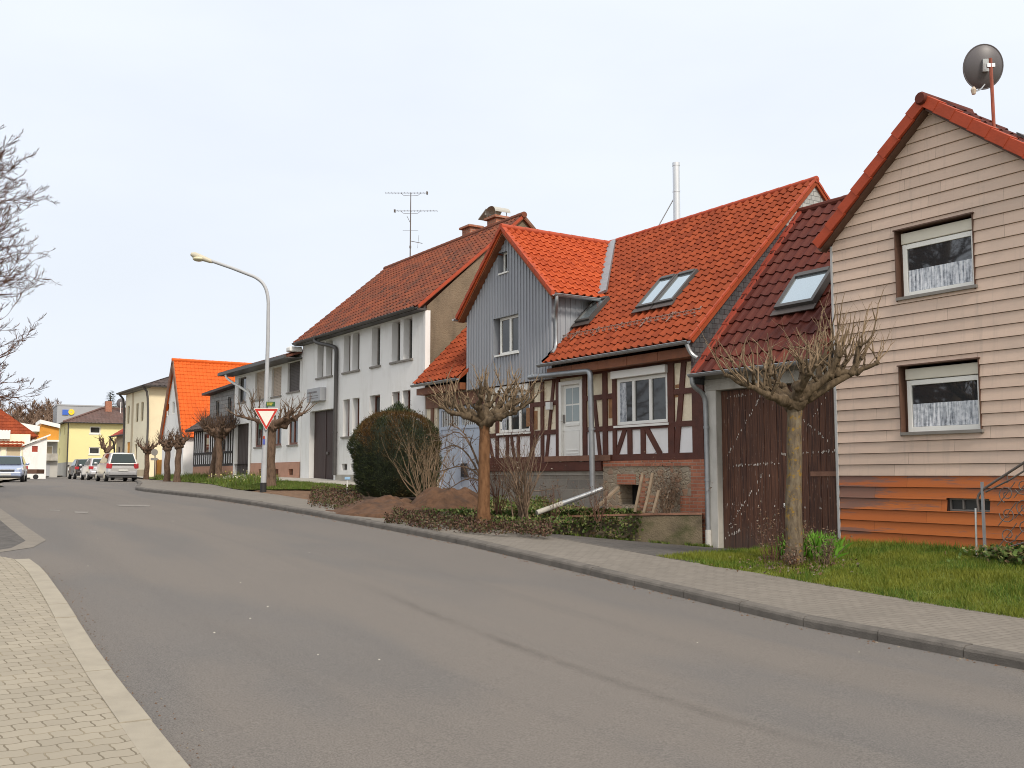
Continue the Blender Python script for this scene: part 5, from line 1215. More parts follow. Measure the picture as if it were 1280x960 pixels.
mb = MB(); mb.fbox(bf, .1, .65, .0, .03, bz, bz + 1.3); mb.build('door', M['clad_grey'], bb)
window(bb, bf, .1, .9, bz + 2.0, bz + 2.95, n=-.95, fw=.07, glass=M['tan_plaster']); 
mb = MB(); mb.fbox(bf, -.9, 1.32, -6, .3, bz + 3.3, bz + 3.45); mb.build('cornice', M['white_frame'], bb)
mb = MB(); mb.prism([P(-.55, .1, bz + 3.46), P(1.28, .1, bz + 3.46), P(1.28, .1, bz + 4.5), P(-.2, .1, bz + 4.9)], bf.N * -6); mb.build('gable', M['orange_boards'], bb)
mb = MB(); mb.prism([P(-.35, .4, bz + 4.95), P(-.35, .4, bz + 5.3), P(1.35, .4, bz + 4.9), P(1.35, .4, bz + 4.55)], bf.N * -6.6); mb.prism([P(-2.2, .4, bz + 4.2), P(-.36, .4, bz + 4.2), P(-.36, .4, bz + 4.7), P(-2.2, .4, bz + 5.0)], bf.N * -6.6); mb.build('roof', M['white_frame'], bb)
cf, cz = camframe(68, 190); s_ = 190 / F; zc = lambda py: 1.6 + (HZ - py) * s_
cb = thing('commercial_building', cf.p(5, 0, cz), 'flat roofed grey store with a blue square and yellow disc sign behind the yellow house', 'store')
mb = MB(); mb.fbox(cf, 0, 14, -10, 0, cz - 2, zc(507)); mb.fbox(cf, -.1, 14.1, -10.1, .1, zc(507), zc(507) + .25); mb.build('wall', M['clad_grey'], cb)
mb = MB(); mb.fbox(cf, 6*s_, 13*s_, .01, .2, zc(518.5), zc(512)); mb.build('sign_plate', M['logo_blue'], cb)
mb = MB(); c = cf.p(16.3*s_, .1, zc(514.8)); mb.tube([c + cf.N*-.1, c + cf.N*.15], 3.5*s_, 20); mb.build('sign_disc', M['logo_yellow'], cb)
mb = MB(); c = cf.p(16.3*s_, .2, zc(514.8)); mb.fbox(cf, 15.2*s_, 17.2*s_, .255, .27, zc(515.4), zc(514)); mb.build('sign_mark', M['tan_plaster'], cb)
# ================================================================== trees and shrubs
def shoot(mb, p, d, L, r, depth=1, wig=.14, up=.15, n=4, sides=5, fork=.6):
    p = Vector(p); d = Vector(d).normalized(); pts = [p.copy()]; rs = [r]; st = L / n
    for i in range(n):
        d = (d + Vector((R.gauss(0, wig), R.gauss(0, wig), R.gauss(0, wig) + up * .3))).normalized()
        p = p + d * st; pts.append(p.copy()); rs.append(r * (1 - .72 * (i + 1) / n))
        if depth > 0 and i >= 1 and R.random() < fork:
            dd = (d + Vector((R.gauss(0, .5), R.gauss(0, .5), R.gauss(0, .35) + up))).normalized()
            shoot(mb, p, dd, L * R.uniform(.35, .6), rs[-1] * .75, depth - 1, wig, up, max(2, n - 1), max(3, sides - 1), fork)
    mb.tube(pts, rs, sides, cap=False)
def cam_off(b, r, u, d=0): return Vector(b) + RT * r + Vector((0, 0, u)) + FH * d
def pollard(base, h, r, limbs, label, group, bark='bark', twig='twig', shoots=9, sl=(.3, .7), sr=.009, lean=(0, 0), name='pollard_tree', knob=1.0, sides=5, arms=3, asc=1.0):
    t = thing(name, base, label, 'tree', group); b = Vector(base)
    top = cam_off(b, lean[0], h, lean[1]); mb = MB(); n = 12; pts = []; rs = []
    for i in range(n + 1):
        f = i / n; q = b.lerp(top, f) + Vector((mnoise.noise((f*3, b.x, 1)), mnoise.noise((f*3, b.x, 5)), 0)) * r * .35
        rr = r * (1.0 - .2 * f) * (1 + .09 * mnoise.noise((f*6, b.x, 9)))
        if i == 0: q.z -= .12; rr *= 1.35
        if i == 1: rr *= 1.08
        if i == n: rr *= 1.12
        pts.append(q); rs.append(rr)
    mb.tube(pts, rs, 14); mb.build('trunk', M[bark], t, smooth=60)
    top = pts[-1]; c = MB(); tw = MB()
    c.blob(top + Vector((0, 0, .02)), r*1.35*knob, r*1.25*knob, r*1.15*knob, .5, b.x, 12, 8)
    for k in range(7):
        a = R.uniform(0, 6.28); c.blob(top + Vector((math.cos(a)*r*1.05, math.sin(a)*r*1.05, R.uniform(-.3, .8)*r))*1, r*.5, r*.5, r*.5, .5, k + b.x, 8, 6)
    for li, limb in enumerate(limbs):
        P = [cam_off(top, *q[:3]) for q in limb]; RR = [q[3] for q in limb]
        sp = []; sr_ = []
        full = [top] + P; fr_ = [r * .75] + RR
        for i in range(len(full) - 1):
            for k in range(4):
                f = k / 4; q = full[i].lerp(full[i+1], f) + Vector((R.gauss(0, .012), R.gauss(0, .012), R.gauss(0, .012))); sp.append(q); sr_.append(lerp(fr_[i], fr_[i+1], f) * R.uniform(.88, 1.18))
        sp.append(full[-1]); sr_.append(fr_[-1]); c.tube(sp, sr_, 9)
        for i, q in enumerate(P):
            rr = RR[i] * 1.45; c.blob(q, rr, rr, rr*.95, .55, i*3 + li + b.y, 9, 6)
        # shoots
        for k in range(shoots):
            j = R.randrange(max(0, len(sp)//3), len(sp)); q = sp[j]
            out = (q - top); out.z = 0; out = out.normalized() if out.length > 1e-3 else Vector((1, 0, 0))
            d = out * R.uniform(.0, .75) + Vector((R.gauss(0, .35), R.gauss(0, .35), R.uniform(.45, 1.2)))
            L = R.uniform(*sl); shoot(tw, q, d, L, sr * R.uniform(.7, 1.3), 2 if sides > 4 else 1, .12, .25, 4, sides, .38)
        for k in range(arms):
            j = R.randrange(len(sp)//3, len(sp)); q = sp[j]; out = q - top; out.z = 0; out = out.normalized() if out.length > 1e-3 else Vector((1, 0, 0))
            d = (out*R.uniform(.2, .9) + Vector((R.gauss(0, .5), R.gauss(0, .5), R.uniform(.1, .6)))).normalized(); L = R.uniform(.16, .36) * asc; ap = [q]; r0 = max(.02, sr_[j]*.55)
            for m_ in range(4): d = (d + Vector((R.gauss(0, .22), R.gauss(0, .22), .38))).normalized(); ap.append(ap[-1] + d*L/3)
            c.tube(ap, [r0, r0*.85, r0*.75, r0*.62, r0*.5], 7); c.blob(ap[-1], r0*1.0, r0*1.0, r0*.9, .6, k + b.x, 7, 5); c.blob(ap[2], r0*1.0, r0*1.0, r0*.8, .6, k + b.y, 7, 5)
            for m_ in range(R.choice((1, 2, 2, 3))): shoot(tw, ap[-1], d + Vector((R.gauss(0, .45), R.gauss(0, .45), R.uniform(0, .5))), R.uniform(sl[0]*.7, sl[1]*.75), sr*R.uniform(.8, 1.25), 1, .13, .2, 4, sides, .3)
        q = sp[-1]
        for k in range(max(2, shoots // 3)):
            out = (sp[-1] - sp[-3]).normalized(); d = out + Vector((R.gauss(0, .45), R.gauss(0, .45), R.uniform(-.1, .9))); shoot(tw, q, d, R.uniform(*sl), sr, 2 if sides > 4 else 1, .12, .2, 4, sides, .4)
    cr = c.build('crown', M[bark if bark == 'bark_far' else 'bark'], t, smooth=60); tw.build('twigs', M[twig], cr)
    return t
GRP = 'pollarded street trees'
# near tree on the lawn
base = Vector((-10.9, 12.32, .1))
pollard(base, 2.62, .138, [
    [(-.25, .16, .1, .08), (-.55, .27, .05, .055), (-.85, .33, -.1, .038), (-1.12, .46, -.1, .026)],
    [(-.25, .06, -.2, .07), (-.55, .12, -.4, .045), (-.85, .24, -.5, .03)],
    [(-.15, .3, .2, .05), (-.35, .42, .4, .035)],
    [(.2, .2, 0, .11), (.45, .36, .1, .085), (.68, .50, .05, .06), (1.0, .52, .0, .045), (1.3, .66, -.05, .03)],
    [(.12, .3, .3, .07), (.32, .5, .55, .05), (.5, .8, .7, .032)],
    [(0, .25, -.25, .06), (.1, .45, -.45, .04)],
    [(.5, .45, -.2, .05), (.62, .75, -.3, .035)],
    [(.62, .5, .1, .05), (.72, .72, .15, .04), (.74, .98, .15, .026)],
    [(.9, .5, .0, .045), (1.02, .72, .05, .035), (1.08, .95, .05, .022)],
    [(.38, .42, .0, .05), (.42, .66, .0, .036), (.5, .9, -.05, .022)]],
    'nearest pollarded tree, lichen spotted trunk on the lawn before the big brown gate', GRP, 'bark_lichen', 'twig', 4, (.3, .8), .0135, lean=(.1, 0), arms=5, asc=1.1)
# middle tree by the garden bed
q = atD(605, 654, 19.9); base = Vector((q.x, q.y, q.z))
pollard(base, 1.98, .128, [
    [(-.25, .18, .1, .07), (-.5, .3, .15, .055), (-.78, .42, .1, .035)],
    [(-.3, .12, -.25, .06), (-.62, .18, -.3, .04), (-.85, .3, -.3, .028)],
    [(.25, .18, 0, .075), (.5, .34, .1, .06), (.8, .5, .1, .035)],
    [(.3, .1, -.3, .06), (.6, .2, -.4, .045), (.95, .42, -.3, .03)],
    [(.05, .35, .2, .06), (.1, .6, .3, .04)],
    [(-.1, .3, -.3, .06), (-.05, .5, -.5, .04)],
    [(.3, .4, .4, .05), (.45, .7, .5, .03)]],
    'pollarded tree with a brown trunk and many stubby branches before the half timbered house', GRP, 'bark_brown', 'twig', 6, (.22, .55), .0125, arms=6)
# tree behind the street lamp
q = atD(338, 606, 36.3); base = Vector((q.x, q.y, H(q.x, q.y)))
pollard(base, 2.2, .18, [
    [(-.4, .15, 0, .09), (-.85, .3, .1, .05), (-1.3, .4, 0, .03)],
    [(.45, .1, 0, .13), (.8, .3, 0, .08), (1.05, .45, .1, .05)],
    [(.2, .2, .4, .08), (.4, .4, .7, .04)], [(-.2, .2, -.4, .07), (-.4, .4, -.7, .04)], [(.6, .3, -.3, .07), (.85, .55, -.4, .04)]],
    'pollarded tree right behind the street lamp in front of the low white house', GRP, 'bark_far', 'twig_dark', 5, (.35, .85), .016, sides=4, arms=4, asc=1.3)
for (px, x, y, h, sc_, lab, tw_) in (
        (275, -47.0, 14.1, 2.1, 1.15, 'dense twiggy pollarded tree in front of the slate house, right of two', 'twig_far'),
        (266, -48.6, 14.25, 2.0, 1.1, 'leaning pollarded tree in front of the slate house, left of two', 'twig_far'),
        (222, -51.9, 13.5, 1.85, .75, 'small pollarded tree before the pale steep roofed house, nearer of two', 'twig_far'),
        (209, -54.2, 13.55, 1.75, .7, 'small pollarded tree before the pale steep roofed house, farther of two', 'twig_far'),
        (183, -65.0, 15.0, 1.75, .9, 'small pollarded tree in front of the cream house', 'twig_far')):
    pollard((x, y, plot_z(x, y)), h, .17, [[(math.cos(a)*.3*sc_, .2, math.sin(a)*.3*sc_, .09), (math.cos(a)*.6*sc_, .38, math.sin(a)*.6*sc_, .05)] for a in (0, .9, 2.1, 3.1, 4.0, 5.2)], lab, GRP, 'bark_far', tw_, 16 if sc_ > 1 else 6, (.35*sc_, .85*sc_) if sc_ > 1 else (.2, .5), .016, lean=(-.0 if px != 266 else .3, 0), sides=3)
q = atD(133, 594, 93)
pollard((q.x, q.y, q.z - .3), 2.5, .2, [[(math.cos(a)*.5, .4, math.sin(a)*.4, .12), (math.cos(a)*.75, 1.1, math.sin(a)*.6, .09)] for a in (.2, 1.5, 3.0, 4.4)], 'small pollarded tree in front of the yellow house', GRP, 'bark_far', 'twig_far', 3, (.3, .6), .03, sides=3)
# tall bare tree leaning in at the left edge
q = atD(-120, 590, 31); bt = thing('bare_tree', (q.x, q.y, G(q.x, q.y)), 'tall leafless tree whose bare branches reach into the sky at the left edge', 'tree')
mb = MB(); cr = MB(); b = Vector((q.x, q.y, G(q.x, q.y)))
tp_ = [b + Vector((R.gauss(0, .08), R.gauss(0, .08), i * 1.1)) for i in range(11)]; mb.tube(tp_, [.3 - .025*i for i in range(11)], 10); mb.build('trunk', M['bark'], bt, smooth=60)
def bough(mb, p, d, L, r, depth):
    n = 6; p = Vector(p); d = Vector(d).normalized(); pts = [p.copy()]; rs = [r]
    for i in range(n):
        d = (d + Vector((R.gauss(0, .09), R.gauss(0, .09), R.gauss(0, .07) + .045))).normalized(); p = p + d * (L / n); pts.append(p.copy()); rs.append(max(.0055, r * (1 - .78*(i+1)/n)))
        if depth > 0:
            for s in range(1 if depth > 1 else R.choice((1, 2, 2))):
                if R.random() < .85:
                    dd = (d + Vector((R.gauss(0, .45), R.gauss(0, .45), R.gauss(.05, .4)))).normalized(); bough(mb, p, dd, L * R.uniform(.3, .5) * (1.15 - i/n*.5), rs[-1] * .6, depth - 1)
    mb.tube(pts, rs, 5 if depth > 1 else 3, cap=False)
for i in range(84):
    z = R.uniform(2.4, 10.8); a = R.uniform(0, 6.28); 
    if i % 2 == 0: a = math.atan2(RT.y, RT.x) + R.gauss(0, .6)
    reach = 3.3 * (1 - ((z - 6.0) / 6.6)**2) ** .5 * R.uniform(.82, 1.05)
    bough(cr, b + Vector((0, 0, z)), (math.cos(a), math.sin(a), R.uniform(-.05, .35)), max(1.2, reach), .055 * (1.3 - z / 14), 3)
cro = cr.build('crown', M['twig_red'], bt)
for (x, y, rz_, sc_) in ((-25.5, -9.0, 1.0, 1.45), (-31.0, -15.0, 2.3, 1.6)):    # more of these trees across the road, mirrored in the clad house's windows
    t2 = bt.copy(); COL.objects.link(t2); t2.location = (x, y, G(x, 2)); t2.rotation_euler.z = rz_; t2.scale = (sc_,)*3
    t2['label'] = 'tall leafless tree across the side street, mirrored in the windows, %s' % ('nearer one' if sc_ < 1.5 else 'farther one')
    for ch in list(bt.children):
        c2 = ch.copy(); COL.objects.link(c2); c2.parent = t2
# conifer behind the yellow house
q = atD(136, 560, 125); ct = thing('conifer_tree', (q.x, q.y, 1.5), 'dark green conifer rising behind the roof of the yellow house', 'tree'); top = atD(136, 488, 125).z
mb = MB(); mb.tube([(q.x, q.y, 1.3), (q.x, q.y, top - .5)], [.25, .05], 6); mb.build('trunk', M['bark_far'], ct)
mb = MB()
for i in range(2600):
    f = R.random()**.7; z = top - f * (top - 3); rr = .2 + f * 2.6 * R.uniform(.75, 1.05) * (1 + .25*math.sin(z*5)); a = R.uniform(0, 6.28); rad = rr * R.uniform(.4, 1)
    p = Vector((q.x + rad*math.cos(a), q.y + rad*math.sin(a), z)); d = Vector((math.cos(a), math.sin(a), -.35)) * R.uniform(.2, .45); w = Vector((-math.sin(a), math.cos(a), 0)) * .12
    mb.add([p - w, p + w, p + d + Vector((0, 0, .05))], [(0, 1, 2)])
mb.build('crown', M['conifer'], ct)
# far woods
mb = MB()
def bare(mb, p, h):
    p = Vector(p); mb.tube([p, p + Vector((R.gauss(0, .2), R.gauss(0, .2), h*.55)), p + Vector((R.gauss(0, .4), R.gauss(0, .4), h))], [.16, .11, .02], 3, cap=False)
    for i in range(34):
        z = h * R.uniform(.28, .95); a = R.uniform(0, 6.28); L = h * .3 * R.uniform(.5, 1) * (1.2 - z/h*.7); q = p + Vector((0, 0, z)); d = Vector((math.cos(a), math.sin(a), R.uniform(.3, 1.1))).normalized()*L
        w = Vector((-math.sin(a), math.cos(a), 0)) * .06
        mb.add([q - w*1.3, q + w*1.3, q + d*.6 + w, q + d + Vector((R.gauss(0, .3), R.gauss(0, .3), R.uniform(0, .5)))], [(0, 1, 2, 3)])
        for s in range(3):
            f = R.uniform(.3, .9); e = d*.6 + Vector((R.gauss(0, L*.3), R.gauss(0, L*.3), R.uniform(0, L*.4))); mb.add([q + d*f - w*.7, q + d*f + w*.7, q + d*f + e*.7], [(0, 1, 2)])
for i in range(330):
    px = R.uniform(-60, 215); D = R.uniform(190, 330); zt = 594 - (90 + 14*mnoise.noise((px*.025, 1, 1)) - (18 if px > 80 else 0))
    tz = atD(px, zt + R.uniform(-4, 22), D).z; g = atD(px, 590, D); h = R.uniform(8, 12); bare(mb, (g.x, g.y, tz - h), h)
tag(mb.build('woodland', M['wood_bare']), 'brown leafless wood on the rise behind the far houses', 'wood', kind='stuff')
def ht(px, z0): return 0
mb = MB(); n = 60      # wooded rise under the trees
for i in range(n + 1):
    px = lerp(-260, 330, i / n)
    for D, py in ((150, 596), (190, 575), (240, 548 + 6*mnoise.noise((px*.02, 3, 3))), (330, 530 + 5*mnoise.noise((px*.02, 7, 3))), (420, 545), (500, 592)):
        mb.v.append(tuple(atD(px, py, D)))
for i in range(n):
    for j in range(5): q = i*6 + j; mb.f.append((q, q+6, q+7, q+1)); mb.uv.append(None)
mb.build('hill', M['wood_bare'], smooth=60)['kind'] = 'structure'

def leafcloud(mb, pts, size, up=.6, w=.35, n3=False):
    for p, nrm in pts:
        d = (Vector(nrm) + Vector((R.gauss(0, .5), R.gauss(0, .5), R.gauss(0, .4) + up))).normalized() * size * R.uniform(.6, 1.3)
        s = d.cross(Vector((R.gauss(0, 1), R.gauss(0, 1), R.gauss(0, 1)))).normalized() * size * w
        p = Vector(p)
        if n3: mb.add([p - s*.5, p + s*.5, p + d], [(0, 1, 2)])
        else: mb.add([p, p + d*.5 + s, p + d, p + d*.5 - s], [(0, 1, 2, 3)])
# clipped yew
yb = atD(495, 611, 28.3); yc = Vector((yb.x, yb.y, 0)); z0 = 1.0
yw_ = thing('clipped_yew', (yc.x, yc.y, z0), 'big dark clipped yew with rusty orange top in front of the white house', 'bush')
prof = [(0, .72), (.08, .88), (.25, 1.02), (.45, 1.09), (.62, 1.1), (.76, 1.01), (.87, .85), (.95, .56), (1.0, .08)]
YHt = 2.42
def yr(f): return interp(f, prof) * 1.0
mb = MB(); mb.lathe((yc.x, yc.y, z0), [(max(.02, yr(f) * 1.13 - .14), f * (YHt - .1)) for f in frange(0, 1, .06)], 28); mb.build('inner_mass', M['yew_core'], yw_, smooth=60)
mb = MB(); pts = []
for i in range(30000):
    f = R.random() ** .9; a = R.uniform(0, 6.28); lump = 1 + .09*mnoise.noise((math.cos(a)*2, math.sin(a)*2, f*4)) + .08*mnoise.noise((math.cos(a)*6, math.sin(a)*6, f*11)); r = (yr(f)*1.13 - R.random()**2*.14) * lump
    p = (yc.x + r*math.cos(a), yc.y + r*math.sin(a), z0 + f*YHt*(1 + .02*mnoise.noise((math.cos(a)*3, math.sin(a)*3, 2)))); sl_ = (yr(min(1, f+.05)) - yr(max(0, f-.05))) / .1 / YHt
    pts.append((p, Vector((math.cos(a), math.sin(a), -sl_)).normalized()*1.1))
for i in range(1100):   # tuft on top
    a = R.uniform(0, 6.28); r = abs(R.gauss(0, .26)); pts.append(((yc.x + .1 + r*math.cos(a), yc.y + r*math.sin(a), z0 + YHt - .06 + R.uniform(0, max(.02, .30 - r*.6))), (0, 0, 1)))
leafcloud(mb, pts, .075, .7, .28, True); leafcloud(mb, [pts[R.randrange(30000)] for _ in range(900)], .17, .5, .1, True); mb.build('foliage', M['yew'], yw_)
def bareshrub(x, y, z, h, w, n, label, mat='twig', r=.011, depth=2, leaves=0, name='bare_shrub', up=.25, fork=.7, group=None):
    t = thing(name, (x, y, z), label, 'shrub', group); mb = MB(); tips = []
    for i in range(n):
        a = R.uniform(0, 6.28); d = Vector((math.cos(a)*w/h, math.sin(a)*w/h, 1)) * 1.0; d = Vector((d.x*R.uniform(.1, 1), d.y*R.uniform(.1, 1), 1))
        shoot(mb, (x + R.gauss(0, .06), y + R.gauss(0, .06), z - .05), d, h*R.uniform(.65, 1.05), r*R.uniform(.7, 1.3), depth, .13, up, 6, 5, fork)
    st = mb.build('stems', M[mat], t)
    if leaves:
        lm = MB(); vs = mb.v; leafcloud(lm, [(vs[R.randrange(len(vs))], (R.gauss(0, 1), R.gauss(0, 1), R.gauss(0, 1))) for _ in range(leaves)], .04, 0, .3); lm.build('dry_leaves', M['dry_leaf'], t)
    return t
bz = lambda x, y: bed_z(x, y)
q = atD(533, 640, 24.6); bareshrub(q.x, q.y, bz(q.x, q.y), 1.85, 1.1, 26, 'pale leafless shrub spreading beside the clipped yew', 'twig', .014, 2, 350)
q = atD(655, 648, 20.6); bareshrub(q.x, q.y, bz(q.x, q.y), 1.8, .75, 22, 'gnarled leafless shrub against the concrete block wall', 'twig_dark', .019, 2, 140)
q = atD(622, 648, 21.4); bareshrub(q.x, q.y, bz(q.x, q.y), 1.5, .75, 12, 'thin reddish leafless bush just right of the brown pollarded trunk', 'twig_red', .013, 2, 90)
q = atD(690, 645, 20.8); bareshrub(q.x, q.y, bz(q.x, q.y), .95, .5, 10, 'low reddish bush with small buds below the white door', 'twig_red', .007, 2, 140)
q = atD(834, 640, 21.7); bareshrub(q.x, q.y, .62, 1.0, .6, 30, 'half leafless grey green bush before the rubble plinth', 'twig_dark', .008, 2, 1100)
q = atD(747, 640, 20.9); bareshrub(q.x, q.y, .7, .7, .6, 12, 'dead brown twiggy bush beside the lying drain pipe', 'twig_red', .008, 2, 120)
# long bare arching boughs left of the middle tree
ab = thing('arching_shrub', (-17.3, 11.5, .6), 'long bare boughs arching left from behind the brown pollarded trunk', 'shrub'); mb = MB()
for (e, m, r) in (((545, 565), (575, 552), .03), ((548, 590), (580, 580), .026), ((552, 548), (578, 535), .022), ((560, 612), (585, 596), .022), ((562, 530), (582, 540), .018)):
    s0 = atD(604, 602 + R.uniform(-10, 5), 20.4); m_ = atD(*m, 20.6); e_ = atD(*e, 20.9); pp = smoothpath([atD(612, 640, 20.3), s0, m_, e_], 2); mb.tube(pp, [lerp(r, .008, i/(len(pp)-1)) for i in range(len(pp))], 6)
    for k in range(14):
        p = pp[R.randrange(len(pp)//3, len(pp))]; shoot(mb, p, (R.gauss(0, .6) - .4, R.gauss(0, .5), R.gauss(.35, .5)), R.uniform(.25, .6), .009, 1, .18, .1, 4, 4, .5)
mb.build('boughs', M['twig_dark'], ab)

# soil heaps
def heap(name, cx, cy, rx, ry, h, label, z0=None):
    z0 = bed_z(cx, cy) if z0 is None else z0; t = MB(); n = 64; m = 26
    for i in range(m + 1):
        f = i / m
        for k in range(n):
            a = 2*PI*k/n; x = cx + rx*f*math.cos(a)*(1 + .12*math.sin(3*a + cx)); y = cy + ry*f*math.sin(a)*(1 + .12*math.sin(2*a + cy))
            t.v.append((x, y, max(bed_z(x, y) if f > .9 else -9, z0) - (.12 if f > .9 else 0)*0 + h*max(0, math.cos(f*PI/2))**1.2*(1 + .4*mnoise.noise((x*1.3, y*1.3, 1))) + .09*mnoise.noise((x*3.5, y*3.5, 3)) + .04*mnoise.noise((x*9, y*9, 3)) - (.1 if i == m else 0)))
    for i in range(m):
        for k in range(n):
            k2 = (k+1) % n; t.f.append((i*n+k, (i+1)*n+k, (i+1)*n+k2, i*n+k2)); t.uv.append(None)
    o = t.build(name, M['soil_mound'], base=(cx, cy, z0), smooth=60); return tag(o, label, 'soil heap')
q = atD(480, 640, 24.5); heap('soil_heap', q.x, q.y, 2.3, 1.25, .34, 'low wide heap of bare brown earth below the clipped yew')
q = atD(560, 640, 24.2); heap('soil_heap', q.x, q.y, 1.35, 1.0, .74, 'steeper taller heap of brown earth before the pale blue yard door')
# planting strips (uncountable ground cover)
def cover(name, label, cat, mat, poly, n, size, hgt, zf_, w=.35, up=.6, clump=0, bloom=None):
    mb = MB(); xs_ = [p[0] for p in poly]; ys_ = [p[1] for p in poly]; cnt = 0
    def inside(x, y):
        c = False
        for i in range(len(poly)):
            (x1, y1), (x2, y2) = poly[i], poly[i-1]
            if (y1 > y) != (y2 > y) and x < (x2-x1)*(y-y1)/(y2-y1) + x1: c = not c
        return c
    k = 0
    while cnt < n and k < n*30:
        k += 1; x = R.uniform(min(xs_), max(xs_)); y = R.uniform(min(ys_), max(ys_))
        if not inside(x, y): continue
        c = mnoise.noise((x*2.2, y*2.2, 4))
        if clump and c < R.uniform(-.35, .25): continue
        cnt += 1; z = zf_(x, y) + R.random()**1.3 * hgt * (1 + (c if clump else 0)); leafcloud(mb, [((x, y, z), (R.gauss(0, .6), R.gauss(0, .6), 0))], size, up, w)
    o = mb.build(name, mat); return tag(o, label, cat, kind='stuff')
pxg = lambda *a: [(lambda q: (q.x, q.y))(onG(*p, .15)) for p in a]
cover('heather', 'dark reddish heather creeping over the pavement edge beside the soil heap', 'heather', M['heather'], pxg((385, 632), (450, 640), (455, 622), (390, 616)), 3600, .06, .2, lambda x, y: H(x, y), .3, .7, 1)
cover('groundcover', 'brown and green ground cover along the pavement edge below the brown trunk', 'ground cover', M['heather'], pxg((480, 652), (560, 663), (650, 671), (690, 673), (690, 655), (600, 645), (500, 638)), 14000, .055, .17, lambda x, y: max(H(x, y), bed_z(x, y) - .1), .3, .6, 1)
cover('garden_plants', 'fresh green garden plants between the shrubs', 'plants', M['ivy'], pxg((520, 645), (640, 664), (700, 662), (760, 655), (680, 636), (580, 628)), 7000, .065, .13, bed_z, .35, .8, 1)
def wallpt(t):
    L = sum(math.dist(WALLP[i], WALLP[i+1]) for i in range(len(WALLP)-1)); d = t * L
    for a, b in zip(WALLP[:-1], WALLP[1:]):
        s = math.dist(a, b)
        if d <= s: return (lerp(a[0], b[0], d/s), lerp(a[1], b[1], d/s)), ((b[1]-a[1])/s, -(b[0]-a[0])/s)
        d -= s
    return WALLP[-1], (0, -1)
mb = MB()
for i in range(9000):
    t = R.uniform(.16, 1); (x, y), _ = wallpt(t); c = mnoise.noise((t*14, 3, 1)) + mnoise.noise((t*40, 1, 1))*.6
    dz = -R.random()**1.5 * max(.05, .42 + .45*c) * (1 if t < .85 else .4) ; nx, ny = -.75, .55
    o = R.uniform(-.12, .5); hang = dz if o < .03 else R.uniform(0, .14)
    off = -.10 - R.random()*.06 if hang < 0 else o
    p = (x + nx*off, y + ny*off, .72 - .12*t + hang + .02); leafcloud(mb, [(p, (-nx*.7 + R.gauss(0, .5), -ny*.7 + R.gauss(0, .5), 0))], .08, .1 if hang < 0 else .6, .42)
tag(mb.build('ivy', M['ivy']), 'trailing ivy spilling over the low garden wall', 'ivy', kind='stuff')
# garden wall
gw = thing('garden_wall', (-16.6, 13.0, .2), 'low mossy retaining wall running from the house corner along the garden', 'wall')
mb = MB(); cp = MB()
for i in range(len(WALLP) - 1):
    (x0, y0), (x1, y1) = WALLP[i], WALLP[i+1]; d = Vector((x1-x0, y1-y0, 0)).normalized(); n = Vector((-d.y, d.x, 0)) * .2
    if n.x > 0: n = -n
    if i > 3: n = Vector((0, .2, 0))
    z = [drive_z(x0, y0) - .3, drive_z(x1, y1) - .3]; tz = [.78 - .035*i, .78 - .035*(i+1)]; m_ = 6
    a, b = Vector((x0, y0, 0)), Vector((x1, y1, 0))
    mb.hexa([(a.x, a.y, z[0]), (b.x, b.y, z[1]), (b.x+n.x, b.y+n.y, z[1]), (a.x+n.x, a.y+n.y, z[0]), (a.x, a.y, tz[0]), (b.x, b.y, tz[1]), (b.x+n.x, b.y+n.y, tz[1]), (a.x+n.x, a.y+n.y, tz[0])])
    e = n * -.12; cp.hexa([(a.x+e.x, a.y+e.y, tz[0]+.003), (b.x+e.x, b.y+e.y, tz[1]+.003), (b.x+n.x*1.1, b.y+n.y*1.1, tz[1]+.003), (a.x+n.x*1.1, a.y+n.y*1.1, tz[0]+.003), (a.x+e.x, a.y+e.y, tz[0]+.04), (b.x+e.x, b.y+e.y, tz[1]+.04), (b.x+n.x*1.1, b.y+n.y*1.1, tz[1]+.04), (a.x+n.x*1.1, a.y+n.y*1.1, tz[0]+.04)])
mb.build('masonry', M['mossy_concrete'], gw); cp.build('coping', M['old_beam'], gw)
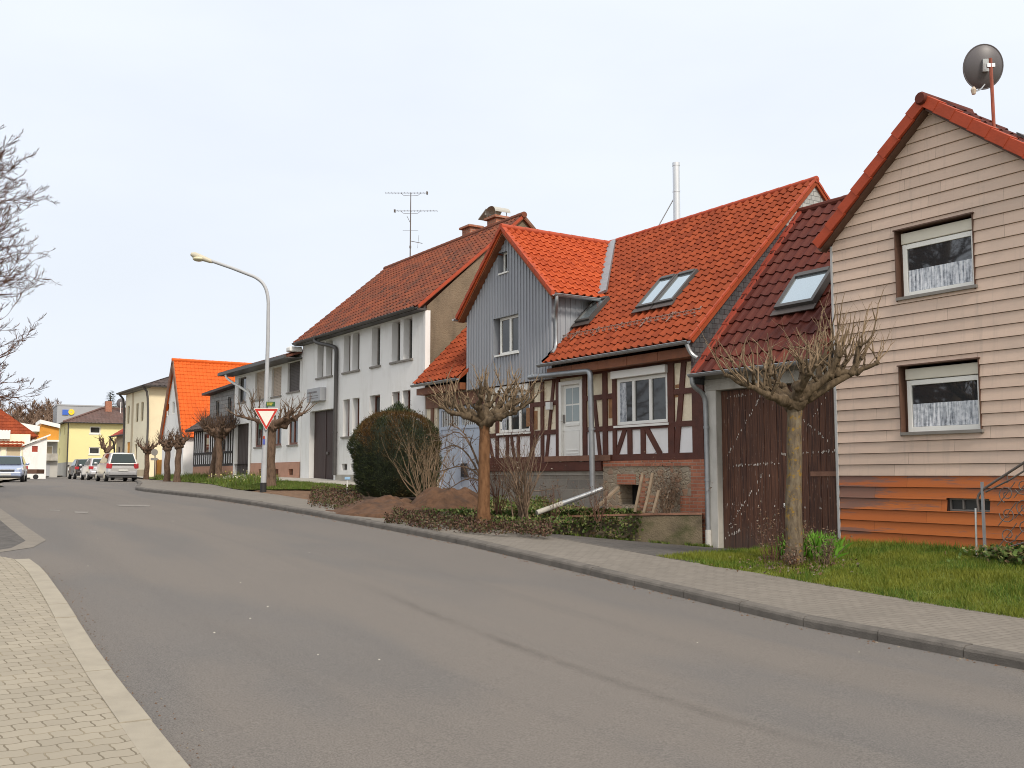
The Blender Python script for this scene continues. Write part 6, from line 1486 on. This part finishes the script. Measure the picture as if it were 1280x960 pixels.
# things lying in the garden
a, b = atD(671, 641, 20.6), atD(704, 629, 20.9); c = atD(737, 617, 21.2)
dp = thing('drain_pipe', a, 'loose grey drain pipe lying slanted in front of the concrete block wall', 'pipe')
mb = MB(); mb.tube([a, b], .055, 12); mb.build('pale_section', M['concrete'], dp, smooth=40); mb = MB(); mb.tube([b, c, c + Vector((.05, .3, .1))], .052, 12); mb.tube([b - (c-b)*.04, b + (c-b)*.04], .062, 12); mb.build('zinc_section', M['zinc'], dp, smooth=40)
a, b = atD(742, 638, 21.2), atD(773, 609, 21.6); wp = thing('wooden_plank', a, 'weathered plank leaning against the dark opening in the plinth', 'plank'); mb = MB(); mb.bar(a, b, .09, .04); mb.build('board', M['weathered'], wp)
def pallet(px0, px1, py0, py1, D, label):
    o = atD(px0, py1, D); t = thing('wooden_pallet', o, label, 'pallet', 'broken pallets leaning on the plinth'); m = MB(); s = D / F; w = (px1-px0)*s; h = (py1-py0)*s
    f = Frame((o.x, o.y, 0), math.atan2(RT.y, RT.x) - .5); Pz = lambda u, z, n=0: f.p(u, n - z*.28, o.z + z)
    sk_ = w * .45
    for u in (0, w): m.bar(Pz(u, 0, .06), Pz(u + sk_, h, .06), .05, .05, up=tuple(f.N))
    m.build('runner', M['weathered'], t); m = MB()
    n = max(4, int(h/.11))
    for i in range(n): z = .06 + i*(h - .1)/n; m.bar(Pz(sk_*z/h - .02, z, .02), Pz(w + .02 + sk_*z/h, z + R.uniform(-.02, .02), .02), .055, .02, up=tuple(f.N))
    m.build('slats', M['pallet_wood'], t)
pallet(795, 808, 592, 640, 20.9, 'taller reddish broken pallet leaning against the rubble plinth'); pallet(806, 818, 613, 641, 20.6, 'shorter broken pallet beside the taller one near the bush')
# mailbox / small sign on a white stake
q = atD(434, 614, 31.5); mbx = thing('stake_sign', q, 'little pale blue box on a thin white stake beside the clipped yew', 'stake')
mb = MB(); mb.tube([q - Vector((0, 0, .1)), q + Vector((0, 0, .36))], .022, 6); mb.build('stake', M['white_metal'], mbx)
mb = MB(); c = q + Vector((0, 0, .4)); mb.bar(c - RT*.08, c + RT*.09, .1, .08); mb.build('box', M['mail_blue'], mbx, bevel=.01)
# flower clump at the foot of the near tree
b = Vector((-10.9, 12.32, .14)); mb = MB(); pts = []
for i in range(750):
    a = R.gauss(.50, .22); p = cam_off(b, R.gauss(.52, .17), 0, R.gauss(.7, .2)); pts.append(((p.x, p.y, plot_z(p.x, p.y)), (R.gauss(0, .35), R.gauss(0, .35), 0)))
mb = MB()
for p, n_ in pts: leafcloud(mb, [(p, n_)], .36, 1.4, .085)
dt = thing('daffodil_clump', pts[0][0], 'bright green clump of daffodil leaves behind the nearest pollarded trunk', 'plant'); mb.build('leaves', M['daffodil'], dt)
for k, (r_, d_, h, lab, mat) in enumerate(((-.28, .15, .72, 'dry reddish rose bush left of the nearest pollarded trunk', 'twig_red'), (.22, .35, .6, 'dark twiggy bush touching the right side of the nearest trunk', 'twig_red'), (.42, -.28, .48, 'low grey twiggy bush in the grass right of the nearest trunk', 'twig_dark'), (-.05, -.3, .3, 'small withered plant at the very foot of the nearest trunk', 'twig_red'))):
    p = cam_off(b, r_, 0, d_); bareshrub(p.x, p.y, plot_z(p.x, p.y), h, h*.55, 20, lab, mat, .006, 2, 260)
# grass blades
def grass(name, label, n, xr, yr_, zfun, mat, hl, w, dens=None):
    mb = MB(); V = []; Fs = []; c = 0
    for i in range(n):
        x = R.uniform(*xr); y0, y1 = yr_(x); y = R.uniform(y0, y1)
        if dens and R.random() > dens(x, y): continue
        z = zfun(x, y); h = R.uniform(*hl) * (1 + .7*mnoise.noise((x*1.8, y*1.8, 7))); a = R.uniform(0, 6.28); b_ = R.uniform(.1, .8)*h; a2 = R.uniform(0, 6.28)
        cx, sy = math.cos(a)*w, math.sin(a)*w
        V += [(x - cx, y - sy, z - .01), (x + cx, y + sy, z - .01), (x + b_*math.cos(a2), y + b_*math.sin(a2), z + h)]; Fs.append((c, c+1, c+2)); c += 3
    mb.v = V; mb.f = Fs; mb.uv = [None]*len(Fs); return tag(mb.build(name, mat), label, 'grass', kind='stuff')
lz_ = lambda x, y: plot_z(x, y) + .02 + .03 * mnoise.noise((x, y, 0))
grass('grass', 'green and yellowish spring grass on the lawn before the clad house', 95000, (-12.75, -4.5), lambda x: (yp(x) - .02 + .10*mnoise.noise((x*3, 1, 1)), 14.9), lz_, M['grass_blade'], (.025, .085), .006)
grass('tall_grass', 'longer grass tufts along the walls and the lawn edge', 9000, (-12.7, -6.5), lambda x: (14.45, 14.88), lz_, M['grass_blade'], (.06, .16), .007, lambda x, y: .4 + mnoise.noise((x*2, 1, 1)))
grass('front_grass', 'grass of the lawn strip before the white house', 14000, (-38, -29.5), lambda x: (fl_(x), 14.0), lambda x, y: plot_z(x, y) + .05, M['grass_far'], (.03, .08), .012)
grass('verge_grass', 'grass and daffodil leaves of the verge under the far pollarded trees', 12000, (-62, -38.5), lambda x: (yp(x) + .05, min(14.9, yp(x) + 2.2)), lambda x, y: plot_z(x, y) + .04, M['grass_far'], (.06, .3), .018, lambda x, y: .45 + 1.2*mnoise.noise((x*.8, y*.8, 5)))
grass('weeds', 'weeds and moss along the foot of the garden wall and gate', 2600, (-17.4, -15.2), lambda x: (wall_y(x) - .14 if x < -15.45 else 14.6, wall_y(x) + .02 if x < -15.45 else 14.85), drive_z, M['grass_far'], (.02, .1), .012, lambda x, y: .35 + 1.3*mnoise.noise((x*2.5, y*2.5, 1)))
mb = MB()
for i in range(70):
    x = R.uniform(-48, -38.5); y = yp(x) + R.uniform(.4, 2.2); leafcloud(mb, [((x, y, plot_z(x, y) + R.uniform(.15, .35)), (R.gauss(0, 1), R.gauss(0, 1), 0))], .07, .2, .5)
tag(mb.build('daffodil_flowers', M['bloom']), 'yellow and white spring flowers on the verge', 'flowers', kind='stuff')
mb = MB(); q = onY(1262, 690, 14.0)
for i in range(1500):
    x, y = q.x + R.gauss(.15, .35), 14.15 + R.gauss(0, .14); leafcloud(mb, [((x, y, plot_z(x, y) + R.random()*.22), (R.gauss(0, .6), R.gauss(0, .6), 0))], .075, .5, .4)
iv = tag(mb.build('ivy', M['ivy']), 'dark ivy patch below the iron railing at the right edge', 'ivy', kind='stuff')
# grit and leaves in the gutters
mb = MB()
for i in range(260):
    x = R.uniform(-16, -4); y = yl(x) + abs(R.gauss(0, .11)) + .015; s = R.uniform(.003, .009); z = G(x, y)
    mb.add([(x - s, y - s, z), (x + s, y - s*.7, z), (x + s*.7, y + s, z), (x - s, y + s*.8, z), (x, y, z + s*1.1)], [(0, 1, 4), (1, 2, 4), (2, 3, 4), (3, 0, 4)])
for i in range(420):
    x = R.uniform(-30, -4); y = yk(x) - abs(R.gauss(0, .10)) - .03; s = R.uniform(.005, .016); z = G(x, y)
    mb.add([(x - s, y - s, z), (x + s, y - s*.7, z), (x + s*.7, y + s, z), (x - s, y + s*.8, z), (x, y, z + s*1.1)], [(0, 1, 4), (1, 2, 4), (2, 3, 4), (3, 0, 4)])
tag(mb.build('grit', M['dry_leaf']), 'scattered grit and leaf crumbs along both kerbs', 'grit', kind='stuff')
mb = MB()
for i in range(24):
    x = R.uniform(-24, -5); y = R.uniform(2.4, 8.9); s = R.uniform(.004, .012); z = G(x, y) + .003
    mb.add([(x - s, y - s, z), (x + s, y - s*.7, z), (x + s*.7, y + s, z), (x - s, y + s*.8, z), (x, y, z + s*.5)], [(0, 1, 4), (1, 2, 4), (2, 3, 4), (3, 0, 4)])
tag(mb.build('litter', M['cream_box']), 'tiny pale scraps scattered on the asphalt', 'litter', kind='stuff')
mb = MB()
for i in range(500):
    x = R.uniform(-13, -5); y = yp(x) + R.gauss(-.03, .06); leafcloud(mb, [((x, y, plot_z(x, max(y, yp(x))) + .005), (R.gauss(0, 1), R.gauss(0, 1), 0))], .035, 0, .4)
for i in range(700):
    q_ = cam_off((-10.85, 12.3, 0), R.gauss(0, .4), 0, R.gauss(0, .4)); leafcloud(mb, [((q_.x, q_.y, plot_z(q_.x, q_.y) + R.uniform(.02, .07)), (R.gauss(0, 1), R.gauss(0, 1), 0))], .05, 0, .4)
tag(mb.build('dead_leaves', M['dry_leaf']), 'dead leaves along the lawn edge', 'leaves', kind='stuff')

# ================================================================== street lamp and signs
q = onG(329, 615, .1); lb = Vector((q.x, q.y, G(q.x, q.y) + .1)); D = (lb - CAM).dot(FH)
lm = thing('street_lamp', lb, 'tall grey street lamp with curved arm rising from the pavement before the white houses', 'street lamp')
L_ = lambda px, py: atD(px, py, D)
mb = MB(); pp = [lb, L_(331.5, 540), L_(333.5, 470), L_(335, 420), L_(335.2, 392)]
crv = smoothpath([L_(335.2, 392), L_(335.5, 372), L_(331, 356), L_(321, 347), L_(308, 342)], 2)
arm = [L_(290, 335), L_(264, 326)]
pts = pp + crv[1:] + arm; n = len(pts)
zt = L_(335, 392).z
mb.tube(pts, [(.10 if i == 0 else max(.042, lerp(.098, .058, min(1, (p.z - lb.z) / (zt - lb.z))))) for i, p in enumerate(pts)], 14); mb.build('pole', M['lamp_paint'], lm, smooth=40)
mb = MB(); mb.tube([lb - Vector((0, 0, .05)), lb + Vector((0, 0, .32))], .108, 14); mb.build('base_sleeve', M['black_rubber'], lm, smooth=40)
a, b = L_(266, 327.5), L_(239, 317.5); dd = (b - a); upv = RT.cross(FH).normalized()
mb = MB(); mb.tube([a, a.lerp(b, .12), a.lerp(b, .5), a.lerp(b, .85), b], [.05, .075, .10, .115, .06], 12); hd = mb.build('lamp_head', M['lamp_head'], lm, smooth=50)
mb = MB(); c = a.lerp(b, .66) - Vector((0, 0, .085)); mb.blob(c, .2, .2, .085, .0, 0, 14, 8); mb.build('diffuser', M['lamp_glass'], hd, smooth=60)
# give way sign fixed to the lamp pole
cx, cy = L_(332.5, 330), 0; sg_ = L_(332.3, 534); D2 = D - .14
S_ = lambda px, py, d=0: atD(px, py, D2 - d)
yc_ = S_(331, 528)
ys = thing('give_way_sign', yc_, 'red bordered white triangular give way sign fixed to the street lamp', 'road sign')
def tri(mb, pts, d0, d1):
    A = [S_(*p, d0) for p in pts]; mb.prism(A, -FH * (d1 - d0))
def rtri(x0, x1, y0, y1, r=1.2):
    T = [Vector((x0, y0, 0)), Vector((x1, y0, 0)), Vector(((x0+x1)/2, y1, 0))]; out = []
    for i in range(3):
        p, a, b = T[i], T[i-1], T[(i+1) % 3]; u = (a-p).normalized()*r*1.4; v = (b-p).normalized()*r*1.4
        for k in range(5): t = k/4; out.append(tuple(((p+u)*(1-t)*(1-t) + p*2*t*(1-t) + (p+v)*t*t))[:2])
    return out
mb = MB(); tri(mb, rtri(317.2, 348.4, 510.4, 538.2), 0, .02); mb.build('plate', M['sign_white'], ys)
mb = MB(); tri(mb, rtri(318, 347.6, 511, 537.4), .021, .024); mb.build('red_border', M['sign_red'], ys)
mb = MB(); tri(mb, rtri(322.6, 343.2, 513.8, 532.6, .4), .025, .028); mb.build('white_field', M['sign_white'], ys)
mb = MB(); mb.bar(L_(333, 514) , S_(333, 514), .1, .05); mb.bar(L_(332, 530), S_(332, 530), .1, .05); mb.build('clamp', M['zinc'], ys)
sn = thing('street_name_sign', S_(338, 506), 'small dark green street name plate above the give way sign', 'street sign')
mb = MB(); f = Frame((0, 0, 0)); c = S_(338.3, 505.2, .02); mb.bar(c - RT*.15, c + RT*.15, .03, .17); mb.build('plate', M['sign_green'], sn)
mb = MB()
for (z, a, b) in ((.035, -.11, .10), (-.025, -.11, .06)):
    u = a
    while u < b: w_ = R.uniform(.02, .04); mb.bar(c - FH*.018 + RT*u + Vector((0, 0, z)), c - FH*.018 + RT*(u + w_) + Vector((0, 0, z)), .004, .03); u += w_ + .012
mb.build('lettering', M['sign_yellow'], sn)
sk = thing('pole_sticker', S_(327, 545), 'torn red and blue sticker on the lamp pole below the give way sign', 'sticker')
mb = MB(); a = L_(331.2, 552); b2 = L_(331.6, 547); mb.bar(a - FH*.1 - RT*.05 - Vector((0,0,.0)), a - FH*.1 + RT*.03, .01, .2, up=(0, .05, 1)); mb.build('blue_part', M['sticker_blue'], sk, smooth=40)
mb = MB(); mb.bar(b2 - FH*.1 - RT*.06, b2 - FH*.1 + RT*.01, .01, .1); mb.build('red_part', M['tile_red'], sk, smooth=40)
mb = MB(); c = L_(326, 533); mb.bar(c - RT*.06, c + RT*.06, .02, .2); mb.build('green_part', M['sign_green'], sk)

# ================================================================== cars
def car(name, loc, rz, label, paint_, L=4.2, W=1.74, Ht=1.5, belt=.95, rear=(-2.05, -1.72), wind=(1.05, .25), hood=.88, front=False, van=False):
    t = thing(name, loc, label, 'car', 'parked cars'); t.rotation_euler.z = rz; BASE[t.name] = (0, 0, 0)
    h = L/2; w = W/2
    st = [(-h, .42, .80, .78), (-h + .1, .30, .92, .92), (-h + .5, .24, belt, 1), (0, .22, belt, 1), (wind[0] + .1, .22, belt - .02, 1), (h - .6, .24, hood - .03, .985), (h - .15, .28, hood - .14, .92), (h, .40, .62, .76)]
    m = MB(); ring = 8; b = 0
    for x, zb, zt, k in st:
        ww = w*k; m.v += [(x, -ww*.85, zb), (x, -ww, zb + .14), (x, -ww*1.0, (zb+zt)/2), (x, -ww*.93, zt), (x, ww*.93, zt), (x, ww, (zb+zt)/2), (x, ww, zb + .14), (x, ww*.85, zb)]
    for i in range(len(st) - 1):
        for j in range(ring): j2 = (j+1) % ring; m.f.append((i*ring+j, i*ring+j2, (i+1)*ring+j2, (i+1)*ring+j)); m.uv.append(None)
    m.f.append(tuple(range(ring))); m.f.append(tuple(range((len(st)-1)*ring, len(st)*ring))[::-1]); m.uv += [None, None]
    # cabin
    wb, wt = w*.93, w*.74; zb = belt - .03; n0 = len(m.v)
    lo_ = [(rear[0], wb*.95), (rear[0] + .25, wb), (0, wb), (wind[0], wb*.93)]; hi_ = [(rear[1], wt*.94), (rear[1] + .2, wt), (-.2, wt*1.02), (wind[1], wt*.96)]
    zh = [Ht - .05, Ht - .005, Ht, Ht - .035]
    for (x, a), (x2, c), z in zip(lo_, hi_, zh): m.v += [(x, -a, zb), (x2, -c, z), (x2, 0, z + .025), (x2, c, z), (x, a, zb)]
    for i in range(3):
        for j in range(4): q = n0 + i*5 + j; m.f.append((q, q+5, q+6, q+1)); m.uv.append(None)
    m.f.append(tuple(n0 + k for k in range(5))); m.f.append(tuple(n0 + 15 + k for k in range(5))[::-1]); m.uv += [None, None]
    body = m.build('body', M[paint_], t, smooth=50, bevel=.035)
    def glass(nm, a, b, c, d, ins=.1, out=(0, 0, 0)):
        P = [Vector(q) for q in (a, b, c, d)]; cen = sum(P, Vector())/4; P = [cen + (q - cen)*(1 - ins) + Vector(out) for q in P]; g = MB(); g.prism(P, Vector(out)*.6); g.build(nm, M['glass_car'], t, bevel=.004)
    (xr, ar), (xf, af) = lo_[0], lo_[3]; (xr2, cr_), (xf2, cf_) = hi_[0], hi_[3]
    glass('rear_window', (xr, -ar, zb + .05), (xr, ar, zb + .05), (xr2, cr_, zh[0]), (xr2, -cr_, zh[0]), .1, (-.012, 0, .004))
    glass('windscreen', (xf, -af, zb + .04), (xf, af, zb + .04), (xf2, cf_, zh[3]), (xf2, -cf_, zh[3]), .08, (.012, 0, .008))
    for s in (-1, 1):
        glass('side_window', (rear[0] + .35, s*wb, zb + .05), (wind[0] - .22, s*wb*.955, zb + .05), (wind[1] - .05, s*wt*.97, Ht - .05), (rear[1] + .25, s*wt, Ht - .03), .08, (0, s*.014, .004))
        for x in (-h + .78, h - .82):
            ty = MB(); c = Vector((x, s*(w - .10), .31)); n = 20
            ty.tube([c - Vector((0, s*.1, 0)), c - Vector((0, s*.095, 0)), c + Vector((0, s*.085, 0)), c + Vector((0, s*.105, 0))], [.27, .31, .31, .275], n); wo = ty.build('wheel', M['black_rubber'], t, smooth=40)
            ri = MB(); ri.tube([c + Vector((0, s*.10, 0)), c + Vector((0, s*.112, 0))], [.2, .18], 16); ri.build('rim', M['chrome'], wo)
        li = MB(); z0 = belt - .28; li.hexa([(-h + .0, s*w*.68, z0), (-h + .28, s*w*1.0, z0), (-h + .3, s*w*1.008, z0 + .04), (-h - .0, s*w*.74, z0 + .02), (-h + .03, s*w*.66, z0 + .27), (-h + .24, s*w*.965, z0 + .3), (-h + .26, s*w*.985, z0 + .3), (-h + .02, s*w*.72, z0 + .27)]); 
        li = MB(); li.bar((-h + .0, s*w*.70, z0 + .13), (-h + .22, s*w*.985, z0 + .15), .09, .3 if van else .2); li.build('tail_light', M['tail'], t, bevel=.02)
        hl = MB(); hl.bar((h - .06, s*w*.60, .66), (h - .32, s*w*.93, .72), .12, .15); hl.build('headlight', M['headlight'], t, bevel=.03)
        mi = MB(); mi.blob((wind[0] - .25, s*(w + .1), belt + .05), .07, .11, .075, 0); mi.build('mirror', M[paint_], t, smooth=60)
    bu = MB(); bu.box(-h - .06, -h + .12, -w*.86, w*.86, .36, .58); bu.build('bumper', M['car_bumper' if van else paint_], t, bevel=.05)
    bu = MB(); bu.box(-h + .02, -h + .3, -w*.9, w*.9, .22, .37); bu.build('bumper', M['car_trim'], t, bevel=.03)
    bu = MB(); bu.box(h - .14, h + .05, -w*.84, w*.84, .3, .55); bu.build('bumper', M[paint_], t, bevel=.05)
    pl = MB(); pl.box(-h - .085, -h - .062, -.26, .26, .60 if van else .42, .71 if van else .53); pl.build('number_plate', M['plate'], t)
    if front:
        g = MB(); g.box(h - .03, h + .035, -.42, .42, .56, .68); gg_ = g.build('grille', M['car_trim'], t, bevel=.02); g = MB(); g.box(h + .03, h + .05, -.44, .44, .665, .69); g.build('grille_bar', M['chrome'], gg_)
        g = MB(); g.box(h + .045, h + .06, -.26, .26, .36, .47); g.build('number_plate', M['plate'], t); g = MB(); g.box(h + .03, h + .056, -.6, .6, .29, .35); g.build('air_intake', M['car_trim'], t)
    return t
def cpos(px, py, D): 
    q = atD(px, py, D); return (q.x, q.y, G(q.x, q.y) + .005)
# local +x is the front; cars point away down the street (world -x, turning to the right)
away = PI - .30
q = cpos(144.5, 602, 60.5); car('parked_car', q, PI - .02, 'silver minivan parked nearest on the right, seen from behind', 'car_silver', 4.3, 1.78, 1.68, 1.04, (-2.1, -1.9), (1.3, .5), .95, van=True)
q = cpos(121.5, 601, 69); car('parked_car', q, PI - .02, 'silver white hatchback parked between the minivan and a dark car', 'car_white', 4.1, 1.74, 1.47, .95, (-1.98, -1.5))
q = cpos(103.5, 599.5, 75.5); car('parked_car', q, PI - .02, 'dark small car parked farthest in the row, before the yellow house', 'car_black', 4.0, 1.7, 1.46, .95, (-1.95, -1.5))
q = cpos(10, 603, 57); car('parked_car', q, math.atan2(-q[1], -q[0]) - .06, 'pale blue silver hatchback facing the camera at the left edge', 'car_blue', 4.3, 1.78, 1.46, .95, (-2.0, -1.5), front=True)
tr = atD(38, 595, 72); tl = thing('flat_trailer', (tr.x, tr.y, G(tr.x, tr.y)), 'small brown loaded trailer before the white annex', 'trailer')
f = Frame((tr.x, tr.y, 0), math.atan2(RT.y, RT.x)); z = G(tr.x, tr.y)
mb = MB(); mb.fbox(f, -.45, .62, -.8, .4, z + .4, z + .72); mb.build('bed', M['reveal_brown'], tl, bevel=.02); 
for u in (-.3, .5):
    mb = MB(); mb.tube([f.p(u, .2, z + .18), f.p(u, .3, z + .18)], .18, 12); mb.build('wheel', M['black_rubber'], tl)

# ================================================================== light, sky, camera
EL = math.radians(42); SUN = Vector((math.cos(EL)*.99, -math.cos(EL)*.14, math.sin(EL)))
sl = bpy.data.lights.new('sun', 'SUN'); sl.energy = 3.0; sl.angle = math.radians(11); sl.color = (1, .91, .79)
so_ = bpy.data.objects.new('sun', sl); COL.objects.link(so_); so_.rotation_euler = SUN.to_track_quat('Z', 'Y').to_euler(); so_.location = (20, -5, 40)
w = bpy.data.worlds.new('World'); scn.world = w; w.use_nodes = True; nt = w.node_tree; t = NT(nt); bg = nt.nodes['Background']
sky = t.n('TexSky', sky_type='NISHITA', sun_disc=False, sun_elevation=EL, sun_rotation=math.atan2(SUN.x, SUN.y), air_density=1.2, dust_density=4.0, ozone_density=1.0)
gen = t.n('TexCoord').outputs['Generated']
n1 = t.noise(t.sc(gen, (1, 1, 3.2)), 1.5, 6, .5)
dotp = t.n('VectorMath', operation='DOT_PRODUCT', i_0=gen, i_1=tuple(SUN)).outputs['Value']
cl = t.mix(t.mr(dotp, -.2, .8, 0, 1), (9.0, 9.6, 10.5, 1), (12.6, 12.5, 12.4, 1))
col = t.mix(t.mr(n1, .36, .58, .91, 1.0), sky.outputs[0], cl)
t.l(col, bg.inputs['Color']); bg.inputs['Strength'].default_value = .1
cam = bpy.data.cameras.new('camera'); co_ = bpy.data.objects.new('camera', cam); COL.objects.link(co_); scn.camera = co_
cam.sensor_width = 36; cam.lens = 36 * F / 1280; cam.clip_end = 4000; cam.clip_start = .05
co_.location = CAM; co_.rotation_euler = (PI/2 + PITCH, 0, TH)
vs = scn.view_settings; vs.view_transform = 'Standard'; vs.look = 'None'; vs.exposure = 0; vs.gamma = 1; vs.use_curve_mapping = False
scn.cycles.filter_width = 1.0; scn.cycles.max_bounces = 5; scn.cycles.diffuse_bounces = 3; scn.cycles.glossy_bounces = 3; scn.cycles.transparent_max_bounces = 8
